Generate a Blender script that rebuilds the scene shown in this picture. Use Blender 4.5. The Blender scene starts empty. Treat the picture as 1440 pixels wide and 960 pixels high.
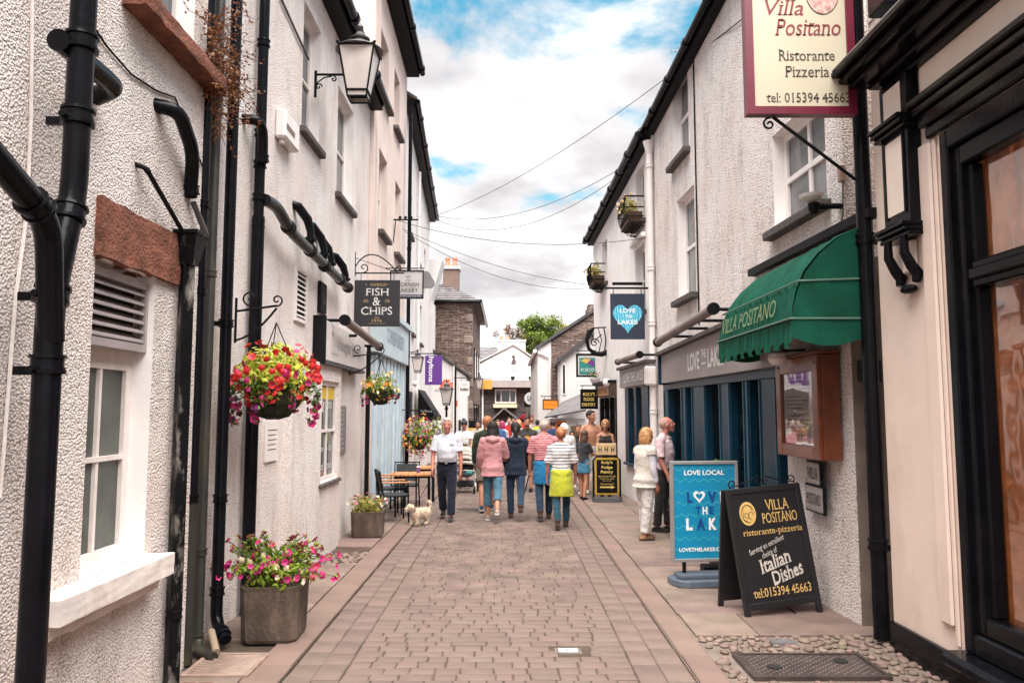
import bpy, bmesh, math, random
from mathutils import Vector, Matrix, Euler, noise
R = math.radians
rnd = random.Random(7)
scene = bpy.context.scene
COL = scene.collection

# ---------------------------------------------------------------- camera
CAM_H, FPX, PITCH, YAW = 1.9, 1080.0, 5.18, -0.21
cam_data = bpy.data.cameras.new('camera')
cam_data.sensor_width = 36.0
cam_data.lens = 27.0
cam_data.clip_start = 0.05
cam_data.clip_end = 2000
cam = bpy.data.objects.new('camera', cam_data)
COL.objects.link(cam)
cam.location = (0, 0, CAM_H)
cam.rotation_euler = (R(90 + PITCH), 0, R(YAW))
scene.camera = cam

# ---------------------------------------------------------------- light, sky, exposure
SUN_EL, SUN_AZ = 70.0, 170.0        # azimuth clockwise from +Y (up the street)
world = bpy.data.worlds.new('World')
scene.world = world
world.use_nodes = True
nt = world.node_tree
nt.nodes.clear()
N = nt.nodes.new
L = nt.links.new
w_out = N('ShaderNodeOutputWorld')
sky = N('ShaderNodeTexSky')
sky.sky_type = 'NISHITA'
sky.sun_disc = False
sky.sun_elevation = R(SUN_EL)
sky.sun_rotation = R(SUN_AZ)
bg1 = N('ShaderNodeBackground')
bg1.inputs['Strength'].default_value = 0.047
tint = N('ShaderNodeMixRGB')
tint.blend_type = 'MULTIPLY'
tint.inputs[0].default_value = 1
tint.inputs[2].default_value = (0.45, 1.45, 1.30, 1)
L(sky.outputs[0], tint.inputs[1])
L(tint.outputs[0], bg1.inputs[0])
bg2 = N('ShaderNodeBackground')
bg2.inputs['Strength'].default_value = 0.345
tc = N('ShaderNodeTexCoord')
sep = N('ShaderNodeSeparateXYZ')
L(tc.outputs['Generated'], sep.inputs[0])
# project the view direction on a cloud layer: (x, y) / (z + 0.25)
addz = N('ShaderNodeMath'); addz.operation = 'ADD'; addz.inputs[1].default_value = 0.22
L(sep.outputs[2], addz.inputs[0])
mx = N('ShaderNodeMath'); mx.operation = 'MAXIMUM'; mx.inputs[1].default_value = 0.05
L(addz.outputs[0], mx.inputs[0])
dx = N('ShaderNodeMath'); dx.operation = 'DIVIDE'
dy = N('ShaderNodeMath'); dy.operation = 'DIVIDE'
L(sep.outputs[0], dx.inputs[0]); L(mx.outputs[0], dx.inputs[1])
L(sep.outputs[1], dy.inputs[0]); L(mx.outputs[0], dy.inputs[1])
cmb = N('ShaderNodeCombineXYZ')
L(dx.outputs[0], cmb.inputs[0]); L(dy.outputs[0], cmb.inputs[1])
cn = N('ShaderNodeTexNoise')
cn.inputs['Scale'].default_value = 3.1
cn.inputs['Detail'].default_value = 7
cn.inputs['Roughness'].default_value = 0.55
cn.inputs['Distortion'].default_value = 0.25
mapn = N('ShaderNodeMapping'); mapn.inputs['Location'].default_value = (3.3, 1.2, 0)
L(cmb.outputs[0], mapn.inputs[0]); L(mapn.outputs[0], cn.inputs['Vector'])
# more cover towards the horizon
zr = N('ShaderNodeMapRange')
zr.inputs['From Min'].default_value = 0.10; zr.inputs['From Max'].default_value = 0.55
zr.inputs['To Min'].default_value = 0.24; zr.inputs['To Max'].default_value = -0.05
L(sep.outputs[2], zr.inputs['Value'])
sm = N('ShaderNodeMath'); sm.operation = 'ADD'
L(cn.outputs[0], sm.inputs[0]); L(zr.outputs[0], sm.inputs[1])
cr = N('ShaderNodeMapRange')
cr.interpolation_type = 'SMOOTHSTEP'
cr.inputs['From Min'].default_value = 0.405; cr.inputs['From Max'].default_value = 0.555
L(sm.outputs[0], cr.inputs['Value'])
cn2 = N('ShaderNodeTexNoise')
cn2.inputs['Scale'].default_value = 2.2
cn2.inputs['Detail'].default_value = 5
L(cmb.outputs[0], cn2.inputs['Vector'])
crr = N('ShaderNodeValToRGB')
crr.color_ramp.elements[0].position = 0.36
crr.color_ramp.elements[0].color = (0.56, 0.54, 0.56, 1)
crr.color_ramp.elements[1].position = 0.58
crr.color_ramp.elements[1].color = (1.0, 0.975, 0.98, 1)
L(cn2.outputs[0], crr.inputs[0])
L(crr.outputs[0], bg2.inputs[0])
mxs = N('ShaderNodeMixShader')
L(cr.outputs[0], mxs.inputs[0]); L(bg1.outputs[0], mxs.inputs[1]); L(bg2.outputs[0], mxs.inputs[2])
L(mxs.outputs[0], w_out.inputs[0])

sun_d = bpy.data.lights.new('sun', 'SUN')
sun_d.energy = 3.9
sun_d.angle = R(78)
sun_d.color = (1.0, 0.93, 0.86)
sun = bpy.data.objects.new('sun', sun_d)
COL.objects.link(sun)
az = R(SUN_AZ)
sdir = Vector((math.sin(az) * math.cos(R(SUN_EL)), math.cos(az) * math.cos(R(SUN_EL)), math.sin(R(SUN_EL))))
sun.rotation_euler = sdir.to_track_quat('Z', 'Y').to_euler()
sun.location = (0, 0, 30)
scene.view_settings.view_transform = 'Standard'
scene.view_settings.look = 'None'
scene.view_settings.gamma = 1
scene.view_settings.exposure = 1.9
scene.cycles.max_bounces = 7
scene.cycles.diffuse_bounces = 4
scene.cycles.glossy_bounces = 3
scene.cycles.transparent_max_bounces = 8
scene.cycles.caustics_reflective = False
scene.cycles.caustics_refractive = False

# ---------------------------------------------------------------- measuring helpers
_rot = cam.rotation_euler.to_matrix()
def ray(px, py):
    """direction in the world of a measured point of the 1440 x 960 photograph"""
    return _rot @ Vector(((px - 720) / FPX, (480 - py) / FPX, -1))
def ground(px, py, z=0.0):
    d = ray(px, py); t = (z - CAM_H) / d.z
    return Vector((d.x * t, d.y * t, z))
def on_x(px, py, X):
    d = ray(px, py); t = X / d.x
    return Vector((X, d.y * t, CAM_H + d.z * t))
def on_y(px, py, Y):
    d = ray(px, py); t = Y / d.y
    return Vector((d.x * t, Y, CAM_H + d.z * t))

# ---------------------------------------------------------------- materials
def srgb(h, k=1.0):
    h = h.lstrip('#')
    out = []
    for i in (0, 2, 4):
        c = int(h[i:i + 2], 16) / 255
        c = c / 12.92 if c <= 0.04045 else ((c + 0.055) / 1.055) ** 2.4
        out.append(min(1, c * k))
    return tuple(out) + (1,)
MATS = {}
def new_mat(name):
    m = bpy.data.materials.new(name)
    m.use_nodes = True
    MATS[name] = m
    t = m.node_tree
    return m, t, t.nodes['Principled BSDF']
def mat(name, col, rough=0.6, var=0.12, vscale=3.0, bump=0.0, bscale=40.0, metal=0.0, spec=0.5, coat=0.0,
        objvar=0.0, island=0.0, sheen=0.0, dirt=0.0, dirtcol=(0.12, 0.09, 0.07, 1), dscale=1.5, vdetail=4):
    if name in MATS: return MATS[name]
    if isinstance(col, str): col = srgb(col)
    m, t, b = new_mat(name)
    n, l = t.nodes.new, t.links.new
    c = n('ShaderNodeTexCoord')
    cur = None
    rgb = n('ShaderNodeRGB'); rgb.outputs[0].default_value = col
    cur = rgb.outputs[0]
    if var > 0:
        no = n('ShaderNodeTexNoise'); no.inputs['Scale'].default_value = vscale; no.inputs['Detail'].default_value = vdetail
        l(c.outputs['Object'], no.inputs['Vector'])
        mr = n('ShaderNodeMapRange'); mr.inputs['From Min'].default_value = 0.3; mr.inputs['From Max'].default_value = 0.7
        mr.inputs['To Min'].default_value = 1 - var; mr.inputs['To Max'].default_value = 1 + var
        l(no.outputs[0], mr.inputs['Value'])
        mm = n('ShaderNodeVectorMath'); mm.operation = 'SCALE'
        l(cur, mm.inputs[0]); l(mr.outputs[0], mm.inputs['Scale']); cur = mm.outputs[0]
    if objvar or island:
        oi = n('ShaderNodeObjectInfo'); ge = n('ShaderNodeNewGeometry')
        ad = n('ShaderNodeMath'); ad.operation = 'ADD'
        l(oi.outputs['Random'], ad.inputs[0]); l(ge.outputs['Random Per Island'], ad.inputs[1])
        fr = n('ShaderNodeMath'); fr.operation = 'FRACT'; l(ad.outputs[0], fr.inputs[0])
        a = max(objvar, island)
        mr = n('ShaderNodeMapRange'); mr.inputs['To Min'].default_value = 1 - a; mr.inputs['To Max'].default_value = 1 + a
        l(fr.outputs[0], mr.inputs['Value'])
        mm = n('ShaderNodeVectorMath'); mm.operation = 'SCALE'
        l(cur, mm.inputs[0]); l(mr.outputs[0], mm.inputs['Scale']); cur = mm.outputs[0]
        m2 = n('ShaderNodeMath'); m2.operation = 'MULTIPLY'; m2.inputs[1].default_value = 7.31; l(fr.outputs[0], m2.inputs[0])
        f2 = n('ShaderNodeMath'); f2.operation = 'FRACT'; l(m2.outputs[0], f2.inputs[0])
        hs = n('ShaderNodeHueSaturation')
        mr2 = n('ShaderNodeMapRange'); mr2.inputs['To Min'].default_value = 0.5 - 0.12 * a; mr2.inputs['To Max'].default_value = 0.5 + 0.12 * a
        l(f2.outputs[0], mr2.inputs['Value']); l(mr2.outputs[0], hs.inputs['Hue']); l(cur, hs.inputs['Color']); cur = hs.outputs[0]
    if dirt:
        no = n('ShaderNodeTexNoise'); no.inputs['Scale'].default_value = dscale; no.inputs['Detail'].default_value = 9; no.inputs['Roughness'].default_value = 0.68
        mp = n('ShaderNodeMapping'); mp.inputs['Scale'].default_value = (1, 1, 0.35)
        l(c.outputs['Object'], mp.inputs[0]); l(mp.outputs[0], no.inputs['Vector'])
        mr = n('ShaderNodeMapRange'); mr.inputs['From Min'].default_value = 0.52; mr.inputs['From Max'].default_value = 0.78
        mr.inputs['To Max'].default_value = dirt
        l(no.outputs[0], mr.inputs['Value'])
        mi = n('ShaderNodeMixRGB'); l(mr.outputs[0], mi.inputs[0]); l(cur, mi.inputs[1]); mi.inputs[2].default_value = dirtcol; cur = mi.outputs[0]
    l(cur, b.inputs['Base Color'])
    b.inputs['Roughness'].default_value = rough
    b.inputs['Metallic'].default_value = metal
    b.inputs['Specular IOR Level'].default_value = spec
    b.inputs['Coat Weight'].default_value = coat
    b.inputs['Sheen Weight'].default_value = sheen
    if bump:
        no = n('ShaderNodeTexNoise'); no.inputs['Scale'].default_value = bscale; no.inputs['Detail'].default_value = 3
        l(c.outputs['Object'], no.inputs['Vector'])
        bp = n('ShaderNodeBump'); bp.inputs['Strength'].default_value = 0.8; bp.inputs['Distance'].default_value = bump
        l(no.outputs[0], bp.inputs['Height']); l(bp.outputs[0], b.inputs['Normal'])
    return m

def pebbledash(name, col, scale=70.0, depth=0.011, dirt=0.25, strength=1.0, dirtcol=(0.20, 0.13, 0.10, 1), speck=0.45):
    if name in MATS: return MATS[name]
    m, t, b = new_mat(name)
    n, l = t.nodes.new, t.links.new
    c = n('ShaderNodeTexCoord')
    wn = n('ShaderNodeTexNoise'); wn.inputs['Scale'].default_value = scale * 0.5; wn.inputs['Detail'].default_value = 2
    l(c.outputs['Object'], wn.inputs['Vector'])
    ws = n('ShaderNodeVectorMath'); ws.operation = 'MULTIPLY_ADD'
    ws.inputs[1].default_value = (0.012,) * 3
    l(wn.outputs['Color'], ws.inputs[0]); l(c.outputs['Object'], ws.inputs[2])
    vo = n('ShaderNodeTexVoronoi'); vo.feature = 'SMOOTH_F1'; vo.inputs['Scale'].default_value = scale
    vo.inputs['Smoothness'].default_value = 0.2; vo.inputs['Randomness'].default_value = 1
    l(ws.outputs[0], vo.inputs['Vector'])
    inv = n('ShaderNodeMath'); inv.operation = 'SUBTRACT'; inv.inputs[0].default_value = 1.0; l(vo.outputs['Distance'], inv.inputs[1])
    big = n('ShaderNodeTexNoise'); big.inputs['Scale'].default_value = 9; big.inputs['Detail'].default_value = 5
    l(c.outputs['Object'], big.inputs['Vector'])
    su = n('ShaderNodeMath'); su.operation = 'MULTIPLY_ADD'; su.inputs[1].default_value = 1.1
    l(big.outputs[0], su.inputs[0]); l(inv.outputs[0], su.inputs[2])
    fn = n('ShaderNodeTexNoise'); fn.inputs['Scale'].default_value = scale * 2.6; fn.inputs['Detail'].default_value = 2
    l(c.outputs['Object'], fn.inputs['Vector'])
    su2 = n('ShaderNodeMath'); su2.operation = 'MULTIPLY_ADD'; su2.inputs[1].default_value = 0.6
    l(fn.outputs[0], su2.inputs[0]); l(su.outputs[0], su2.inputs[2])
    bp = n('ShaderNodeBump'); bp.inputs['Strength'].default_value = strength; bp.inputs['Distance'].default_value = depth
    l(su2.outputs[0], bp.inputs['Height']); l(bp.outputs[0], b.inputs['Normal'])
    # vertical grime streaks and blotches; gaps between the stones of the dash coloured darker
    mp = n('ShaderNodeMapping'); mp.inputs['Scale'].default_value = (1.3, 1.3, 0.4)
    l(c.outputs['Object'], mp.inputs[0])
    dn = n('ShaderNodeTexNoise'); dn.inputs['Scale'].default_value = 2.1; dn.inputs['Detail'].default_value = 10; dn.inputs['Roughness'].default_value = 0.7
    l(mp.outputs[0], dn.inputs['Vector'])
    mr = n('ShaderNodeMapRange'); mr.inputs['From Min'].default_value = 0.52; mr.inputs['From Max'].default_value = 0.68; mr.inputs['To Max'].default_value = dirt
    l(dn.outputs[0], mr.inputs['Value'])
    pn = n('ShaderNodeTexNoise'); pn.inputs['Scale'].default_value = 1.1; pn.inputs['Detail'].default_value = 6; l(c.outputs['Object'], pn.inputs['Vector'])
    pr = n('ShaderNodeMapRange'); pr.inputs['From Min'].default_value = .38; pr.inputs['From Max'].default_value = .62; l(pn.outputs[0], pr.inputs['Value'])
    pm = n('ShaderNodeMixRGB'); pm.inputs[1].default_value = col; pm.inputs[2].default_value = (col[0] * .94, col[1] * .885, col[2] * .86, 1); l(pr.outputs[0], pm.inputs[0])
    mi = n('ShaderNodeMixRGB'); l(mr.outputs[0], mi.inputs[0]); l(pm.outputs[0], mi.inputs[1]); mi.inputs[2].default_value = dirtcol
    cv = n('ShaderNodeMapRange'); cv.inputs['From Min'].default_value = 0.42; cv.inputs['From Max'].default_value = 0.80; cv.inputs['To Max'].default_value = speck
    l(vo.outputs['Distance'], cv.inputs['Value'])
    mu = n('ShaderNodeMath'); mu.operation = 'MULTIPLY'
    mr3 = n('ShaderNodeMapRange'); mr3.inputs['From Min'].default_value = 0.35; mr3.inputs['From Max'].default_value = 0.65; mr3.inputs['To Min'].default_value = 0.35
    l(dn.outputs[0], mr3.inputs['Value']); l(cv.outputs[0], mu.inputs[0]); l(mr3.outputs[0], mu.inputs[1])
    m2 = n('ShaderNodeMixRGB'); l(mu.outputs[0], m2.inputs[0]); l(mi.outputs[0], m2.inputs[1]); m2.inputs[2].default_value = dirtcol
    l(m2.outputs[0], b.inputs['Base Color'])
    b.inputs['Roughness'].default_value = 0.85
    b.inputs['Specular IOR Level'].default_value = 0.25
    return m

def stone_wall(name, c1, c2, cm, sx=0.34, sz=0.10):
    """coursed rubble: brick texture on (u, z) with relief"""
    if name in MATS: return MATS[name]
    m, t, b = new_mat(name)
    n, l = t.nodes.new, t.links.new
    c = n('ShaderNodeTexCoord')
    s = n('ShaderNodeSeparateXYZ'); l(c.outputs['Object'], s.inputs[0])
    ad = n('ShaderNodeMath'); ad.operation = 'ADD'; l(s.outputs[0], ad.inputs[0]); l(s.outputs[1], ad.inputs[1])
    cb = n('ShaderNodeCombineXYZ'); l(ad.outputs[0], cb.inputs[0]); l(s.outputs[2], cb.inputs[1])
    wn = n('ShaderNodeTexNoise'); wn.inputs['Scale'].default_value = 5; wn.inputs['Detail'].default_value = 3
    l(c.outputs['Object'], wn.inputs['Vector'])
    ws = n('ShaderNodeVectorMath'); ws.operation = 'MULTIPLY_ADD'; ws.inputs[1].default_value = (0.10,) * 3
    l(wn.outputs['Color'], ws.inputs[0]); l(cb.outputs[0], ws.inputs[2])
    br = n('ShaderNodeTexBrick')
    br.inputs['Scale'].default_value = 1
    br.inputs['Brick Width'].default_value = sx; br.inputs['Row Height'].default_value = sz
    br.inputs['Mortar Size'].default_value = 0.012; br.inputs['Mortar Smooth'].default_value = 0.3
    br.inputs['Color1'].default_value = srgb(c1); br.inputs['Color2'].default_value = srgb(c2); br.inputs['Mortar'].default_value = srgb(cm)
    l(ws.outputs[0], br.inputs['Vector'])
    no = n('ShaderNodeTexNoise'); no.inputs['Scale'].default_value = 7; no.inputs['Detail'].default_value = 6
    l(c.outputs['Object'], no.inputs['Vector'])
    mr = n('ShaderNodeMapRange'); mr.inputs['From Min'].default_value = .3; mr.inputs['From Max'].default_value = .7; mr.inputs['To Min'].default_value = .6; mr.inputs['To Max'].default_value = 1.45
    l(no.outputs[0], mr.inputs['Value'])
    mm = n('ShaderNodeVectorMath'); mm.operation = 'SCALE'; l(br.outputs[0], mm.inputs[0]); l(mr.outputs[0], mm.inputs['Scale'])
    l(mm.outputs[0], b.inputs['Base Color'])
    b.inputs['Roughness'].default_value = 0.85
    iv = n('ShaderNodeMath'); iv.operation = 'MULTIPLY_ADD'; iv.inputs[1].default_value = -1; l(br.outputs['Fac'], iv.inputs[0]); l(no.outputs[0], iv.inputs[2])
    bp = n('ShaderNodeBump'); bp.inputs['Distance'].default_value = 0.03; l(iv.outputs[0], bp.inputs['Height']); l(bp.outputs[0], b.inputs['Normal'])
    return m

def glass_mat(name, tintc=(0.8, 0.82, 0.82, 1), refl=0.10):
    m, t, b = new_mat(name)
    n, l = t.nodes.new, t.links.new
    t.nodes.remove(b)
    out = t.nodes['Material Output']
    gl = n('ShaderNodeBsdfGlossy'); gl.inputs['Roughness'].default_value = 0.03
    tr = n('ShaderNodeBsdfTransparent'); tr.inputs[0].default_value = tintc
    fr = n('ShaderNodeFresnel'); fr.inputs['IOR'].default_value = 1.5
    ad = n('ShaderNodeMath'); ad.operation = 'ADD'; ad.inputs[1].default_value = refl; ad.use_clamp = True
    l(fr.outputs[0], ad.inputs[0])
    c = n('ShaderNodeTexCoord'); no = n('ShaderNodeTexNoise'); no.inputs['Scale'].default_value = 2.2
    l(c.outputs['Object'], no.inputs['Vector'])
    bp = n('ShaderNodeBump'); bp.inputs['Distance'].default_value = 0.004; l(no.outputs[0], bp.inputs['Height']); l(bp.outputs[0], gl.inputs['Normal'])
    mx = n('ShaderNodeMixShader')
    ge = n('ShaderNodeNewGeometry'); nb_ = n('ShaderNodeMath'); nb_.operation = 'SUBTRACT'; nb_.inputs[0].default_value = 1; l(ge.outputs['Backfacing'], nb_.inputs[1])
    mb_ = n('ShaderNodeMath'); mb_.operation = 'MULTIPLY'; l(ad.outputs[0], mb_.inputs[0]); l(nb_.outputs[0], mb_.inputs[1])
    l(mb_.outputs[0], mx.inputs[0]); l(tr.outputs[0], mx.inputs[1]); l(gl.outputs[0], mx.inputs[2])
    l(mx.outputs[0], out.inputs[0])
    return m

def stripe_mat(name, ca, cb, period, frac, axis=2, rough=0.85, wob=0.004):
    m, t, b = new_mat(name)
    n, l = t.nodes.new, t.links.new
    c = n('ShaderNodeTexCoord'); s = n('ShaderNodeSeparateXYZ'); l(c.outputs['Object'], s.inputs[0])
    no = n('ShaderNodeTexNoise'); no.inputs['Scale'].default_value = 7; l(c.outputs['Object'], no.inputs['Vector'])
    ad = n('ShaderNodeMath'); ad.operation = 'MULTIPLY_ADD'; ad.inputs[1].default_value = wob * 4; l(no.outputs[0], ad.inputs[0]); l(s.outputs[axis], ad.inputs[2])
    mo = n('ShaderNodeMath'); mo.operation = 'PINGPONG'; mo.inputs[1].default_value = period / 2; l(ad.outputs[0], mo.inputs[0])
    gt = n('ShaderNodeMath'); gt.operation = 'GREATER_THAN'; gt.inputs[1].default_value = period / 2 * frac; l(mo.outputs[0], gt.inputs[0])
    mi = n('ShaderNodeMixRGB'); l(gt.outputs[0], mi.inputs[0]); mi.inputs[1].default_value = srgb(ca); mi.inputs[2].default_value = srgb(cb)
    l(mi.outputs[0], b.inputs['Base Color']); b.inputs['Roughness'].default_value = rough
    return m

def leaf_mat(name, c1, c2, rough=0.5):
    if name in MATS: return MATS[name]
    m, t, b = new_mat(name)
    n, l = t.nodes.new, t.links.new
    ge = n('ShaderNodeNewGeometry'); c = n('ShaderNodeTexCoord')
    no = n('ShaderNodeTexNoise'); no.inputs['Scale'].default_value = 1.3; l(c.outputs['Object'], no.inputs['Vector'])
    ad = n('ShaderNodeMath'); ad.operation = 'MULTIPLY_ADD'; ad.inputs[1].default_value = 0.7; l(ge.outputs['Random Per Island'], ad.inputs[0]); 
    sb = n('ShaderNodeMath'); sb.operation = 'SUBTRACT'; sb.inputs[1].default_value = 0.2; l(no.outputs[0], sb.inputs[0]); l(sb.outputs[0], ad.inputs[2])
    mi = n('ShaderNodeMixRGB'); l(ad.outputs[0], mi.inputs[0]); mi.inputs[1].default_value = srgb(c1); mi.inputs[2].default_value = srgb(c2); mi.use_clamp = True
    l(mi.outputs[0], b.inputs['Base Color']); b.inputs['Roughness'].default_value = rough
    b.inputs['Subsurface Weight'].default_value = 0.0
    tl = n('ShaderNodeBsdfTranslucent'); l(mi.outputs[0], tl.inputs[0])
    mx = n('ShaderNodeMixShader'); mx.inputs[0].default_value = 0.3
    l(b.outputs[0], mx.inputs[1]); l(tl.outputs[0], mx.inputs[2]); l(mx.outputs[0], t.nodes['Material Output'].inputs[0])
    return m

# ---------------------------------------------------------------- objects
WM = {}                                   # world matrix of every Empty or part we make
def tag(o, label=None, cat=None, group=None, kind=None):
    if label: o['label'] = label
    if cat: o['category'] = cat
    if group: o['group'] = group
    if kind: o['kind'] = kind
    return o
def thing(name, label, cat, loc=(0, 0, 0), rz=0.0, group=None, rot=None):
    o = bpy.data.objects.new(name, None)
    o.empty_display_size = 0.1
    COL.objects.link(o)
    o.location = loc
    o.rotation_euler = rot if rot else (0, 0, rz)
    WM[o.name] = Matrix.Translation(Vector(loc)) @ o.rotation_euler.to_matrix().to_4x4()
    tag(o, label, cat, group)
    return o
def copy_tree(o, parent=None, loc=None, rz=None, label=None):
    c = o.copy()
    COL.objects.link(c)
    if parent: c.parent = parent
    if loc is not None: c.location = loc
    if rz is not None: c.rotation_euler = (0, 0, rz)
    if label: c['label'] = label
    for ch in [k for k in KIDS.get(o.name, [])]:
        k = copy_tree(bpy.data.objects[ch], c)
        KIDS.setdefault(c.name, []).append(k.name)
    WM[c.name] = WM.get(o.name, Matrix())
    return c
KIDS = {}

class MB:
    """collects faces; build() links them as one mesh object"""
    def __init__(s):
        s.v = []; s.f = []; s.m = Matrix(); s.mi = []; s.cur = 0
    def add(s, vs, fs):
        b = len(s.v)
        s.v += [tuple(s.m @ Vector(p)) for p in vs]
        s.f += [tuple(i + b for i in f) for f in fs]
        s.mi += [s.cur] * len(fs)
        return s
    def box(s, x0, x1, y0, y1, z0, z1, ch=0.0):
        if x0 > x1: x0, x1 = x1, x0
        if y0 > y1: y0, y1 = y1, y0
        if z0 > z1: z0, z1 = z1, z0
        if ch <= 0:
            v = [(x0, y0, z0), (x1, y0, z0), (x1, y1, z0), (x0, y1, z0), (x0, y0, z1), (x1, y0, z1), (x1, y1, z1), (x0, y1, z1)]
            return s.add(v, [(0, 3, 2, 1), (4, 5, 6, 7), (0, 1, 5, 4), (1, 2, 6, 5), (2, 3, 7, 6), (3, 0, 4, 7)])
        c = min(ch, (x1 - x0) * .45, (y1 - y0) * .45, (z1 - z0) * .45)
        bm = bmesh.new(); bmesh.ops.create_cube(bm, size=1)
        for q in bm.verts:
            q.co = Vector(((x0 + x1) / 2 + q.co.x * (x1 - x0), (y0 + y1) / 2 + q.co.y * (y1 - y0), (z0 + z1) / 2 + q.co.z * (z1 - z0)))
        bmesh.ops.bevel(bm, geom=bm.edges[:], offset=c, segments=1, affect='EDGES', profile=0.5)
        s.addbm(bm); return s
    def addbm(s, bm):
        bm.verts.index_update()
        s.add([v.co[:] for v in bm.verts], [tuple(v.index for v in f.verts) for f in bm.faces])
        bm.free()
    def prism(s, poly, z0, z1):
        """poly in xy, extruded in z"""
        n = len(poly)
        a = sum(poly[i][0] * poly[(i + 1) % n][1] - poly[(i + 1) % n][0] * poly[i][1] for i in range(n))
        if a < 0: poly = poly[::-1]
        v = [(x, y, z0) for x, y in poly] + [(x, y, z1) for x, y in poly]
        f = [tuple(range(n - 1, -1, -1)), tuple(range(n, 2 * n))] + [(i, (i + 1) % n, (i + 1) % n + n, i + n) for i in range(n)]
        return s.add(v, f)
    def hexa(s, a, b):
        """box between two quads a (4 pts) and b (4 pts)"""
        return s.add(list(a) + list(b), [(3, 2, 1, 0), (4, 5, 6, 7)] + [(i, (i + 1) % 4, (i + 1) % 4 + 4, i + 4) for i in range(4)])
    def tube(s, pts, r, n=10, cap=True, round_=False, flat=None):
        """swept tube. r: number, list of numbers or list of (ra, rb)"""
        pts = [Vector(p) for p in pts]
        k = len(pts)
        rs = r if isinstance(r, (list, tuple)) else [r] * k
        tang = []
        for i in range(k):
            a = pts[max(i - 1, 0)]; b = pts[min(i + 1, k - 1)]
            d = (b - a); tang.append(d.normalized() if d.length > 1e-9 else Vector((0, 0, 1)))
        if flat is not None: up = Vector(flat)
        else: up = Vector((0, 1, 0)) if abs(tang[0].z) > 0.8 else Vector((0, 0, 1))
        side = tang[0].cross(up)
        if side.length < 1e-6: side = tang[0].cross(Vector((1, 0, 0)))
        side.normalize()
        rings = []; vs = []; fs = []
        def ring(c, t, sd, ra, rb):
            fw = t.cross(sd).normalized()
            base = len(vs)
            for j in range(n):
                a = 2 * math.pi * j / n
                vs.append(c + sd * math.cos(a) * ra + fw * math.sin(a) * rb)
            rings.append(base)
        def rr(q): return q if isinstance(q, (tuple, list)) else (q, q)
        for i in range(k):
            t = tang[i]
            side = side - t * side.dot(t)
            if side.length < 1e-6: side = Vector((1, 0, 0))
            side.normalize()
            ra, rb = rr(rs[i])
            if round_ and i == 0:
                for q in (0.95, 0.7):
                    ring(pts[0] - t * ((ra + rb) / 2) * q, t, side, ra * math.sqrt(1 - q * q), rb * math.sqrt(1 - q * q))
            ring(pts[i], t, side, ra, rb)
            if round_ and i == k - 1:
                for q in (0.7, 0.95):
                    ring(pts[i] + t * ((ra + rb) / 2) * q, t, side, ra * math.sqrt(1 - q * q), rb * math.sqrt(1 - q * q))
        for a, b in zip(rings, rings[1:]):
            for j in range(n):
                j2 = (j + 1) % n
                fs.append((a + j, a + j2, b + j2, b + j))
        if cap:
            fs.append(tuple(range(rings[0] + n - 1, rings[0] - 1, -1)))
            fs.append(tuple(range(rings[-1], rings[-1] + n)))
        return s.add(vs, fs)
    def lathe(s, prof, c=(0, 0, 0), n=16, axis='z', cap=True):
        vs = []; fs = []
        for r_, z in prof:
            for j in range(n):
                a = 2 * math.pi * j / n
                p = (r_ * math.cos(a), r_ * math.sin(a), z)
                if axis == 'x': p = (p[2], p[0], p[1])
                if axis == 'y': p = (p[0], p[2], p[1])
                vs.append((p[0] + c[0], p[1] + c[1], p[2] + c[2]))
        for i in range(len(prof) - 1):
            for j in range(n):
                j2 = (j + 1) % n
                q = (i * n + j, i * n + j2, (i + 1) * n + j2, (i + 1) * n + j)
                fs.append(q[::-1] if axis == 'y' else q)
        if cap:
            fs.append(tuple(range(n - 1, -1, -1))); fs.append(tuple(range((len(prof) - 1) * n, len(prof) * n)))
        return s.add(vs, fs)
    def ball(s, c, r, n=12, m=8):
        rx, ry, rz_ = r if isinstance(r, (tuple, list)) else (r, r, r)
        vs = [(c[0], c[1], c[2] - rz_)]; fs = []
        for i in range(1, m):
            ph = -math.pi / 2 + math.pi * i / m
            for j in range(n):
                a = 2 * math.pi * j / n
                vs.append((c[0] + rx * math.cos(ph) * math.cos(a), c[1] + ry * math.cos(ph) * math.sin(a), c[2] + rz_ * math.sin(ph)))
        vs.append((c[0], c[1], c[2] + rz_))
        for j in range(n): fs.append((0, 1 + (j + 1) % n, 1 + j))
        for i in range(m - 2):
            for j in range(n):
                a = 1 + i * n; fs.append((a + j, a + (j + 1) % n, a + n + (j + 1) % n, a + n + j))
        a = 1 + (m - 2) * n
        for j in range(n): fs.append((a + j, a + (j + 1) % n, len(vs) - 1))
        return s.add(vs, fs)
    def build(s, name, material, parent=None, label=None, world=True, smooth=False, bevel=0, kind=None, cat=None, group=None):
        me = bpy.data.meshes.new(name)
        vs = s.v
        if parent is not None and world:
            inv = WM[parent.name].inverted()
            if inv != Matrix(): vs = [tuple(inv @ Vector(p)) for p in vs]
        me.from_pydata(vs, [], s.f)
        ms = material if isinstance(material, (list, tuple)) else [material]
        for m_ in ms: me.materials.append(m_)
        if len(ms) > 1: me.polygons.foreach_set('material_index', s.mi)
        if smooth:
            me.polygons.foreach_set('use_smooth', [True] * len(me.polygons))
            if smooth != 'all': me.set_sharp_from_angle(angle=R(38))
        o = bpy.data.objects.new(name, me)
        COL.objects.link(o)
        if parent is not None:
            o.parent = parent
            WM[o.name] = WM[parent.name]
            KIDS.setdefault(parent.name, []).append(o.name)
        else: WM[o.name] = Matrix()
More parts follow.
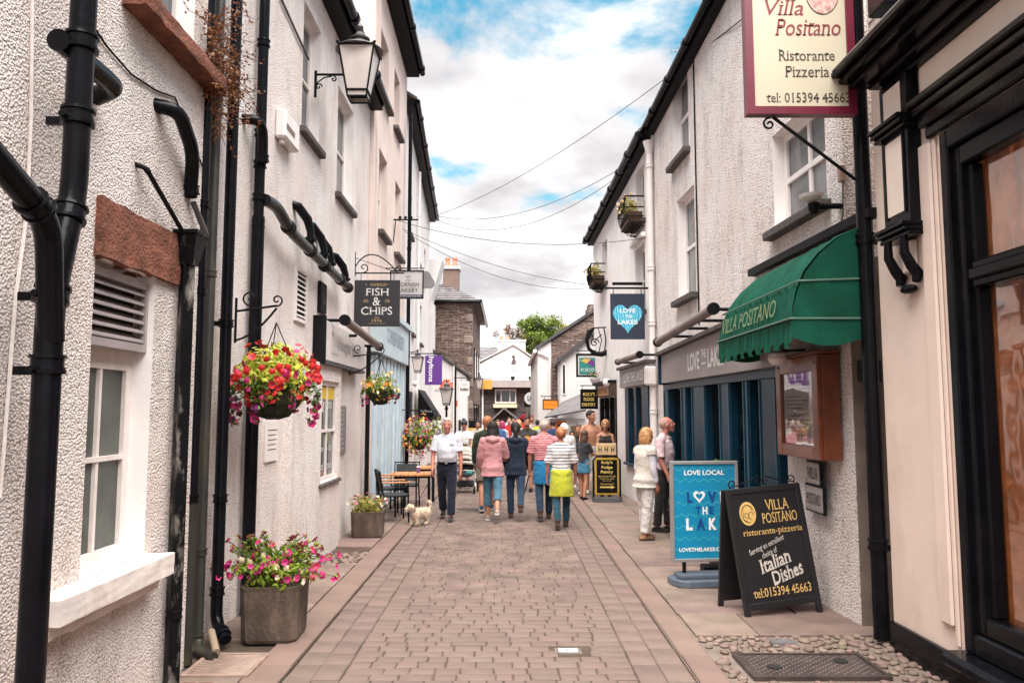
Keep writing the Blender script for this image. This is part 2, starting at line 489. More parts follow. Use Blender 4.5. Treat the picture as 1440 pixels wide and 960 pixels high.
        if bevel:
            md = o.modifiers.new('bevel', 'BEVEL'); md.width = bevel; md.segments = 2; md.limit_method = 'ANGLE'; md.angle_limit = R(40)
            PENDING.append((o, None))
        tag(o, label, cat, group, kind)
        return o
PENDING = []
def part_of(mesh_obj_data, name, parent, loc=(0, 0, 0), rot=(0, 0, 0), scale=(1, 1, 1), label=None):
    """a part that shares its mesh; loc in the parent's space"""
    o = bpy.data.objects.new(name, mesh_obj_data)
    COL.objects.link(o)
    o.parent = parent; o.location = loc; o.rotation_euler = rot; o.scale = scale
    KIDS.setdefault(parent.name, []).append(o.name)
    WM[o.name] = WM[parent.name]
    if label: o['label'] = label
    return o
def bx(x0, x1, y0, y1, z0, z1, ch=0.0): return MB().box(x0, x1, y0, y1, z0, z1, ch)

# ---------------------------------------------------------------- lettering
_tc = {}
def text_geo(s, bold=0.0, serif=False, shear=0.0, spacing=1.0, line=1.0):
    key = (s, bold, serif, shear, spacing, line)
    if key in _tc: return _tc[key]
    cu = bpy.data.curves.new('t', 'FONT')
    cu.body = s; cu.size = 1; cu.resolution_u = 3; cu.offset = bold; cu.space_character = spacing; cu.space_line = line
    cu.align_x = 'CENTER'
    ob = bpy.data.objects.new('t', cu); COL.objects.link(ob)
    bpy.context.view_layer.update()
    me = bpy.data.meshes.new_from_object(ob.evaluated_get(bpy.context.evaluated_depsgraph_get()))
    bpy.data.objects.remove(ob); bpy.data.curves.remove(cu)
    vs = [(v.co.x, v.co.y) for v in me.vertices]
    fs = [tuple(p.vertices) for p in me.polygons]
    if serif:
        cnt = {}
        for f in fs:
            for i in range(len(f)):
                k = tuple(sorted((f[i], f[(i + 1) % len(f)]))); cnt[k] = cnt.get(k, 0) + 1
        zs = sorted(set(round(v[1], 3) for v in vs))
        # horizontal outline edges of about one stem's width get a slab
        add = []
        for (a, b), c in cnt.items():
            if c != 1: continue
            (xa, ya), (xb, yb) = vs[a], vs[b]
            w = abs(xa - xb)
            if abs(ya - yb) < 0.006 and 0.045 < w < 0.2:
                x0, x1 = min(xa, xb), max(xa, xb); xm = (x0 + x1) / 2
                # is the ink below or above the edge?
                below = any(abs((vs[i][0]) - xm) < w * 1.6 and vs[i][1] < ya - 0.15 for f in fs if (a in f and b in f) for i in f)
                h = 0.045
                e = 0.055
                add.append((x0 - e, x1 + e, ya - h, ya) if below else (x0 - e, x1 + e, ya, ya + h))
        for x0, x1, y0, y1 in add:
            b = len(vs); vs += [(x0, y0), (x1, y0), (x1, y1), (x0, y1)]; fs.append((b, b + 1, b + 2, b + 3))
    if shear: vs = [(x + shear * y, y) for x, y in vs]
    bpy.data.meshes.remove(me)
    _tc[key] = (vs, fs)
    return _tc[key]
def lettering(mb, s, origin, xdir, up, w=None, h=None, **kw):
    """flat letters whose bounding box is centred on origin; fitted to width w and/or height h"""
    vs, fs = text_geo(s, **kw)
    if not vs: return mb
    x0 = min(v[0] for v in vs); x1 = max(v[0] for v in vs); y0 = min(v[1] for v in vs); y1 = max(v[1] for v in vs)
    sx = w / (x1 - x0) if w else None
    sy = h / (y1 - y0) if h else None
    if sx is None: sx = sy
    if sy is None: sy = sx
    o = Vector(origin); X = Vector(xdir).normalized(); U = Vector(up).normalized()
    mb.add([o + X * ((v[0] - (x0 + x1) / 2) * sx) + U * ((v[1] - (y0 + y1) / 2) * sy) for v in vs], fs)
    return mb

# ---------------------------------------------------------------- walls
class Wall:
    """a street front: u runs from p0 to p1, n points to the street"""
    def __init__(s, p0, p1, n):
        s.p0 = Vector((p0[0], p0[1], 0)); s.p1 = Vector((p1[0], p1[1], 0))
        s.d = (s.p1 - s.p0).normalized(); s.L = (s.p1 - s.p0).length
        q = Vector((-s.d.y, s.d.x, 0)); s.n = q if q.dot(Vector((n[0], n[1], 0))) > 0 else -q
    def P(s, u, z, o=0.0):
        return s.p0 + s.d * u + s.n * o + Vector((0, 0, z))
    def pix(s, px, py, o=0.0):
        d = ray(px, py); c = Vector((0, 0, CAM_H)); q = s.p0 + s.n * o
        t = (q - c).dot(s.n) / d.dot(s.n)
        h = c + d * t
        return (h - s.p0).dot(s.d), h.z
    def box(s, mb, u0, u1, z0, z1, o0, o1, ch=0.0):
        old = mb.m
        mb.m = Matrix(((s.d.x, s.n.x, 0, s.p0.x), (s.d.y, s.n.y, 0, s.p0.y), (0, 0, 1, 0), (0, 0, 0, 1)))
        mb.box(u0, u1, o0, o1, z0, z1, ch)
        if s.d.cross(s.n).z < 0:                      # mirrored frame: turn the new faces over
            k = 6 if ch <= 0 else 26
            for i in range(len(mb.f) - k, len(mb.f)): mb.f[i] = mb.f[i][::-1]
        mb.m = old
        return mb
    def quadz(s, mb, pts):
        """polygon of (u, z, o) points"""
        mb.add([s.P(*p) for p in pts], [tuple(range(len(pts)))])
        return mb
    def front(s, name, material, parent, zt0, zt1, openings=(), reveal=0.15, thick=0.3, z0=0.0, ends=True, rm=None, back=3.0):
        mb = MB()
        us = sorted({0.0, s.L} | {o[0] for o in openings} | {o[1] for o in openings})
        zmax_o = max([o[3] for o in openings] + [z0 + 0.5])
        zs = sorted({z0} | {o[2] for o in openings} | {o[3] for o in openings})
        zs = [z for z in zs if z >= z0]
        top = lambda u: zt0 + (zt1 - zt0) * u / s.L
        for i in range(len(us) - 1):
            a, b = us[i], us[i + 1]; um = (a + b) / 2
            for j in range(len(zs)):
                c = zs[j]; d = zs[j + 1] if j + 1 < len(zs) else None
                if d is not None:
                    zm = (c + d) / 2
                    if any(o[0] < um < o[1] and o[2] < zm < o[3] for o in openings): continue
                    s.quadz(mb, [(a, c, 0), (b, c, 0), (b, d, 0), (a, d, 0)])
                else:
                    s.quadz(mb, [(a, c, 0), (b, c, 0), (b, top(b), 0), (a, top(a), 0)])
        for o in openings:
            a, b, c, d = o[:4]; r = -(o[4] if len(o) > 4 else reveal)
            mb.cur = 1 if rm else 0
            s.quadz(mb, [(a, c, 0), (a, c, r), (a, d, r), (a, d, 0)])
            s.quadz(mb, [(b, c, 0), (b, c, r), (b, d, r), (b, d, 0)])
            s.quadz(mb, [(a, d, 0), (a, d, r), (b, d, r), (b, d, 0)])
            s.quadz(mb, [(a, c, 0), (a, c, r), (b, c, r), (b, c, 0)])
            mb.cur = 0
        if ends:
            s.quadz(mb, [(0, z0, 0), (0, top(0), 0), (0, top(0), -back), (0, z0, -back)])
            s.quadz(mb, [(s.L, z0, 0), (s.L, top(s.L), 0), (s.L, top(s.L), -back), (s.L, z0, -back)])
        return mb.build(name, [material, rm] if rm else material, parent)
# ================================================================ MATERIALS IN USE
BLACK = mat('black_gloss_paint', (0.005, 0.005, 0.007, 1), 0.17, 0.3, 6, 0.0015, 30, spec=0.13, coat=0.0, dirt=0.25, dirtcol=(0.03, 0.025, 0.022, 1), dscale=3)
BLACKM = mat('black_matt_paint', (0.008, 0.008, 0.009, 1), 0.5, 0.3, 6, 0.001, 60, spec=.1, dirt=0.2, dirtcol=(0.04, 0.035, 0.03, 1))
PEEL = mat('peeling_black_paint', (0.006, 0.006, 0.007, 1), 0.4, 0.3, 6, 0.002, 40, spec=.1, dirt=.9, dirtcol=(0.42, 0.38, 0.34, 1), dscale=9)
MOSS = mat('mossy_black_pipe', (0.022, 0.020, 0.018, 1), 0.5, 0.3, 6, 0.002, 40, dirt=0.9, dirtcol=(0.10, 0.085, 0.02, 1), dscale=4)
GREYPIPE = mat('grey_worn_pipe', (0.07, 0.065, 0.068, 1), 0.4, 0.3, 5, 0.002, 30, dirt=0.6, dirtcol=(0.16, 0.11, 0.08, 1), dscale=4)
PEB_NEAR = pebbledash('pebbledash_near', (0.90, 0.825, 0.80, 1), 64, 0.018, 0.32, 1.0, speck=0.60)
PEB_WHITE = pebbledash('pebbledash_white', (0.91, 0.845, 0.83, 1), 66, 0.014, 0.22, 1.0, speck=0.5)
PEB_RIGHT = pebbledash('pebbledash_right', (0.91, 0.84, 0.82, 1), 52, 0.017, 0.26, 1.0, speck=0.7)
SMOOTHW = mat('white_limewash', (0.82, 0.765, 0.755, 1), 0.8, 0.07, 2, 0.004, 14, dirt=0.35, dirtcol=(0.33, 0.25, 0.21, 1), dscale=1.6)
FARW = mat('white_render', (0.68, 0.64, 0.635, 1), 0.85, 0.06, 1.5, 0.004, 8, dirt=0.3, dirtcol=(0.35, 0.28, 0.25, 1), dscale=1.2)
PINKW = mat('cream_pink_render', (0.66, 0.54, 0.495, 1), 0.8, 0.08, 1.5, 0.004, 12, dirt=0.35, dirtcol=(0.38, 0.27, 0.22, 1), dscale=1.3)
CREAM = mat('cream_painted_stone', (0.76, 0.60, 0.52, 1), 0.55, 0.05, 2.5, 0.004, 8, dirt=0.25, dirtcol=(0.33, 0.22, 0.17, 1), dscale=2)
CREAMP = mat('cream_panel_paint', (0.80, 0.66, 0.57, 1), 0.5, 0.05, 3)
WPAINT = mat('white_gloss_paint', (0.76, 0.70, 0.685, 1), 0.4, 0.05, 6, 0.001, 50, dirt=0.3, dirtcol=(0.42, 0.34, 0.30, 1), dscale=5)
WOLD = mat('old_white_paint', (0.74, 0.66, 0.63, 1), 0.6, 0.08, 8, 0.006, 16, dirt=0.55, dirtcol=(0.38, 0.27, 0.22, 1), dscale=5)
SANDST = mat('red_sandstone', (0.19, 0.065, 0.038, 1), 0.9, 0.35, 7, 0.025, 45, dirt=0.75, dirtcol=(0.045, 0.03, 0.028, 1), dscale=5)
SLATE = mat('slate_tiles', (0.13, 0.115, 0.12, 1), 0.6, 0.25, 6, 0.006, 20, island=0.3)
SLATED = mat('dark_slate', (0.055, 0.05, 0.055, 1), 0.6, 0.25, 6, 0.006, 20)
SILL = mat('weathered_slate_sill', (0.075, 0.06, 0.058, 1), 0.8, 0.3, 9, 0.006, 30, dirt=0.5, dirtcol=(0.3, 0.25, 0.22, 1), dscale=7)
RUBBLE = stone_wall('rubble_stone', '#9a8378', '#5f4c46', '#4a3a36', .3, .065)
RUBBLED = stone_wall('dark_rubble_stone', '#5e504d', '#3f3634', '#2a2322', 0.4, 0.13)
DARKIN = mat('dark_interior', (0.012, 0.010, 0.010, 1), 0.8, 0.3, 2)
PANE = mat('window_glass_dark', (0.035, 0.04, 0.045, 1), 0.06, 0.5, 1.2, spec=0.9)
OBSCURE = mat('obscured_glass', (0.07, 0.08, 0.07, 1), 0.22, 0.35, 3.5, 0.004, 120, spec=0.5)
GLASS = glass_mat('clear_glass', refl=.0)
GLASSR = glass_mat('street_window_glass', (0.95, 0.92, 0.9, 1), 0.24)
TEAL = mat('teal_blue_paint', (0.004, 0.030, 0.056, 1), 0.35, 0.12, 4, spec=0.3)
TEALM = mat('teal_blue_moulding', (0.012, 0.07, 0.11, 1), 0.35, 0.12, 4)
PALEB = mat('pale_blue_paint', (0.46, 0.55, 0.60, 1), 0.5, 0.08, 3, dirt=0.2)
PALEB2 = mat('pale_blue_board', (0.50, 0.60, 0.68, 1), 0.6, 0.12, 3)
GREYF = mat('grey_fascia_paint', (0.28, 0.24, 0.235, 1), 0.5, 0.06, 3)
ROOFM = mat('red_brown_ridge', (0.2, 0.12, 0.09, 1), 0.7, 0.2)
TERRA = mat('terracotta', (0.50, 0.22, 0.13, 1), 0.7, 0.2)
STEEL = mat('galvanised_steel', (0.32, 0.31, 0.32, 1), 0.4, 0.2, 8, metal=0.6)
SETT = mat('red_block_paving', (0.158, 0.108, 0.091, 1), 0.85, 0.30, 2.6, 0.005, 110, objvar=0.09, dirt=.35, dirtcol=(.10, .07, .055, 1), dscale=2.2, vdetail=8)
KERB = mat('kerb_stone_mat', (0.190, 0.123, 0.102, 1), 0.8, 0.14, 2.5, 0.003, 90, objvar=0.06, dirt=0.3, dirtcol=(0.18, 0.11, 0.09, 1))
FLAG = mat('flagstone', (0.195, 0.135, 0.112, 1), 0.7, 0.28, 3.2, 0.005, 40, objvar=0.16, dirt=0.6, dirtcol=(0.17, 0.10, 0.08, 1), vdetail=8)
JOINT = mat('joint_sand', (0.07, 0.045, 0.032, 1), 0.95, 0.35, 6, 0.004, 60)
PEBBLE = mat('river_cobble', (0.20, 0.135, 0.11, 1), 0.6, 0.3, 9, 0.002, 60, objvar=0.24, dirt=0.3, dirtcol=(0.12, 0.09, 0.08, 1), dscale=8)
MORTAR = mat('mortar_bed', (0.175, 0.135, 0.112, 1), 0.95, 0.2, 6, 0.004, 60)
IRON = mat('cast_iron', (0.075, 0.055, 0.052, 1), 0.45, 0.3, 9, 0.002, 60, metal=0.3, dirt=0.5, dirtcol=(0.12, 0.07, 0.045, 1), dscale=6)
RUSTIRON = mat('pale_worn_iron', (0.27, 0.185, 0.15, 1), 0.55, 0.25, 9, 0.002, 60, dirt=0.5, dirtcol=(0.12, 0.07, 0.045, 1), dscale=6)

def structure(o): o['kind'] = 'structure'; return o

# ================================================================ GROUND, ROAD, PAVEMENTS
structure(MB().add([(-300, -60, -.06), (300, -60, -.06), (300, 500, -.06), (-300, 500, -.06)], [(0, 1, 2, 3)]).build('ground', JOINT))
KL, KR = -1.605, 1.323
Y0, Y1 = 2.6, 47.0
road = structure(MB().add([(KL, Y0, -.009), (KR, Y0, -.009), (KR, Y1, -.009), (KL, Y1, -.009)], [(0, 1, 2, 3)]).build('road', JOINT))

def sett_geo(w, d, ch=0.008, h=0.05, jit=0.006, dome=0.0, r_=rnd):
    """block footprint w x d centred at 0, top at z 0"""
    x, y = w / 2, d / 2
    j = lambda: r_.uniform(-jit, jit)
    c = [(-x + j(), -y + j()), (x + j(), -y + j()), (x + j(), y + j()), (-x + j(), y + j())]
    v = [(a, b, -h) for a, b in c] + [(a, b, -ch * .8) for a, b in c]
    v += [(a - math.copysign(ch, a), b - math.copysign(ch, b), 0) for a, b in c] + [(0, 0, dome)]
    f = [(i, (i + 1) % 4, (i + 1) % 4 + 4, i + 4) for i in range(4)] + [(i + 4, (i + 1) % 4 + 4, (i + 1) % 4 + 8, i + 8) for i in range(4)]
    f += [(8, 9, 10, 11)] if dome == 0 else [(8 + i, 8 + (i + 1) % 4, 12) for i in range(4)]
    return v, f
def mesh_of(name, v, f, m, smooth=False):
    me = bpy.data.meshes.new(name); me.from_pydata(v, [], f); me.materials.append(m)
    if smooth: me.polygons.foreach_set('use_smooth', [True] * len(me.polygons))
    return me
sett_meshes = {}
def lay(parent, name, cells, m, limit, z, widths_key, tilt=0.006, ch=0.008, jit=0.005):
    """cells: list of (cx, cy, w, d) nearest first; first `limit` as parts, rest one stuff mesh"""
    variants = {}
    rest = MB()
    for i, (cx, cy, w, d) in enumerate(cells):
        zz = z + rnd.gauss(0, 0.0022)
        if i < limit:
            key = (round(w / 0.03), round(d / 0.03), rnd.randrange(2))
            if key not in variants:
                v, f = sett_geo(key[0] * 0.03, key[1] * 0.03, ch, jit=jit)
                variants[key] = mesh_of(name, v, f, m)
            o = part_of(variants[key], name, parent, (cx, cy, zz), (rnd.gauss(0, tilt), rnd.gauss(0, tilt), rnd.gauss(0, tilt)),
                        (w / (key[0] * 0.03), d / (key[1] * 0.03), 1))
        else:
            v, f = sett_geo(w, d, ch, jit=jit)
            rest.add([(a + cx, b + cy, c + zz + a * 0.0) for a, b, c in v], f)
    if rest.v: rest.build(name + '_field', m, parent, kind='stuff')
# main field
cells = []
y = 4.35
CW = 0.20
x_in0, x_in1 = KL + 2 * CW + .003, KR - 2 * CW - .003
while y < Y1:
    d = rnd.uniform(0.122, 0.142)
    x = x_in0 + 0.0
    first = True
    ws = []
    tot = x_in1 - x_in0
    while sum(ws) < tot: ws.append(rnd.choice((0.13, 0.17, 0.20, 0.22, 0.24, 0.26, 0.29)))
    k = tot / sum(ws); ws = [w * k for w in ws]; rnd.shuffle(ws)
    for w in ws:
        cx, cy = x + w / 2, y + d / 2
        x += w
        if 0.34 < cx < 0.60 and 6.20 < cy < 6.42: continue
        if -1.05 < cx < -0.28 and 14.95 < cy < 15.4: continue
        cells.append((cx, cy, w - .008, d - .007))
    y += d
lay(road, 'paving_sett', cells, SETT, 290, 0.0, 'w')
# two edging courses each side
cells = []
for side, xa in ((-1, KL + CW / 2), (-1, KL + CW * 1.5), (1, KR - CW / 2), (1, KR - CW * 1.5)):
    y = 4.3 + rnd.uniform(0, .15)
    while y < Y1:
        d = rnd.uniform(0.22, 0.40)
        cells.append((xa, y + d / 2, CW - .006, d - .007)); y += d
cells.sort(key=lambda c: c[1])
lay(road, 'edging_block', cells, SETT, 290, 0.002, 'e')
# small white-framed toby cover and the drain grating across the road
cv = thing('water_cover', 'small pale square water cover set among the road blocks', 'cover', (0.47, 6.31, 0))
bx(.365, .575, 6.235, 6.385, -.03, .002).build('mortar_collar', MORTAR, cv)
bx(.385, .555, 6.25, 6.37, -.03, .006).build('frame', IRON, cv)
bx(.392, .548, 6.258, 6.362, 0, .009).build('lid', mat('pale_cast_lid', (.55, .52, .50, 1), .5, .2, 12), cv)
lettering(MB(), 'W', (.47, 6.31, .0105), (1, 0, 0), (0, 1, 0), h=.05, w=.06).build('lettering', IRON, cv)
dg = thing('drain_grating', 'long slotted steel drain grating across the road behind the walking man', 'drain', (-.66, 15.17, 0))
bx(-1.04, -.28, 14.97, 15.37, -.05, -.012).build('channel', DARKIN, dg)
sl = None
for i in range(20):
    x = -1.02 + i * .038
    if sl is None:
        sl = bx(-.010, .010, -.19, .19, -.02, .002).build('grating_bar', IRON, dg, world=False); sl.location = (x + .66, 0, 0)
    else: part_of(sl.data, 'grating_bar', dg, (x + .66, 0, 0))

# pavements: bed + kerb stones + flagstones
def pavement(name, x0, x1, kx0, kx1):
    o = structure(bx(min(x0, kx0), max(x1, kx1), Y0, Y1, -.05, .012).build(name, MORTAR if name == 'pavement_right' else JOINT))
    return o
ZP = 0.034
pl = pavement('pavement_left', -3.4, -1.62, -1.9, KL)
pr = pavement('pavement_right', 1.34, 3.9, KR, 1.55)
cl, cr_ = [], []
y = 4.2
while y < Y1:
    d = rnd.uniform(0.6, 0.95); cl.append((-1.745, y + d / 2, .27, d - .008)); y += d
y = 4.0
while y < Y1:
    d = rnd.uniform(0.55, 0.95); cr_.append((1.437, y + d / 2, .215, d - .008)); y += d
lay(pl, 'kerb_stone', cl, KERB, 290, ZP, 'k', .002, .012, .003)
lay(pr, 'kerb_stone', cr_, KERB, 290, ZP, 'k', .002, .012, .003)
# right-hand flags: from the kerb to the house walls, rows of one to three
fl = []
y = 6.62
while y < Y1 - 1:
    d = rnd.choice((.42, .5, .6, .7, .55))
    xs = [1.56]
    k = rnd.choice((1, 2, 2, 2))
    if y < 7.3: k = 2
    cuts = sorted(rnd.uniform(.3, .7) * 1.6 + 1.56 if k == 2 else 0 for _ in range(k - 1))
    cuts = [c for c in cuts if c > 0]
    if y < 7.3: cuts = [2.1]
    xs = [1.56] + cuts + [3.3]
    for a, b in zip(xs, xs[1:]):
        fl.append(((a + b) / 2, y + d / 2, b - a - .014, d - .014))
    y += d
lay(pr, 'flagstone', fl, FLAG, 290, ZP + .001, 'f', .002, .008, .008)
fl = []
y = 4.4
while y < Y1 - 1:
    d = rnd.choice((.45, .6, .75))
    if not (5.4 < y < 6.1 or 9.2 < y < 10.4):
        fl.append((-2.27, y + d / 2, .76, d - .014))
    y += d
lay(pl, 'flagstone', fl, FLAG, 290, ZP + .001, 'f', .002, .008, .008)

# rounded cobbles
def cobble_mesh(i):
    r_ = random.Random(i)
    m_ = MB(); m_.ball((0, 0, 0), (1, 1, .55), 8, 5)
    v = [(x * (1 + .18 * noise.noise(Vector((x, y, z)) * 1.3 + Vector((i * 9, 0, 0)))), y * (1 + .18 * noise.noise(Vector((y, x, z)) + Vector((0, i * 7, 0)))), z) for x, y, z in m_.v]
    return mesh_of('cobble', v, m_.f, PEBBLE, True)
cob = [cobble_mesh(i) for i in range(5)]
def cobbles(parent, region, n, holes=(), smin=.022, smax=.055, seed=3, z=ZP):
    r_ = random.Random(seed)
    placed = []
    tries = 0
    while len(placed) < n and tries < n * 60:
        tries += 1
        x = r_.uniform(region[0], region[1]); y = r_.uniform(region[2], region[3])
        s_ = r_.uniform(smin, smax) if tries < n * 30 else r_.uniform(smin * .7, smin * 1.3)
        if any(a - s_ < x < b + s_ and c - s_ * .8 < y < d + s_ * .8 for a, b, c, d in holes): continue
        if any((x - p[0]) ** 2 + (y - p[1]) ** 2 < (.80 * (s_ + p[2])) ** 2 for p in placed): continue
        placed.append((x, y, s_))
        part_of(r_.choice(cob), 'cobble', parent, (x, y, z - .012), (r_.uniform(-.2, .2), r_.uniform(-.2, .2), r_.uniform(0, 6.28)), (s_ * 1.12, s_ * .85, s_ * r_.uniform(.7, 1.1)))
MH = (1.72, 2.70, 5.58, 6.12)
cobbles(pr, (1.58, 3.25, 4.9, 6.62), 285, [(MH[0] - .03, MH[1] + .03, MH[2] - .03, MH[3] + .03)])
cobbles(pl, (-2.62, -1.9, 9.2, 10.4), 150, seed=5)
mh = thing('manhole_cover', 'rectangular diamond-plate manhole cover set in cobbles by the right wall', 'manhole cover', ((MH[0] + MH[1]) / 2, (MH[2] + MH[3]) / 2, 0))
m_ = MB()
for a, b, c, d in ((MH[0], MH[1], MH[2], MH[2] + .03), (MH[0], MH[1], MH[3] - .03, MH[3]), (MH[0], MH[0] + .03, MH[2] + .03, MH[3] - .03), (MH[1] - .03, MH[1], MH[2] + .03, MH[3] - .03)):
    m_.box(a, b, c, d, 0, ZP + .010)
m_.build('frame', IRON, mh)
bx(MH[0] + .036, MH[1] - .036, MH[2] + .036, MH[3] - .036, 0, ZP + .004).build('lid', IRON, mh)
m_ = MB()
nx, ny = 26, 14
for i in range(nx):
    for j in range(ny):
        x = MH[0] + .06 + (MH[1] - MH[0] - .12) * (i + .5) / nx; y = MH[2] + .06 + (MH[3] - MH[2] - .12) * (j + .5) / ny
        a = R(45) if (i + j) % 2 else R(-45)
        ca, sa = math.cos(a), math.sin(a)
        q = [(-.014, 0), (0, -.005), (.014, 0), (0, .005)]
        m_.add([(x + px * ca - py * sa, y + px * sa + py * ca, ZP + .0045) for px, py in q] + [(x, y, ZP + .009)], [(0, 1, 4), (1, 2, 4), (2, 3, 4), (3, 0, 4)])
m_.build('raised_pattern', IRON, mh, kind='stuff')
for x in (MH[0] + .22, MH[1] - .22):
    MB().lathe([(.055, 0), (.055, .002), (.04, .001)], (x, 5.80 if x < 2.2 else 5.93, ZP + .0095), 14).build('lifting_key_hole', DARKIN, mh)
gg = thing('gully_cover', 'small grey metal gully cover lying in the cobbles above the manhole', 'cover', (2.22, 6.42, 0))
bx(2.12, 2.32, 6.37, 6.47, 0, ZP + .012).build('plate', STEEL, gg)
for i in range(5): bx(2.135 + i * .037, 2.15 + i * .037, 6.38, 6.46, ZP + .012, ZP + .018).build('rib', STEEL, gg)
# curved-bar gully grate by the left pipes
gr = thing('gully_grate', 'worn gully grate with curved bars at the foot of the drainpipes', 'drain grate', (-2.05, 5.95, 0))
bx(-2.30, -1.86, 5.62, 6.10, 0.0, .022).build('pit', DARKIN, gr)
m_ = MB()
for a, b, c, d in ((-2.32, -1.84, 5.60, 5.635), (-2.32, -1.84, 6.085, 6.12), (-1.875, -1.84, 5.635, 6.085), (-2.32, -2.285, 5.635, 6.085)):
    m_.box(a, b, c, d, 0.0, .05)
m_.build('frame', RUSTIRON, gr)
for i in range(9):
    y = 5.66 + i * .051
    pts = [(-2.285 + .41 * k / 8, y - .03 * math.sin(math.pi * k / 8) + .02, .04) for k in range(9)]
    MB().tube(pts, (.0115), 6).build('grate_bar', RUSTIRON, gr)
for i in range(3):
    bx(-2.38 + i * .12, -2.28 + i * .12, 5.42, 5.50, .01, ZP + .004).build('brick', SANDST, pl)
# ================================================================ BUILDING HELPERS
def window(W, par, u0, u1, z0, z1, depth, frame=WPAINT, cols=1, rows=2, fw=.06, bar=.03, pane=PANE, sill=None, sill_over=.08, sill_out=.08, sill_h=.09, name='window'):
    """frame with panes, glazing bars and a sill; a part of the building with sub-parts"""
    o0, o1 = -depth - .05, -depth
    m = MB()
    W.box(m, u0, u0 + fw, z0, z1, o0, o1); W.box(m, u1 - fw, u1, z0, z1, o0, o1)
    W.box(m, u0 + fw, u1 - fw, z0, z0 + fw, o0, o1); W.box(m, u0 + fw, u1 - fw, z1 - fw, z1, o0, o1)
    f = m.build(name, frame, par, bevel=0)
    W.box(MB(), u0 + fw, u1 - fw, z0 + fw, z1 - fw, o0 + .012, o0 + .022).build('pane', pane, f)
    for i in range(1, cols):
        u = u0 + fw + (u1 - u0 - 2 * fw) * i / cols
        W.box(MB(), u - bar / 2, u + bar / 2, z0 + fw, z1 - fw, o0 + .02, o1 - .004).build('glazing_bar', frame, f)
    for j in range(1, rows):
        z = z0 + fw + (z1 - z0 - 2 * fw) * j / rows
        W.box(MB(), u0 + fw, u1 - fw, z - bar / 2, z + bar / 2, o0 + .02, o1 + .004).build('glazing_bar', frame, f)
    if sill:
        W.box(MB(), u0 - sill_over, u1 + sill_over, z0 - sill_h, z0 - .002, -depth, sill_out, .012).build('sill', sill, f)
    return f
def eaves(W, par, z0, z1, out=.28, gutter=BLACK, board=BLACKM, roofm=SLATE, roof_run=3.6, roof_rise=2.4, r=.06, u0=None, u1=None, jn=1.8, slates=True):
    """soffit board, half-round gutter with joints, pitched roof behind"""
    u0 = 0 if u0 is None else u0; u1 = W.L if u1 is None else u1
    zz = lambda u: z0 + (z1 - z0) * u / W.L
    a = [W.P(u0, zz(u0) - .02, 0), W.P(u0, zz(u0) - .02, out), W.P(u0, zz(u0) + .16, out), W.P(u0, zz(u0) + .16, 0)]
    b = [W.P(u1, zz(u1) - .02, 0), W.P(u1, zz(u1) - .02, out), W.P(u1, zz(u1) + .16, out), W.P(u1, zz(u1) + .16, 0)]
    MB().hexa(a, b).build('eaves_board', board, par)
    g = MB().tube([W.P(u0 - .05, zz(u0) + .10, out + r * .9), W.P(u1 + .05, zz(u1) + .10, out + r * .9)], r, 12).build('gutter', gutter, par, smooth=True)
    u = u0 + .9
    while u < u1:
        MB().tube([W.P(u, zz(u) + .10, out + r * .9), W.P(u + .09, zz(u + .09) + .10, out + r * .9)], r * 1.28, 12).build('gutter_joint', gutter, g, smooth=True)
        u += jn
    a = [W.P(u0, zz(u0) + .17, out + .05), W.P(u1, zz(u1) + .17, out + .05), W.P(u1, zz(u1) + .17 + roof_rise, -roof_run), W.P(u0, zz(u0) + .17 + roof_rise, -roof_run)]
    bb = [p + Vector((0, 0, .07)) for p in a]
    rf = MB().hexa(a, bb).build('roof', roofm, par)
    # back slope
    c = [W.P(u0, zz(u0) + .17 + roof_rise, -roof_run), W.P(u1, zz(u1) + .17 + roof_rise, -roof_run), W.P(u1, zz(u1) + .17, -2 * roof_run), W.P(u0, zz(u0) + .17, -2 * roof_run)]
    MB().hexa(c, [p + Vector((0, 0, .07)) for p in c]).build('roof_slope', roofm, par)
    # gable infill at both ends
    for u in (u0, u1):
        m = MB(); m.add([W.P(u, zz(u) - .1, -.02), W.P(u, zz(u) + .17, -.02), W.P(u, zz(u) + .17 + roof_rise, -roof_run), W.P(u, zz(u) + .17, -2 * roof_run), W.P(u, zz(u) - .1, -2 * roof_run)], [(0, 1, 2, 3, 4)])
        m.build('gable', FARW, par)
    return rf
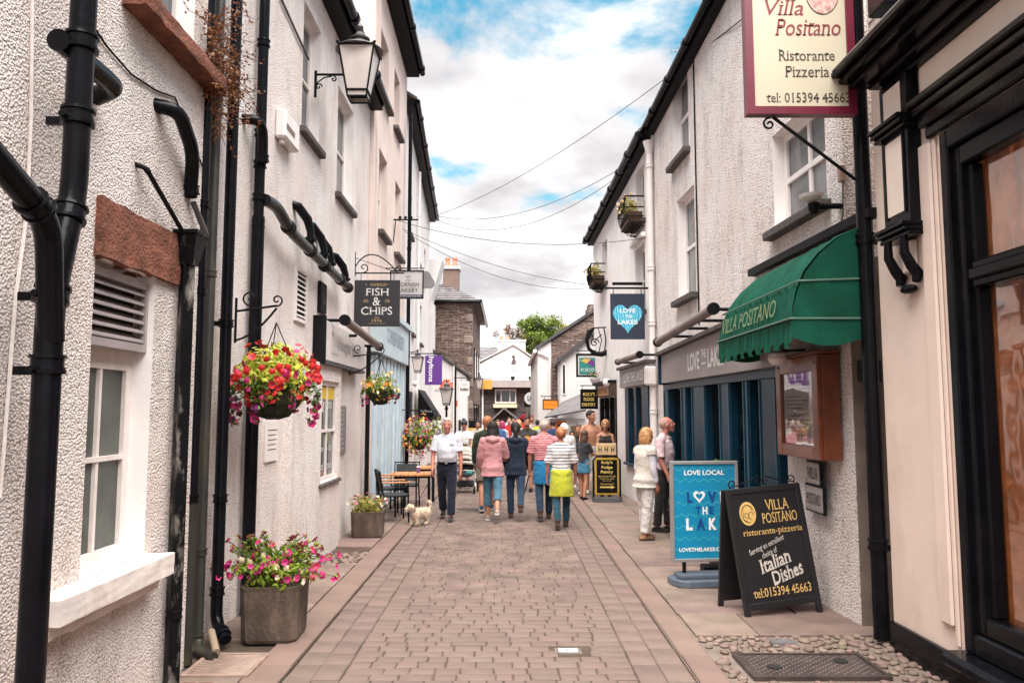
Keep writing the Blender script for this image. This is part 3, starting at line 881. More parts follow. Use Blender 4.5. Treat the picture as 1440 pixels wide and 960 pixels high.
def pipe(label, pts, r, collars=(), m=None, brackets=(), name='drainpipe', n=14, wall_dir=(-1, 0, 0), group=None, cap=True, square=False):
    """pts world; collars: list of z (for the vertical run) or world points pairs"""
    m = m or BLACK
    p0 = Vector(pts[-1]) if pts[-1][2] < pts[0][2] else Vector(pts[0])
    t = thing(name, label, 'drainpipe' if name == 'drainpipe' else name.replace('_', ' '), (p0.x, p0.y, max(0, p0.z)), group=group)
    # round the bends
    P = [Vector(p) for p in pts]
    Q = [P[0]]
    for i in range(1, len(P) - 1):
        a, b, c = P[i - 1], P[i], P[i + 1]
        d = min((b - a).length, (c - b).length) * .45
        d = min(d, r * 2.2)
        s_, e_ = b + (a - b).normalized() * d, b + (c - b).normalized() * d
        for k in range(6):
            q = k / 5; Q.append(s_ * (1 - q) ** 2 + b * 2 * q * (1 - q) + e_ * q * q)
    Q.append(P[-1])
    if square:
        MB().tube(Q, (r * 1.3), 4, flat=(1, 0, 0)).build('pipe_shaft', m, t, smooth=False)
    else:
        MB().tube(Q, r, n).build('pipe_shaft', m, t, smooth=True)
    x, y = P[0].x, P[0].y
    for c in collars:
        if isinstance(c, (int, float)):
            # the run that contains this height
            for a, b in zip(P, P[1:]):
                if min(a.z, b.z) <= c <= max(a.z, b.z) and abs(a.z - b.z) > .01:
                    q = (c - a.z) / (b.z - a.z); ctr = a.lerp(b, q); ax = (b - a).normalized(); break
            else: continue
        else: ctr = Vector(c[0]); ax = Vector(c[1]).normalized()
        h = r * .55
        m_ = MB()
        prof = [(-h * 1.3, 1.02), (-h * 1.25, 1.28), (-h * .8, 1.30), (-h * .75, 1.14), (h * .75, 1.14), (h * .8, 1.30), (h * 1.25, 1.28), (h * 1.3, 1.02)]
        m_.tube([ctr + ax * q[0] for q in prof], [r * q[1] for q in prof], n)
        m_.build('pipe_collar', m, t, smooth=True)
    for z in brackets:
        for a, b in zip(P, P[1:]):
            if min(a.z, b.z) <= z <= max(a.z, b.z) and abs(a.z - b.z) > .01:
                ctr = a.lerp(b, (z - a.z) / (b.z - a.z)); break
        else: continue
        w = Vector(wall_dir)
        m_ = MB(); m_.tube([ctr + Vector((0, 0, -r * .25)), ctr + Vector((0, 0, r * .25))], r * 1.22, n)
        sgn = 1 if wall_dir[0] < 0 else -1
        m_.box(ctr.x + w.x * r * .9, ctr.x + w.x * (r + .09), ctr.y - .012, ctr.y + .012, ctr.z - .02, ctr.z + .02)
        m_.tube([ctr + Vector((0, -r * 1.1, 0)) + w * r * .3, ctr + Vector((0, -r * 1.75, 0)) + w * r * .3], r * .28, 8)
        m_.build('pipe_bracket', m, t, smooth=True)
    return t
def scroll(m, c, r0, turns, a0, ax, az, rt, n=22, sgn=1):
    """iron spiral in the plane of ax, az"""
    pts = []
    for i in range(n):
        q = i / (n - 1); a = a0 + sgn * turns * 2 * math.pi * q; r_ = r0 * (1 - .85 * q)
        pts.append(Vector(c) + Vector(ax) * math.cos(a) * r_ + Vector(az) * math.sin(a) * r_)
    m.tube(pts, rt, 6)

# ================================================================ LEFT HOUSE 1 + 2 (pebbledash)
XL1, XL2 = -2.40, -2.50
W1 = Wall((XL1, -1.0), (XL1, 5.92), (1, 0))
h1 = thing('pebbledash_house', 'nearest white pebbledash house on the left with a louvred window and red stone lintel', 'house', (XL1, 2.5, 0))
wn = (4.40 + 1, 5.16 + 1, .97, 2.80)
up_ = (4.75 + 1, 5.62 + 1, 4.52, 5.9)
W1.front('wall', PEB_NEAR, h1, 6.3, 6.3, [wn, up_], reveal=.16, rm=SMOOTHW)
f = window(W1, h1, wn[0], wn[1], .97, 2.24, .13, WOLD, 2, 2, .075, .03, OBSCURE)
bx(XL1 - .16, XL1 - .13, 4.42, 5.15, 2.20, 2.30).build('window_rail', WOLD, h1)
window(W1, h1, up_[0], up_[1], up_[2], up_[3], .12, WPAINT, 1, 2)
# louvred vent over the window
fr = MB(); Y_0, Y_1, Z_0, Z_1 = 4.42, 5.18, 2.29, 2.76
XO = XL1 - .06
for a in ((Y_0, Y_1, Z_0, Z_0 + .05), (Y_0, Y_1, Z_1 - .05, Z_1), (Y_0, Y_0 + .05, Z_0 + .05, Z_1 - .05), (Y_1 - .05, Y_1, Z_0 + .05, Z_1 - .05)):
    fr.box(XO - .03, XO + .02, *a)
LOUV = mat('grey_pvc_louvre', (0.34, 0.29, 0.29, 1), .5, .08, 5, dirt=.4, dirtcol=(.1, .08, .08, 1), dscale=6)
lv = fr.build('louvre_vent', LOUV, h1, label='grey slatted vent filling the top of the window')
bx(XO - .09, XO - .08, Y_0, Y_1, Z_0, Z_1).build('vent_back', DARKIN, lv)
for i in range(6):
    z = Z_0 + .06 + i * .062
    MB().add([(XO + .012, Y_0 + .05, z), (XO + .012, Y_1 - .05, z), (XO - .05, Y_1 - .05, z + .045), (XO - .05, Y_0 + .05, z + .045),
              (XO + .012, Y_0 + .05, z + .012), (XO + .012, Y_1 - .05, z + .012), (XO - .05, Y_1 - .05, z + .057), (XO - .05, Y_0 + .05, z + .057)],
             [(0, 1, 2, 3), (7, 6, 5, 4), (0, 4, 5, 1), (2, 6, 7, 3), (1, 5, 6, 2), (0, 3, 7, 4)]).build('slat', LOUV, lv)
def rough_block(x0, x1, y0, y1, z0, z1, amp, cut=10, seed=0):
    bm = bmesh.new(); bmesh.ops.create_cube(bm, size=1)
    bmesh.ops.subdivide_edges(bm, edges=bm.edges[:], cuts=cut, use_grid_fill=True)
    for v in bm.verts:
        v.co = Vector(((x0 + x1) / 2 + v.co.x * (x1 - x0), (y0 + y1) / 2 + v.co.y * (y1 - y0), (z0 + z1) / 2 + v.co.z * (z1 - z0)))
        n_ = noise.noise_vector(v.co * 9 + Vector((seed, 0, 0))) + .5 * noise.noise_vector(v.co * 30)
        v.co += n_ * amp
    m = MB(); m.addbm(bm); return m
rough_block(XL1 - .17, XL1 + .035, 4.38, 5.47, 2.80, 3.15, .010, 14).build('lintel', SANDST, h1, smooth=True, label='rough red sandstone lintel')
rough_block(XL1 - .16, XL1 + .17, 3.93, 5.24, .83, .96, .005, 16, 4).build('window_sill', WOLD, h1, smooth=True, label='chipped thick white painted sill')
rough_block(XL1 - .02, XL1 + .10, 3.97, 5.18, .75, .83, .016, 14, 9).build('sill_underside', WOLD, h1, smooth=True)
rough_block(XL1 - .05, XL1 + .16, 4.55, 5.90, 4.41, 4.52, .012, 14, 2).build('upper_sill', SANDST, h1, smooth=True, label='flaking red sandstone sill high up')
MB().tube([(XL1 + .0, 4.3, 1.02), (XL1 + .0, 4.3, 1.0)], .001, 4).build('sill_bolt', IRON, h1)

W2 = Wall((XL2, 5.92), (XL2, 13.4), (1, 0))
h2 = thing('pebbledash_house', 'white pebbledash house behind the drainpipes with the vinegar shop at street level', 'house', (XL2, 9.5, 0))
def ope(W, px0, px1, pyt, pyb):
    """opening from photo columns px0, px1 and the heights seen at px1"""
    a = W.pix(px0, pyb); b = W.pix(px1, pyb); c = W.pix(px1, pyt)
    return (min(a[0], b[0]), max(a[0], b[0]), b[1], c[1])
o_slot = (8.55 + .9 - 5.92 + 0, 0, 0, 0)
o_a = (4.95, 6.05, 5.05, 6.65)
o_b = (3.05, 3.9, 5.3, 6.9)
shop_w = (W2.pix(440, 600)[0], W2.pix(467, 600)[0], .93, 2.28)
W2.front('wall', PEB_WHITE, h2, 7.45, 7.35, [o_a, o_b], reveal=.16, rm=SMOOTHW)
window(W2, h2, *o_a, .13, sill=SILL, cols=1); window(W2, h2, *o_b, .13, sill=SILL)
eaves(W2, h2, 7.45, 7.30, out=.22, r=.075)
# shallow bay that carries the shop window
def wall_box_open(W, name, par, m, u0, u1, z0, z1, o, op):
    mb = MB()
    us = [u0, op[0], op[1], u1]; zs = [z0, op[2], op[3], z1]
    for i in range(3):
        for j in range(3):
            if i == 1 and j == 1: continue
            W.quadz(mb, [(us[i], zs[j], o), (us[i + 1], zs[j], o), (us[i + 1], zs[j + 1], o), (us[i], zs[j + 1], o)])
    W.quadz(mb, [(u0, z0, o), (u0, z1, o), (u0, z1, 0), (u0, z0, 0)]); W.quadz(mb, [(u1, z0, o), (u1, z1, o), (u1, z1, 0), (u1, z0, 0)])
    W.quadz(mb, [(u0, z1, o), (u1, z1, o), (u1, z1, 0), (u0, z1, 0)])
    for u in op[:2]: W.quadz(mb, [(u, op[2], o), (u, op[2], o - .12), (u, op[3], o - .12), (u, op[3], o)])
    for z in op[2:]: W.quadz(mb, [(op[0], z, o), (op[1], z, o), (op[1], z, o - .12), (op[0], z, o - .12)])
    return mb.build(name, m, par)
u0 = W2.pix(398, 600)[0]; u1 = W2.pix(469, 600)[0]
op = (W2.pix(441, 600)[0], W2.pix(466, 600)[0], .98, 2.30)
wall_box_open(W2, 'shop_bay', h2, PEB_WHITE, u0, u1, 0, 2.52, .10, op)
sw = window(W2, h2, op[0], op[1], op[2], op[3], -.06, WPAINT, 2, 2, .06, .035, PANE, sill=SILL, sill_out=.14, sill_h=.05)
# posters and the ampersand on the shop window
m_ = MB(); lettering(m_, '&', W2.P(op[0] + .28, 2.0, .037), W2.d, (0, 0, 1), h=.26, serif=True)
lettering(m_, 'fish', W2.P(op[0] + .70, 2.0, .037), W2.d, (0, 0, 1), h=.12, serif=True)
m_.build('window_lettering', mat('white_vinyl', (.75, .73, .72, 1), .5, 0), sw)
for k, (q, c) in enumerate(((.26, (.35, .12, .06, 1)), (.74, (.30, .18, .1, 1)))):
    m_ = MB()
    for z in (1.1, 1.35):
        lettering(m_, 'chips' if z > 1.2 else 'peas', W2.P(op[0] + q, z + .05, .037), W2.d, (0, 0, 1), h=.10)
    m_.build('window_lettering', mat('vinyl_%d' % k, (.7, .68, .66, 1), .5, 0), sw)
W2.box(MB(), op[0] + .08, op[1] - .08, 2.06, 2.22, .034, .040).build('poster', mat('yellow_poster', (.65, .42, .03, 1), .6, .1), sw)
# menu board on the wall beyond
mbd = thing('menu_board', 'grey menu board on the pebbledash wall beyond the vinegar shop window', 'menu board', W2.P(5.4, 1.5, .02))
ua, ub = W2.pix(470, 600)[0] + .05, W2.pix(484, 600)[0]
W2.box(MB(), ua, ub, 1.27, 1.98, .004, .03, .01).build('panel', mat('grey_board', (.20, .18, .18, 1), .5, .1), mbd)
m_ = MB()
for i in range(9):
    z = 1.92 - i * .07
    W2.box(m_, ua + .08 + (i % 3) * .03, ub - .1 - (i * 7 % 4) * .04, z - .012, z, .0305, .0325)
m_.build('menu_text', mat('pale_text', (.5, .47, .45, 1), .6, 0), mbd)
# Vinegar fascia
vs_ = thing('shop_sign', 'long pale grey shop sign lettered Vinegar Jones above the left window', 'sign', W2.P(4.2, 2.7, .1))
a0, a1 = W2.pix(441, 500)[0] - .02, W2.pix(499, 540)[0]
W2.box(MB(), a0, a1, 2.55, 3.07, .104, .150, .01).build('board', mat('sign_pale_grey', (.62, .56, .555, 1), .45, .05), vs_)
W2.box(MB(), a0 - .05, a0 - .005, 2.50, 3.12, .0, .165).build('end_board', BLACKM, vs_)
W2.box(MB(), a0, a1, 2.505, 2.545, .0, .16).build('trim', SLATED, vs_)
m_ = MB(); lettering(m_, 'Vinegar Jones', W2.P((a0 + a1) / 2 + .15, 2.80, .1525), W2.d, (0, 0, 1), w=(a1 - a0) * .62, h=.24, serif=True, shear=.12)
m_.build('lettering', mat('silver_letters', (.28, .26, .27, 1), .4, 0), vs_)
m_ = MB(); lettering(m_, 'the', W2.P(a0 + .42, 2.93, .1525), W2.d, (0, 0, 1), h=.06, serif=True); lettering(m_, 'fish and chip shop', W2.P(a0 + .55, 2.66, .1525), W2.d, (0, 0, 1), h=.05, serif=True)
m_.build('small_lettering', MATS['silver_letters'], vs_)
# rolled awning
def rolled_awning(W, label, u0, u1, z, out, arms, mm, r=.055, zdrop=0):
    t = thing('rolled_awning', label, 'awning', W.P((u0 + u1) / 2, z, out))
    MB().tube([W.P(u0, z, out), W.P(u1, z - zdrop, out)], r, 14).build('canvas_roll', mm, t, smooth=True)
    for u in (u0, u1): MB().tube([W.P(u - .03, z - zdrop * (u == u1), out), W.P(u + .03, z - zdrop * (u == u1), out)], r * 1.25, 14).build('end_cap', BLACKM, t, smooth=True)
    for u, zz in arms: MB().tube([W.P(u, zz, .005), W.P(u, zz, out - r)], .022, 8).build('arm', BLACKM, t, smooth=True)
    return t
AWG = mat('faded_awning_canvas', (.20, .155, .15, 1), .7, .15)
ra = W2.pix(485, 450, .32); rb = W2.pix(533, 487, .32)
rolled_awning(W2, 'closed roller awning above the pale grey shop sign on the left', ra[0], rb[0], ra[1], .32, [(ra[0] + .03, ra[1]), (ra[0] + 1.1, ra[1] - .1), (rb[0] - .1, rb[1])], AWG, .06, ra[1] - rb[1])
# vents and small fixtures on house 2
vt = thing('wall_vent', 'tall white slatted vent on the pebbledash wall above the hanging basket', 'vent', W2.P(3.0, 3.2, 0))
va, vb = W2.pix(413, 420)[0], W2.pix(429, 420)[0]; z0, z1 = 2.95, 3.58
m_ = MB()
for a in ((va, va + .04, z0, z1), (vb - .04, vb, z0, z1), (va + .04, vb - .04, z0, z0 + .04), (va + .04, vb - .04, z1 - .04, z1)): W2.box(m_, a[0], a[1], a[2], a[3], .0, .03)
m_.build('frame', WPAINT, vt); W2.box(MB(), va + .04, vb - .04, z0 + .04, z1 - .04, .001, .004).build('back', DARKIN, vt)
for i in range(9):
    z = z0 + .06 + i * .06
    MB().hexa([W2.P(va + .04, z, .026), W2.P(vb - .04, z, .026), W2.P(vb - .04, z + .02, .006), W2.P(va + .04, z + .02, .006)], [W2.P(va + .04, z + .012, .026), W2.P(vb - .04, z + .012, .026), W2.P(vb - .04, z + .032, .006), W2.P(va + .04, z + .032, .006)]).build('slat', WPAINT, vt)
sl_ = thing('wall_hatch', 'narrow black hatch on the wall under the horizontal soil pipe', 'hatch', W2.P(4.0, 3.3, 0))
ha, hb = W2.pix(446, 410)[0], W2.pix(455, 410)[0]
W2.box(MB(), ha, hb, 3.18, 3.60, .0, .05, .02).build('panel', BLACKM, sl_); W2.box(MB(), ha + .08, ha + .14, 3.30, 3.33, .05, .07).build('catch', IRON, sl_)
mtb = thing('meter_box', 'small white junction box high on the left wall beside the drainpipe', 'junction box', W2.P(2.2, 5.3, 0))
ma, mc = W2.pix(386, 180)[0], W2.pix(407, 180)[0]; zt, zb = W2.pix(395, 162)[1], W2.pix(395, 203)[1]
W2.box(MB(), ma, mc, zb, zt, .0, .12, .02).build('case', WPAINT, mtb)
W2.box(MB(), ma + .06, ma + .12, zb - .05, zb, .03, .08, .01).build('cable_gland', WPAINT, mtb)
W2.box(MB(), ma + .03, mc - .2, zb + .1, zb + .16, .121, .124).build('rating_label', mat('brown_label', (.2, .13, .1, 1), .6), mtb)
cd = thing('wall_conduit', 'thin grey conduit slanting down the left wall to the lantern bracket', 'conduit', W2.P(3.5, 6.3, 0))
a, b = W2.pix(396, 0, .02), W2.pix(434, 84, .02)
MB().tube([W2.P(a[0] - .5, a[1] + .5, .02), W2.P(a[0], a[1], .02), W2.P(b[0], b[1], .02)], .014, 8).build('tube', GREYPIPE, cd, smooth=True)

# ---------------------------------------------------------------- pipes on the left
def vx(px, X): return abs(X) * FPX / abs(716 - px)          # distance of a wall feature seen in column px at eye height
def zc(py, X, px=None, y=None):                              # height of a point seen at row py on plane x = X, distance y
    d = ray(716, py); return CAM_H + d.z / d.y * y
X, y = -2.13, vx(67, 2.13)
C = [zc(v, X, y=y) for v in (42, 62, 150, 180, 292, 405, 432, 512, 535)]
p1 = pipe('fat glossy black soil pipe nearest the camera on the left', [(X, y + .14, 6.0), (X, y + .14, C[4] + .1), (X, y, C[5] - .05), (X, y, .03)], .061, [C[0], C[2], C[4], C[5] - .03, C[7]], BLACK, [C[2] - .02, C[5] - .04, C[7] - .03], n=24)
# the slanting branch that joins it
e0 = on_x(-60, 175, -2.02); e1 = on_x(62, 335, -2.02)
pb = pipe('slanting black pipe joining the fat soil pipe at the left edge of the view', [(-2.05, 1.9, C[4] + .52), (-2.08, y - .13, C[4] - .10), (X + .01, y, C[5] - .25)], .058,
          [((-2.078, y - .24, C[4] - .055), (0, .85, -.35))], BLACK, n=20, name='branch_pipe')
st = pipe('short black elbow stub behind the fat soil pipe', [(XL1 + .02, 4.28, zc(118, 0, y=4.1)), (XL1 + .16, 4.22, zc(112, 0, y=4.1)), (XL1 + .17, 4.1, zc(112, 0, y=4.1)), (-2.2, y + .06, zc(95, 0, y=3.9))], .055, [], BLACK, name='pipe_elbow', n=16)
X, y = -2.33, vx(258, 2.33)
hp = pipe('flat sided black downpipe with peeling paint below the rainwater hopper', [(X, y, zc(368, 0, y=y)), (X, y, .02)], .044, [zc(862, 0, y=y)], PEEL, square=True)
z = zc(368, 0, y=y)
m_ = MB(); m_.hexa([(X - .06, y - .05, z - .03), (X + .06, y - .05, z - .03), (X + .06, y + .05, z - .03), (X - .06, y + .05, z - .03)], [(X - .07, y - .10, z + .19), (X + .10, y - .10, z + .19), (X + .10, y + .10, z + .19), (X - .07, y + .10, z + .19)])
m_.build('hopper', PEEL, hp)
m_ = MB(); m_.box(X - .08, X + .11, y - .11, y + .11, z + .19, z + .215); m_.build('hopper_rim', PEEL, hp)
X, y = -2.40, vx(277, 2.40)
p3 = pipe('grey worn drainpipe with green moss near its foot beside the peeling pipe', [(X, y, 7.4), (X, y, .03)], .042, [zc(v, 0, y=y) for v in (288, 410, 700)], BLACK)
m_ = MB().tube([(X, y, .03), (X, y, zc(700, 0, y=y))], .0435, 14); m_.build('mossy_section', MOSS, p3, smooth=True)
X, y = -2.44, vx(292, 2.44)
pipe('thin black drainpipe squeezed between two others behind the gully', [(X, y, 7.4), (X, y, .10), (X + .06, y - .1, .06), (X + .22, y - .25, .06)], .038, [zc(v, 0, y=y) for v in (385, 775, 895)], MOSS)
X, y = -2.38, vx(316, 2.38)
pipe('straight glossy black drainpipe beside the red flower basket', [(X, y, 7.4), (X, y, .20), (X + .14, y - .16, .10)], .048, [zc(v, 0, y=y) for v in (455, 700, 830, 885)], BLACK, [zc(455, 0, y=y)])
tb = pipe('small brown plastic waste pipe ending above the gully', [(-2.36, 6.28, .16), (-2.22, 6.02, .08)], .03, [], mat('beige_plastic', (.30, .22, .16, 1), .4), name='waste_pipe', n=12)
X, y = -2.42, vx(357, 2.42)
Y6 = y
P6 = pipe('thick black soil pipe behind the red flower basket with a side elbow', [(X, y, 7.4), (X, y, .03)], .05, [zc(v, 0, y=y) for v in (62, 188, 232, 278, 315)], BLACK, [])
m_ = MB().tube([(X, y, .03), (X, y, zc(305, 0, y=y))], .060, 16); m_.build('lower_section', BLACK, P6, smooth=True)
pipe('thin black cable pipe running down beside the thick soil pipe', [(-2.46, Y6 + .2, 3.4), (-2.46, Y6 + .2, .04)], .02, [], BLACKM, name='thin_pipe', n=8)
# elbow beside P6 (upper)
z = zc(190, 0, y=Y6)
pipe('black bend dropping from the wall into the thick soil pipe', [(-2.52, Y6 - .28, z + .05), (-2.36, Y6 - .24, z + .05), (-2.36, Y6 - .12, z - .02), (-2.38, Y6 - .04, z - .30)], .048, [((-2.375, Y6 - .06, z - .26), (0, .2, -1))], BLACK, name='pipe_elbow')
z = zc(205, 0, y=5.7)
pipe('fat grey black bend coming out of the wall beside the grey drainpipe', [(-2.45, 5.05, z + .06), (-2.27, 5.12, z + .04), (-2.30, 5.45, z - .14), (-2.38, 5.62, z - .42)], .05, [((-2.37, 5.60, z - .38), (0, .3, -1))], BLACK, name='pipe_elbow')
a, b = on_x(205, 236, -2.34), on_x(268, 345, -2.33)
pipe('thin black overflow rod slanting into the rainwater hopper', [a + Vector((-.1, -.02, .03)), a, b], .016, [(a + (b - a) * .03, b - a)], BLACKM, name='overflow_pipe', n=10)
pipe('short grey waste pipe dropping into the rainwater hopper', [on_x(272, 285, -2.36), on_x(290, 330, -2.34)], .022, [], GREYPIPE, name='waste_pipe', n=10)
# horizontal soil run with four swan necks
a, b = W2.pix(400, 316, .16), W2.pix(490, 405, .16)
zA = zc(285, 0, y=Y6)
run = pipe('long horizontal grey black soil pipe with swan necks along the left wall', [(-2.36, Y6, a[1] + .10), (-2.34, Y6 + .30, a[1] + .12), W2.P(a[0] + .25, a[1] - .02, .16), W2.P(b[0], b[1], .16)], .060,
           [((W2.P(a[0] + .15, a[1] + .01, .16)), W2.d), (W2.P(a[0] + 1.05, a[1] - .05, .16), W2.d), (W2.P(a[0] + 1.75, a[1] - .10, .16), W2.d), (W2.P(b[0] - .55, b[1] + .03, .16), W2.d), (W2.P(b[0] - .05, b[1], .16), W2.d)], mat('dark_grey_pipe', (.012, .011, .012, 1), .25, .3, 5, spec=.2, dirt=.4, dirtcol=(.07, .055, .05, 1), dscale=6), name='soil_pipe')
for k, uu in enumerate((a[0] + 1.05, a[0] + 1.70, a[0] + 2.1, b[0] - .2)):
    q = (uu - a[0]) / (b[0] - a[0]); zr_ = a[1] + (b[1] - a[1]) * q
    hgt = (.30, .26, .22, .2)[k]
    pts = [W2.P(uu, zr_, .16), W2.P(uu, zr_ + hgt * .7, .16), W2.P(uu - .04, zr_ + hgt + .06, .13), W2.P(uu - .16, zr_ + hgt + .18, .05), W2.P(uu - .2, zr_ + hgt + .2, -.03)]
    MB().tube(pts, [.042, .046, .056, .054, .05], 12).build('swan_neck', BLACK, run, smooth=True)
    MB().tube([W2.P(uu, zr_ + hgt * .35, .16), W2.P(uu, zr_ + hgt * .5, .16)], .068, 12).build('pipe_collar', BLACK, run, smooth=True)

# wall cables
def cable(label, pts, r=.006, m=BLACKM, sag=0, name='cable', n=5, steps=1):
    t = thing(name, label, 'cable', pts[0])
    P = [Vector(p) for p in pts]
    if sag:
        a, b = P[0], P[-1]; P = [a.lerp(b, i / 24) - Vector((0, 0, 4 * sag * (i / 24) * (1 - i / 24))) for i in range(25)]
    o = MB().tube(P, r, n).build('wire', m, t, smooth=True)
    return t
cable('thin dark cable drooping down the nearest left wall to the drainpipes', [on_x(x, y, XL1 + .012) for x, y in ((120, 20), (150, 65), (185, 105), (220, 128), (246, 137), (262, 175), (285, 235))], .007)
cable('pale vertical cable on the wall left of the fat soil pipe', [on_x(x, y, XL1 + .012) for x, y in ((46, -40), (44, 160), (38, 300), (22, 420), (5, 640), (0, 700))], .009, WOLD)
# weed
wd = thing('wall_weed', 'dry reddish weed growing from the wall round the upper drainpipes', 'weed', (-2.35, 6.1, 4.5))
rw = random.Random(4)
m_ = MB(); m2 = MB()
WEED = leaf_mat('dry_red_leaves', '#5a1f16', '#8a5a2a'); TWIG = mat('red_twig', (.10, .03, .02, 1), .8)
for i in range(150):
    p = Vector((-2.34 + rw.uniform(-.06, .06), 5.95 + rw.gauss(0, .12), 4.62 + rw.gauss(0, .22)))
    d = Vector((rw.uniform(.0, .9), rw.gauss(0, 1.0), rw.gauss(-.1, .8))).normalized()
    ln = rw.uniform(.12, .38); P = [p]
    for k in range(4):
        d = (d + Vector((rw.gauss(0, .3), rw.gauss(0, .3), rw.gauss(-.08, .3)))).normalized(); P.append(P[-1] + d * ln / 4)
    m_.tube(P, .0028, 3, cap=False)
    for q in P[1:]:
        for _ in range(3):
            c = q + Vector((rw.gauss(0, .015), rw.gauss(0, .015), rw.gauss(0, .015))); a = Vector((rw.gauss(0, 1), rw.gauss(0, 1), rw.gauss(0, 1))).normalized() * .014; b = a.orthogonal().normalized() * .009
            m2.add([c - a, c + b, c + a, c - b], [(0, 1, 2, 3)])
m_.build('twigs', TWIG, wd, kind='stuff'); m2.build('leaves', WEED, wd, kind='stuff')

# ================================================================ LEFT HOUSE 3 (bakery, cream pink)
W3 = Wall((XL2, 13.4), (XL2, 18.15), (1, 0))
h3 = thing('tall_house', 'tall cream pink rendered house above the pale blue bakery front', 'house', (XL2, 15.7, 0))
ops = [(1.0, 1.95, 5.35, 6.95), (3.1, 3.95, 5.35, 6.95), (1.0, 1.95, 8.05, 9.35), (2.75, 3.55, 8.05, 9.35)]
W3.front('wall', PINKW, h3, 10.35, 10.05, ops, reveal=.16)
for o in ops: window(W3, h3, *o, .13, sill=SILL, sill_out=.12)
# pilaster strips
for uu in (.02, .42): W3.box(MB(), uu, uu + .22, 3.6, 9.9, .004, .06).build('pilaster', PINKW, h3)
eaves(W3, h3, 10.35, 10.05, out=.30, r=.075, roof_rise=2.6)
W3.box(MB(), 2.3, 2.95, 9.9, 12.4, -.9, -.3).build('chimney_stack', PINKW, h3)
# blue shop front
W3.box(MB(), .20, 4.62, 2.95, 3.75, .004, .16, .01).build('fascia', PALEB, h3, label='pale blue bakery fascia')
W3.box(MB(), .16, 4.66, 3.752, 3.86, .004, .22).build('fascia_cornice', PALEB, h3)
m_ = MB(); lettering(m_, 'CORNISH BAKERY', W3.P(2.45, 3.36, .1625), W3.d, (0, 0, 1), w=2.4, h=.30, bold=.01)
m_.build('lettering', mat('blue_grey_letters', (.16, .24, .31, 1), .5, 0), h3)
k = 0
u = .30
while u < 4.5:
    w = (.20, .24, .30, .17, .26)[k % 5]; w = min(w, 4.58 - u)
    W3.box(MB(), u, u + w - .012, .06, 2.94, .01 + (.02 if k % 2 else 0), .05 + (.03 if k % 2 else 0), .006).build('boarding', PALEB2 if k % 3 else PALEB, h3)
    u += w; k += 1
W3.box(MB(), .0, .28, .0, 2.94, .004, .03).build('stone_jamb', RUBBLE, h3)
W3.box(MB(), .12, .22, .02, 2.6, .031, .07).build('door_post', PINKW, h3)
pp = vx(568, 2.36)
pipe('thin black downpipe at the far edge of the pale blue bakery front', [(-2.36, 17.85, zc(150, 0, y=17.4)), (-2.36, 17.85, .03)], .045, [zc(v, 0, y=17.85) for v in (170, 350, 500, 620)], BLACK)
pipe('black post at the near edge of the pale blue bakery front', [(-2.40, 13.1, 3.0), (-2.40, 13.1, .03)], .035, [], BLACKM, name='iron_post', n=8)

# ================================================================ LEFT HOUSE 4 (white, set slightly back)
W4 = Wall((-2.52, 18.15), (-2.95, 28.0), (1, .04))
h4 = thing('white_house', 'white rendered house further down the left with three small upper windows', 'house', (-2.7, 23, 0))
ops = [(1.4, 2.1, 6.5, 7.6), (4.1, 4.8, 6.3, 7.4), (7.0, 7.7, 6.2, 7.3), (2.2, 3.0, 4.0, 5.2), (5.4, 6.2, 4.0, 5.2)]
W4.front('wall', FARW, h4, 9.3, 8.9, ops, reveal=.16)
for o in ops: window(W4, h4, *o, .12, sill=SILL)
eaves(W4, h4, 9.3, 8.9, out=.22, r=.07)
for i, (ua, ub) in enumerate(((.5, 2.6), (3.0, 5.0), (5.6, 7.6))):
    f = W4.box(MB(), ua, ub, .5, 2.5, .002, .05).build('shop_window', WPAINT, h4)
    W4.box(MB(), ua + .08, ub - .08, .9, 2.4, .051, .056).build('pane', PANE, f)
pipe('white downpipe with rust streaks on the far white house', [W4.P(3.6, 8.8, .08), W4.P(3.6, .05, .08)], .045, [7.5, 5.5, 3.6], WPAINT)
# white gable stub and chimney with a grey dish
gs = thing('white_chimney', 'broad white chimney stack rising behind the grey dish sign', 'chimney', (-2.9, 28.2, 0))
z0, z1 = on_y(600, 425, 28.3).z, on_y(600, 365, 28.3).z
xa, xb = on_y(583, 400, 28.3).x, on_y(622, 400, 28.3).x
m_ = MB(); m_.hexa([(xa - 1, 28.3, 0.0), (xb - .35, 28.3, 0), (xb - .35, 29.4, 0), (xa - 1, 29.4, 0)], [(xa - 1, 28.3, z0), (xb - .35, 28.3, z0), (xb - .35, 29.4, z0), (xa - 1, 29.4, z0)])
m_.build('wall', FARW, gs)
m_ = MB(); m_.hexa([(xa - 1, 28.28, z0), (xb - .45, 28.28, z0), (xb - .45, 29.4, z0), (xa - 1, 29.4, z0)], [(xa - 1, 28.28, z1), (xb, 28.28, z1), (xb, 29.4, z1), (xa - 1, 29.4, z1)])
m_.v[4 + 0] = m_.v[4]; m_.build('stack', FARW, gs)
ds = thing('satellite_dish', 'grey rounded triangular dish fixed high by the bakery sign', 'dish', (-2.6, 24, 6))
m_ = MB(); c = on_y(599, 395, 23.0); prof = []
pts = []
for i in range(24):
    a = 2 * math.pi * i / 24; r_ = .26 + .045 * math.cos(3 * (a - R(90)))
    pts.append((c.x + r_ * math.cos(a) * .95, c.z + r_ * math.sin(a)))
m_.add([(x, 23.0, z) for x, z in pts] + [(x, 23.05, z) for x, z in pts], [tuple(range(24)), tuple(range(47, 23, -1))] + [(i, (i + 1) % 24, (i + 1) % 24 + 24, i + 24) for i in range(24)])
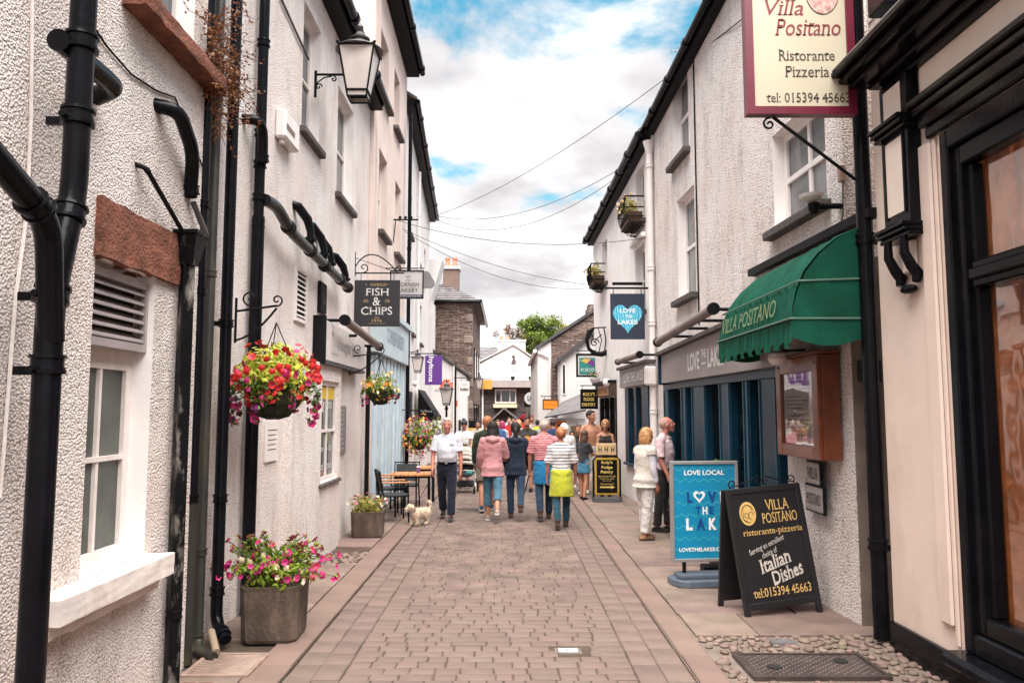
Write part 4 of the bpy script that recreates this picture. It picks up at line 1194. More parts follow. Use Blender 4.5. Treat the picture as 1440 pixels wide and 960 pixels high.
m_.build('dish_face', mat('grey_dish', (.20, .19, .19, 1), .5, .1), ds)
MB().tube([(c.x, 23.05, c.z), (-2.75, 23.2, c.z - .1)], .025, 6).build('arm', GREYPIPE, ds)
# ================================================================ RIGHT: NEAR CREAM HOUSE WITH BLACK WOODWORK
NX = 3.08
WN = Wall((NX, -1.0), (NX, 6.31), (-1, 0))
hn = thing('cream_house', 'nearest cream painted house on the right with glossy black window and cornice', 'house', (NX, 3, 0))
wo = (1.0 + 1.4, 5.30 + 1, .30, 3.86)
WN.front('wall', CREAM, hn, 6.4, 6.4, [wo], reveal=.10, rm=BLACK)
# incised block joints as thin real grooves are too fine: raised plaster edge strip and roll moulding instead
WN.box(MB(), 6.42, 6.58, .42, 3.86, .002, .035, .015).build('roll_moulding', CREAM, hn)
WN.box(MB(), 6.37, 6.415, .30, 3.86, .002, .02, .008).build('moulding_fillet', CREAM, hn)
WN.box(MB(), 0, 7.30, 0, .24, .002, .05, .01).build('plinth', BLACK, hn)
# window joinery
fr = MB()
def nb(mb, *a, ch=.012): WN.box(mb, *a, ch)
nb(fr, wo[1] - .09, wo[1], .30, 3.86, -.09, .03)
nb(fr, wo[0], wo[1] - .092, 3.72, 3.86, -.09, .03)
nb(fr, wo[0], wo[1] - .092, .302, .44, -.09, .02)
wf = fr.build('window', BLACK, hn, label='large glossy black framed shop window')
m_ = MB(); nb(m_, wo[1] - .17, wo[1] - .092, .44, 3.72, -.12, -.01); nb(m_, wo[0], wo[1] - .17, 3.58, 3.72, -.12, -.01); nb(m_, wo[0], wo[1] - .17, .44, .56, -.12, -.02); m_.build('inner_frame', BLACK, wf)
m_ = MB(); nb(m_, wo[1] - .23, wo[1] - .17, .56, 3.58, -.14, -.05); m_.build('sash_stile', BLACK, wf)
m_ = MB(); nb(m_, wo[0], wo[1] - .23, 2.72, 2.90, -.13, -.02); nb(m_, wo[0], wo[1] - .23, 2.77, 2.85, -.02, .01); m_.build('transom', BLACK, wf)
WN.box(MB(), wo[0], wo[1] - .21, .50, 2.74, -.125, -.115).build('pane', GLASSR, wf)
WN.box(MB(), wo[0], wo[1] - .21, 2.88, 3.62, -.125, -.115).build('pane', GLASSR, wf)
WN.box(MB(), 2.2, wo[1] + .06, .20, .30, -.05, .17, .03).build('sill', BLACK, wf)
WN.box(MB(), 2.2, wo[1] + .02, .13, .198, -.05, .10, .02).build('sill_moulding', BLACK, wf)
# room behind
m_ = MB(); WN.quadz(m_, [(1, .2, -3), (7, .2, -3), (7, 4, -3), (1, 4, -3)]); WN.quadz(m_, [(6.6, .2, -.3), (6.6, .2, -3), (6.6, 4, -3), (6.6, 4, -.3)]); WN.quadz(m_, [(1, .2, -.2), (7, .2, -.2), (7, .2, -3), (1, .2, -3)]); WN.quadz(m_, [(1, 4, -.2), (7, 4, -.2), (7, 4, -3), (1, 4, -3)]); WN.quadz(m_, [(1, .2, -.3), (1, .2, -3), (1, 4, -3), (1, 4, -.3)])
m_.build('room', mat('brown_room', (.20, .09, .05, 1), .8, .3), hn)
CURT = mat('brown_curtain', (.75, .28, .08, 1), .8, .25, 6)
m_ = MB(); n_ = 40
u0, u1 = 5.2, 6.52
vs = []; fs = []
for i in range(n_ + 1):
    u = u0 + (u1 - u0) * i / n_
    for z, amp in ((.5, .035), (3.7, .03)): vs.append(WN.P(u, z, -.19 + amp * math.sin(i * 1.3)))
m_.add(vs, [(2 * i, 2 * i + 2, 2 * i + 3, 2 * i + 1) for i in range(n_)])
m_.build('curtain', CURT, hn, smooth='all')
MB().tube([WN.P(wo[1] - .26, .6, -.15), WN.P(wo[1] - .26, 3.5, -.15)], .006, 6).build('brass_rod', mat('brass', (.6, .36, .12, 1), .3, .1, metal=.6), wf)
WN.box(MB(), wo[1] - .50, wo[1] - .235, .5, 3.6, -.17, -.14).build('sash_lining', mat('orange_brown_timber', (.50, .16, .045, 1), .7, .3, 9), wf)  # timber lining strip added close behind the glass where daylight reaches it
# architrave, frieze, cornice
for k, (za, zb, o) in enumerate(((3.87, 3.95, .05), (3.955, 4.05, .085), (4.055, 4.11, .12), (4.113, 4.17, .15))):
    WN.box(MB(), 0.5, 6.44 + .02 * k, za, zb, .003, o, .012).build('architrave_moulding', BLACK, hn)
WN.box(MB(), .5, 6.5, 4.175, 4.437, .002, .03).build('frieze', CREAMP, hn)
for k, (za, zb, o) in enumerate(((4.44, 4.48, .10), (4.483, 4.52, .18), (4.523, 4.565, .30), (4.568, 4.62, .37), (4.623, 4.68, .43))):
    WN.box(MB(), .5, 6.90 + o * .62, za, zb, .003, o, .014).build('cornice_moulding', BLACK, hn)
lead = MB(); lead.hexa([WN.P(.5, 4.683, .0), WN.P(7.15, 4.683, .0), WN.P(7.15, 4.683, .42), WN.P(.5, 4.683, .42)], [WN.P(.5, 4.9, .0), WN.P(7.15, 4.9, .0), WN.P(7.15, 4.695, .42), WN.P(.5, 4.695, .42)])
lead.build('lead_flashing', STEEL, hn)
# console (bracket pilaster)
cs = MB(); WN.box(cs, 6.56, 6.96, 3.30, 4.46, .004, .11, .008)
cons = cs.build('console', BLACK, hn, label='black console with cream panels')
WN.box(MB(), 6.63, 6.89, 3.40, 3.98, .111, .114).build('console_panel', CREAMP, cons)
WN.box(MB(), 6.63, 6.89, 4.16, 4.40, .111, .114).build('console_panel', CREAMP, cons)
WN.box(MB(), 6.61, 6.63, 3.38, 4.0, .111, .122).build('panel_bead', BLACKM, cons); WN.box(MB(), 6.89, 6.91, 3.38, 4.0, .111, .122).build('panel_bead', BLACKM, cons)
for za, o in ((4.02, .15), (4.055, .18), (4.09, .20)): WN.box(MB(), 6.53, 7.0 , za, za + .032, .004, o, .006).build('console_moulding', BLACK, cons)
for za, o in ((3.20, .14), (3.235, .17), (3.27, .19)): WN.box(MB(), 6.54, 6.99, za, za + .032, .004, o, .006).build('console_moulding', BLACK, cons)
m_ = MB()
for uu in (6.64, 6.88):
    m_.tube([WN.P(uu, 3.20, .13), WN.P(uu, 3.08, .13), WN.P(uu, 2.98, .08), WN.P(uu, 2.92, .035), WN.P(uu, 2.86, .05)], [.03, .035, .04, .045, .03], 10)
m_.build('scroll_foot', BLACK, cons, smooth=True)
WN.box(MB(), 6.68, 6.84, 2.95, 3.19, .004, .05, .01).build('foot_panel', CREAMP, cons)
m_ = MB(); m_.ball(WN.P(6.76, 2.82, .045), (.05, .10, .035), 10, 6); m_.build('drop_knob', BLACK, cons, smooth=True)
# bracket above the cornice
m_ = MB(); WN.box(m_, 6.52, 6.80, 4.98, 5.2, .004, .25, .01); WN.box(m_, 6.57, 6.75, 5.2, 6.4, .004, .14, .01)
m_.build('upper_console', BLACK, hn)
WN.box(MB(), 6.80, 7.30, 5.2, 6.38, .002, .012).build('upper_render', CREAMP, hn)
X, y = 3.03, 6.42
pipe('straight glossy black downpipe on the corner of the cream house at the right', [(X, y, 6.4), (X, y, .06)], .064, [zc(336, 0, y=y), zc(765, 0, y=y)], BLACK, [zc(340, 0, y=y), zc(770, 0, y=y)], wall_dir=(1, 0, 0), n=24)

# ================================================================ RIGHT HOUSE 1 (pebbledash over the gift shop and restaurant)
R1 = Wall((3.08, 6.9), (2.78, 14.35), (-1, 0))
r1 = thing('pebbledash_house', 'white pebbledash house on the right above the teal gift shop front', 'house', (2.9, 10.5, 0))
def ro(W, pxf, pxn, pyt, pyb, pyref):
    """far column, near column, rows of top and bottom read at column pyref"""
    a, b = W.pix(pxf, 400)[0], W.pix(pxn, 400)[0]
    zt = W.pix(pyref, pyt)[1]; zb = W.pix(pyref, pyb)[1]
    return (min(a, b), max(a, b), zb, zt)
wa = ro(R1, 1092, 1168, 168, 312, 1112)
wb = ro(R1, 954, 979, 270, 418, 965)
wc = ro(R1, 950, 973, 92, 218, 960)
sf = (R1.pix(1103, 500)[0], R1.pix(934, 500)[0], .12, 2.38)
R1.front('wall', PEB_RIGHT, r1, 7.7, 7.2, [wa, wb, wc, sf + (.02,)], reveal=.17, rm=SMOOTHW)
WPANE = mat('lace_curtained_pane', (.13, .13, .135, 1), .12, .5, 2.5, spec=.8)
for w in (wa, wb, wc):
    window(R1, r1, *w, .13, sill=SILL, cols=1 if w is not wa else 2, rows=2, fw=.085, bar=.06, sill_out=.12, sill_h=.10, pane=WPANE)
MB().box(3.085, 3.9, 6.885, 6.897, 0, 3.3).build('grey_side_render', MORTAR, r1)
eaves(R1, r1, 7.7, 7.2, out=.14, r=.062, jn=1.15)
# thin vertical cable and edge line
cable('thin dark cable running down the right pebbledash wall beside the upper windows', [R1.P(R1.pix(981, 300)[0], z, .015) for z in (7.4, 5.0, 3.2)], .012)
# the restaurant entrance canopy bar
m_ = MB(); a = R1.pix(1063, 391); m_ = R1.box(MB(), -.6, a[0], 3.52, 3.60, .003, .10); m_.build('canopy_board', BLACKM, r1)
# ---- shop front of the gift shop
shf = thing('gift_shop', 'teal blue gift shop front with tall panes under the grey fascia', 'shop', R1.P(4, 0, 0))
def uR(px): return R1.pix(px, 600)[0]
R1.box(MB(), sf[0], sf[1], .12, .56, -.10, .02, .01).build('stall_riser', TEAL, shf)
R1.box(MB(), sf[0], sf[1], .562, .61, -.12, .07, .01).build('sill', TEALM, shf)
R1.box(MB(), sf[0], sf[1], 2.28, 2.38, -.12, .03).build('head_rail', TEAL, shf)
for a, b in ((937, 944), (962, 969), (977, 996), (1016, 1031), (1050, 1058), (1073, 1098)):
    ua, ub = uR(b), uR(a)
    p = R1.box(MB(), ua, ub, .612, 2.278, -.10, .035, .012).build('pilaster', TEAL, shf)
    R1.box(MB(), ua + .01, ua + .045, .62, 2.27, .036, .055, .006).build('moulding', TEALM, p)
    R1.box(MB(), ub - .04, ub - .012, .62, 2.27, .036, .05, .006).build('moulding', TEALM, p)
for a, b in ((944, 962), (969, 977), (996, 1016), (1031, 1050), (1058, 1073)):
    R1.box(MB(), uR(b), uR(a), .612, 2.278, -.07, -.06).build('pane', GLASS, shf)
m_ = MB()
for q in ([(sf[0], 0, -1.8), (sf[1], 0, -1.8), (sf[1], 2.6, -1.8), (sf[0], 2.6, -1.8)], [(sf[0], 0.1, -.12), (sf[1], .1, -.12), (sf[1], .1, -1.8), (sf[0], .1, -1.8)], [(sf[0], 2.45, -.12), (sf[1], 2.45, -.12), (sf[1], 2.45, -1.8), (sf[0], 2.45, -1.8)],
          [(sf[0], 0, -.1), (sf[0], 2.5, -.1), (sf[0], 2.5, -1.8), (sf[0], 0, -1.8)], [(sf[1], 0, -.1), (sf[1], 2.5, -.1), (sf[1], 2.5, -1.8), (sf[1], 0, -1.8)]):
    R1.quadz(m_, q)
m_.build('shop_interior', mat('shop_dark_wall', (.12, .09, .08, 1), .8, .3), shf)
for k, z in enumerate((.7, 1.15, 1.6)):
    R1.box(MB(), sf[0] + .4, sf[1] - .4, z, z + .03, -1.3, -.9).build('shelf', mat('shelf_wood', (.30, .20, .12, 1), .6, .2), shf)
rs = random.Random(11)
for z in (.73, 1.18, 1.63):
    u = sf[0] + .5
    while u < sf[1] - .5:
        w = rs.uniform(.06, .16); h = rs.uniform(.08, .25)
        cc = rs.choice(((.5, .1, .08, 1), (.6, .55, .5, 1), (.08, .25, .35, 1), (.6, .35, .05, 1), (.2, .3, .1, 1)))
        R1.box(MB(), u, u + w, z, z + h, -1.2, -1.05, .01).build('gift_box', mat('gift_%d' % int(cc[0] * 100 + cc[1] * 10), cc, .5), shf)
        u += w + rs.uniform(.03, .2)
# orange paper sun in the window
m_ = MB(); c = R1.pix(1003, 508, -.15); n_ = 16
pts = [R1.P(c[0] + (.17 if i % 2 else .11) * math.cos(math.pi * i / n_), c[1] + (.30 if i % 2 else .20) * math.sin(math.pi * i / n_), -.13) for i in range(2 * n_)]
m_.add(pts, [tuple(range(2 * n_))]); m_.build('paper_sun', mat('orange_paper', (.85, .28, .03, 1), .6, .1), shf)
# fascia
fs_ = thing('shop_sign', 'grey shop fascia with white lettering Love the Lakes beside the green awning', 'sign', R1.P(4, 2.6, .1))
u0, u1 = uR(1110), R1.pix(931, 500, .13)[0]
m_ = MB(); m_.hexa([R1.P(u0, 2.385, .0), R1.P(u1, 2.385, .0), R1.P(u1, 2.385, .15), R1.P(u0, 2.385, .15)], [R1.P(u0, 3.02, .0), R1.P(u1, 2.86, .0), R1.P(u1, 2.86, .15), R1.P(u0, 3.02, .15)]); m_.build('board', GREYF, fs_)
m_ = MB(); m_.hexa([R1.P(u0, 3.023, .0), R1.P(u1 + .06, 2.863, .0), R1.P(u1 + .06, 2.863, .24), R1.P(u0, 3.023, .24)], [R1.P(u0, 3.09, .0), R1.P(u1 + .06, 2.93, .0), R1.P(u1 + .06, 2.92, .24), R1.P(u0, 3.08, .24)]); m_.build('slate_ledge', SILL, fs_)
R1.box(MB(), u1 + .003, u1 + .05, 2.36, 2.86, .0, .20).build('end_board', TEAL, fs_)
m_ = MB(); LW = mat('white_sign_letters', (.78, .76, .75, 1), .5, 0)
ul, ur = R1.pix(967, 500, .15)[0], R1.pix(1017, 500, .15)[0]
W_ = ul - ur; D_ = -R1.d
tilt = Vector((0, 0, 1))
def rl(s, fa, fb, z, h, **k): lettering(m_, s, R1.P(ul - W_ * (fa + fb) / 2, z, .1525), D_, tilt, w=W_ * (fb - fa), h=h, bold=.02, **k)
rl('LOVE', 0, .36, 2.64, .27); rl('THE', .41, .55, 2.72, .12); rl('~~', .42, .54, 2.58, .04); rl('LAKES', .60, 1.03, 2.64, .27)
m_.build('lettering', LW, fs_)
# roller awning above
a = R1.pix(925, 481, .45); b = R1.pix(1003, 434, .45)
rolled_awning(R1, 'closed grey roller awning over the Love the Lakes fascia', b[0], a[0], b[1], .45, [(b[0] + .05, b[1]), (b[0] + .9, b[1] - .04), (b[0] + 1.7, b[1] - .06), (b[0] + 2.5, b[1] - .1)], AWG, .062, b[1] - a[1])
# green awning
aw = thing('green_awning', 'green fabric awning with scalloped valance and faded Villa Positano lettering', 'awning', R1.P(.9, 2.4, .5))
GREEN = mat('green_canvas', (.003, .066, .040, 1), .75, .25, 5, .004, 7, spec=.2, dirt=.35, dirtcol=(.004, .05, .03, 1), dscale=3)
ya, yb = 6.44, 8.72
def rib(y, top):
    xw = 3.0
    return [(xw, 3.46), (2.50, 3.02), (2.46, 2.98), (2.40, 2.68)]
prof = [(2.98, 3.46), (2.80, 3.37), (2.64, 3.23), (2.52, 3.08), (2.45, 2.93), (2.41, 2.80), (2.39, 2.68)]
vs = []; fs = []; n_ = 90
for i in range(n_ + 1):
    y = ya + (yb - ya) * i / n_
    for j, (x, z) in enumerate(prof):
        wv = .017 * math.sin(i * 1.25 + j * .5) * math.sin(i * .31 + 1) * (1 if 0 < j < 6 else .2)
        vs.append((x - wv, y, z + wv))
k = len(prof)
for i in range(n_):
    for j in range(k - 1): fs.append((i * k + j, (i + 1) * k + j, (i + 1) * k + j + 1, i * k + j + 1))
MB().add(vs, fs).build('canopy', GREEN, aw, smooth='all')
vs = []; fs = []
per = (yb - ya) / 9
NV = 126
for i in range(NV + 1):
    y = ya + (yb - ya) * i / NV
    sc = abs(math.sin(math.pi * (y - ya) / per))
    wv = .016 * math.sin(i * .9) + .008 * math.sin(i * .37)
    vs += [(2.40, y, 2.675), (2.395 - wv * .6, y, 2.60), (2.39 - wv, y, 2.50 - .065 * sc ** .6)]
for i in range(NV):
    for j in range(2): fs.append((i * 3 + j, (i + 1) * 3 + j, (i + 1) * 3 + j + 1, i * 3 + j + 1))
MB().add(vs, fs).build('valance', GREEN, aw, smooth='all')
for y, s_ in ((ya, -1), (yb, 1)):                           # side cheeks with their own scallop
    m_ = MB()
    top = [(x, z) for x, z in prof]
    bot = []
    for i in range(13):
        x = 2.39 + (3.0 - 2.39) * i / 12
        bot.append((x, 2.52 - .07 * abs(math.sin(math.pi * i / 12)) if i < 12 else 2.5))
    ring = top + bot
    m_.add([(x, y, z) for x, z in ring], [tuple(range(len(ring)))])
    m_.build('side_cheek', GREEN, aw)
for (x, z) in ((2.46, 3.0), (2.385, 2.68)):
    MB().tube([(2.99, ya - .01, z + (.02 if z > 2.9 else 0)), (x - .01, ya - .01, z), (x - .015, yb + .01, z), (2.95, yb + .01, z)], .009, 8).build('seam_piping', mat('grey_piping', (.09, .17, .13, 1), .5), aw, smooth=True)
m_ = MB(); GOLD = mat('gold_lettering', (.62, .40, .11, 1), .45, .1); FG = mat('faded_gold', (.17, .22, .09, 1), .6, .4, 30)
lettering(m_, 'VILLA POSITANO', (2.39, (ya + yb) / 2 + .12, 2.83), (0, -1, 0), (.16, 0, 1), w=1.75, h=.17, serif=True)
m_.build('faded_lettering', FG, aw)
# menu case
mc = thing('menu_case', 'red brown wooden menu case with a glass door below the green awning', 'menu case', (2.88, 7.62, 1.45), rot=(0, 0, R(-90)))
WOOD = mat('red_brown_wood', (.16, .042, .018, 1), .38, .25, 5, .001, 60, coat=.2)
m_ = MB(); m_.box(-.55, .55, -.0, .17, 0, .98, .008); b_ = m_.build('case', WOOD, mc, world=False)
m_ = MB()
for q in ((-.55, -.42, 0, .98), (.42, .55, 0, .98), (-.419, .419, 0, .12), (-.419, .419, .83, .98)): m_.box(q[0], q[1], -.045, -.004, q[2], q[3], .006)
dr = m_.build('door_frame', WOOD, mc, world=False)
MB().box(-.57, .57, -.06, .17, .983, 1.01, .005).build('case_top', WOOD, mc, world=False)
MB().box(-.419, .419, -.020, -.015, .12, .83).build('glass', GLASSR, dr, world=False)
MB().box(-.41, .41, -.010, -.006, .13, .82).build('menu_sheet', mat('menu_paper', (.50, .45, .45, 1), .6, .12, 6), mc, world=False)
m_ = MB()
for i in range(16):
    z = .78 - i * .038
    if i in (4, 9): continue
    m_.box(-.32, .32 - rs.uniform(0, .3), -.0125, -.011, z, z + .008)
m_.build('menu_text', mat('menu_ink', (.15, .12, .12, 1), .7, 0), mc, world=False)
for x in (-.48, .48): MB().lathe([(.012, -.01), (.012, 0)], (x, -.048, .9), 8, 'y').build('screw', STEEL, mc, world=False)
# little two-tile sign
ts = thing('tile_sign', 'small tiled Villa Positano name plate in a black iron holder on the corner wall', 'sign', (2.99, 7.55, .86), rot=(0, 0, R(-92)))
TILE = mat('glazed_tile', (.34, .28, .26, 1), .35, .35, 30)
for z0, z1, w, s_ in ((.34, .54, .19, 'VILLA'), (.08, .31, .25, 'POSITANO')):
    MB().box(-w, w, -.03, .0, z0 - .02, z1 + .02, .008).build('holder', BLACKM, ts, world=False)
    q = MB().box(-w + .02, w - .02, -.036, -.031, z0, z1).build('tile', TILE, ts, world=False)
    m_ = MB(); lettering(m_, s_, (0, -.0385, (z0 + z1) / 2), (1, 0, 0), (0, 0, 1), w=(w - .03) * 1.7, h=.11, serif=True); m_.build('lettering', DARKIN, q, world=False)
    m_ = MB()
    for a in range(11):
        x = -w + .02 + (2 * w - .04) * a / 10
        for z in (z0 + .006, z1 - .014): m_.box(x - .004, x + .004, -.0375, -.0362, z, z + .008)
    m_.build('tile_border', mat('brown_border', (.14, .06, .04, 1), .5), q, world=False)
m_ = MB()
for s_ in (-1, 1):
    scroll(m_, (s_ * .05, -.015, .63), .05, 1.2, R(90), (s_, 0, 0), (0, 0, 1), .008)
    scroll(m_, (s_ * .16, -.015, .40), .04, 1.0, R(90), (s_, 0, 0), (0, 0, 1), .008)
    m_.ball((s_ * .155, -.015, .50), .022, 8, 6); m_.ball((s_ * .19, -.015, .36), .022, 8, 6)
m_.tube([(0, -.01, .6), (0, -.01, .78)], .012, 8)
m_.build('iron_scrollwork', BLACKM, ts, world=False, smooth=True)
ab = thing('alarm_box', 'small dark box on the grey side wall behind the right downpipe', 'box', (3.2, 6.86, 2.2))
MB().box(3.13, 3.32, 6.82, 6.895, 2.16, 2.36, .01).build('case', DARKIN, ab)
lp = thing('round_lamp', 'small round white lamp under the green awning', 'lamp', (2.75, 7.6, 2.5))
MB().lathe([(.02, .10), (.09, .06), (.10, 0), (.06, -.05), (.02, -.06)], (2.72, 7.75, 2.42), 14).build('globe', WPAINT, lp, smooth=True)
MB().tube([(2.72, 7.75, 2.5), (3.0, 7.75, 2.52)], .012, 6).build('arm', BLACKM, lp)
# floodlight and its box
fl_ = thing('security_light', 'white headed security light with black arm on the right wall under the hanging sign', 'security light', R1.P(R1.pix(1185, 290)[0], 3.7, 0))
c = R1.pix(1183, 290)
MB().tube([R1.P(c[0], c[1], .0), R1.P(c[0], c[1], .10), R1.P(c[0] + .02, c[1], .22)], .028, 8).build('arm', BLACKM, fl_)
MB().lathe([(.03, -.08), (.05, -.04), (.055, .02)], R1.P(c[0] + .02, c[1] + .01, .25), 12).build('sensor', BLACKM, fl_, smooth=True)
MB().lathe([(.05, 0), (.10, .03), (.11, .06), (.02, .075)], R1.P(c[0] + .02, c[1] + .05, .27), 14).build('lamp_head', WPAINT, fl_, smooth=True)
R1.box(MB(), c[0] - .12, c[0] - .06, c[1] + .20, c[1] + .36, .0, .06, .01).build('junction_box', mat('brown_box', (.30, .20, .16, 1), .5), fl_)
MB().tube([R1.P(c[0] - .09, c[1] + .2, .02), R1.P(c[0] - .07, c[1] - .1, .02), R1.P(c[0] + .15, c[1] - .45, .02)], .006, 5).build('lead', BLACKM, fl_)

# ---------------------------------------------------------------- hanging sign Villa Positano
def sign_panel(t, x0, x1, z0, z1, y, fr_m, bd_m, fw=.05, th=.06):
    m_ = MB()
    m_.box(x0, x0 + fw, y - th / 2, y + th / 2, z0, z1); m_.box(x1 - fw, x1, y - th / 2, y + th / 2, z0, z1)
    m_.box(x0 + fw, x1 - fw, y - th / 2, y + th / 2, z0, z0 + fw); m_.box(x0 + fw, x1 - fw, y - th / 2, y + th / 2, z1 - fw, z1)
    m_.build('frame', fr_m, t)
    return MB().box(x0 + fw, x1 - fw, y - th / 2 + .018, y + th / 2 - .018, z0 + fw, z1 - fw).build('board', bd_m, t)
ys = 6.12
A, B = on_y(1049, 163, ys), on_y(1203, 163, ys)
vx0, vx1, vz0 = A.x, B.x, A.z
vz1 = vz0 + 1.2
vp = thing('hanging_sign', 'large cream hanging sign of the Villa Positano ristorante in a maroon frame', 'sign', ((vx0 + vx1) / 2, ys, vz0))
MAROON = mat('maroon_paint', (.14, .010, .028, 1), .35, .1); CRB = mat('cream_board', (.54, .47, .35, 1), .5, .04, 2)
bd = sign_panel(vp, vx0, vx1, vz0, vz1, ys, MAROON, CRB, .065, .09)
yt = ys - .03
def zt_(py): return on_y(1125, py, ys).z
def xt_(px): return on_y(px, 100, ys).x
m_ = MB()
lettering(m_, 'Villa', (xt_(1103), yt, zt_(13)), (1, 0, 0), (0, 0, 1), w=.33, h=.14, serif=True, shear=.2)
lettering(m_, 'Positano', (xt_(1136), yt, zt_(41)), (1, 0, 0), (0, 0, 1), w=.545, h=.145, serif=True, shear=.2)
m_.build('lettering', mat('dark_red_letters', (.20, .012, .02, 1), .5, 0), vp)
m_ = MB(); INK = mat('brown_black_ink', (.045, .03, .02, 1), .5, 0)
lettering(m_, 'Ristorante', (xt_(1133), yt, zt_(80)), (1, 0, 0), (0, 0, 1), w=.465, h=.095, serif=True)
lettering(m_, 'Pizzeria', (xt_(1133), yt, zt_(103)), (1, 0, 0), (0, 0, 1), w=.365, h=.095, serif=True)
lettering(m_, 'tel: 015394 45663', (xt_(1133), yt, zt_(139)), (1, 0, 0), (0, 0, 1), w=.69, h=.086, serif=True)
m_.build('lettering', INK, vp)
def oval(c, rx, rz, y, n=32): return [(c[0] + rx * math.cos(2 * math.pi * i / n), y, c[1] + rz * math.sin(2 * math.pi * i / n)) for i in range(n)]
cc = (xt_(1158), zt_(-8))
m_ = MB(); m_.add(oval(cc, .14, .195, yt), [tuple(range(32))]); m_.build('oval_rim', INK, vp)
m_ = MB(); m_.add(oval(cc, .134, .188, yt - .002), [tuple(range(32))]); m_.build('oval_picture', mat('pink_etching', (.62, .33, .30, 1), .6, .5, 26, vdetail=6), vp)
bk = MB()
bk.tube([(vx0 + .22, ys, vz0 - .01), (2.9, ys + .15, on_y(1208, 245, ys).z)], .014, 8)
scroll(bk, (vx0 + .19, ys, vz0 - .07), .055, 1.3, R(80), (1, 0, 0), (0, 0, 1), .009, sgn=1)
bk.tube([(vx0 + .1, ys, vz1 + .06), (3.02, ys, vz1 + .06)], .02, 8)
bk.tube([(vx0 + .2, ys, vz1 + .06), (vx0 + .2, ys, vz1)], .01, 6); bk.tube([(vx1 - .2, ys, vz1 + .06), (vx1 - .2, ys, vz1)], .01, 6)
bk.build('bracket', BLACKM, vp, smooth=True)

# ================================================================ RIGHT HOUSE 2
R2 = Wall((2.72, 14.42), (2.40, 21.6), (-1, 0))
r2 = thing('white_house', 'white rendered house on the right with two iron flower troughs under the eaves', 'house', (2.6, 18, 0))
w1 = (.55, 1.35, 5.72, 6.85); w2 = (4.9, 5.7, 5.2, 6.3); w3 = (.6, 1.5, 3.9, 5.25)
s2 = (R2.pix(913, 600)[0] + .02, R2.pix(881, 600)[0], .80, 2.40)
s3 = (R2.pix(868, 600)[0], R2.pix(845, 600)[0], .12, 2.24)
R2.front('wall', SMOOTHW, r2, 7.1, 6.62, [w1, w2, w3, s2 + (.02,), s3 + (.02,)], reveal=.18)
for w in (w1, w2, w3): window(R2, r2, *w, .14, sill=SILL, rows=2, cols=1)
R2.box(MB(), .45, 1.65, 5.33, 5.42, .003, .10, .01).build('hood_mould', SMOOTHW, r2)
eaves(R2, r2, 7.1, 6.62, out=.17, r=.075, jn=1.0)
whp = pipe('white downpipe with a hopper between the two right-hand houses', [(2.70, 14.40, 7.0), (2.70, 14.40, .05)], .062, [6.6, 4.6, 3.55, 1.9], WPAINT, wall_dir=(1, 0, 0))
MB().lathe([(.06, -.22), (.10, -.05), (.12, .02), (.13, .05)], (2.70, 14.40, 7.02), 12).build('hopper', WPAINT, whp, smooth=True)
ab2 = thing('alarm_box', 'white alarm box at the end of the grey fascia near the white downpipe', 'alarm box', (2.6, 14.2, 2.6))
MB().box(2.52, 2.74, 14.25, 14.36, 2.38, 2.74, .03).build('case', WPAINT, ab2)
sh2 = thing('gift_shop', 'second smaller teal shop front beyond the white downpipe', 'shop', R2.P(1.5, 0, 0))
def u2(px): return R2.pix(px, 600)[0]
R2.box(MB(), s2[0], s2[1], .74, .80, -.1, .08, .01).build('sill', TEAL, sh2)
for a, b in ((881, 886), (894, 897), (905, 914)): R2.box(MB(), u2(b), u2(a), .80, 2.40, -.08, .03, .01).build('pilaster', TEAL, sh2)
for a, b in ((886, 894), (897, 905)): R2.box(MB(), u2(b), u2(a), .80, 2.38, -.06, -.05).build('pane', GLASSR, sh2)
R2.box(MB(), s2[0], s2[1], .8, 2.4, -.8, -.7).build('back_panel', mat('display_backing', (.34, .30, .30, 1), .7, .4, 3), sh2)
R2.box(MB(), s2[0], s2[1], .78, .8, -.8, -.1).build('display_shelf', WPAINT, sh2)
fs2 = thing('shop_sign', 'smaller grey Love the Lakes fascia further down the right', 'sign', R2.P(1.5, 2.6, .1))
u0, u1 = R2.pix(913, 520, .12)[0], R2.pix(872, 540, .12)[0]
R2.box(MB(), u0, u1, 2.41, 2.80, .0, .13).build('board', GREYF, fs2); R2.box(MB(), u0 - .03, u1 + .03, 2.803, 2.86, .0, .2).build('slate_ledge', SILL, fs2)
m_ = MB(); lettering(m_, 'LOVE THE LAKES', R2.P((u0 + u1) / 2, 2.60, .1325), -R2.d, (0, 0, 1), w=(u1 - u0) * .66, h=.19, bold=.01); m_.build('lettering', LW, fs2)
a = R2.pix(868, 524, .4); b = R2.pix(898, 508, .4)
rolled_awning(R2, 'short closed roller awning above the smaller grey fascia', b[0], a[0], 2.92, .38, [(b[0] + .03, 2.92), (a[0] - .1, 2.9)], AWG, .055)
sh3 = thing('fudge_shop', 'dark fudge shop front at the far end of the right-hand houses', 'shop', R2.P(5, 0, 0))
R2.box(MB(), s3[0], s3[1], .12, .5, -.08, .02).build('stall_riser', BLACK, sh3)
for k in range(4):
    u = s3[0] + (s3[1] - s3[0] - .1) * k / 3; R2.box(MB(), u, u + .10, .5, 2.24, -.08, .03).build('pilaster', BLACK, sh3)
R2.box(MB(), s3[0], s3[1], .5, 2.2, -.06, -.05).build('pane', GLASSR, sh3)
R2.box(MB(), s3[0], s3[1], .2, 2.3, -.9, -.8).build('back_panel', mat('warm_shop_wall', (.25, .12, .05, 1), .7, .4, 3), sh3)
fs3 = thing('shop_sign', 'orange lettered fudge shop fascia under the white globe lamp', 'sign', R2.P(5, 2.4, .1))
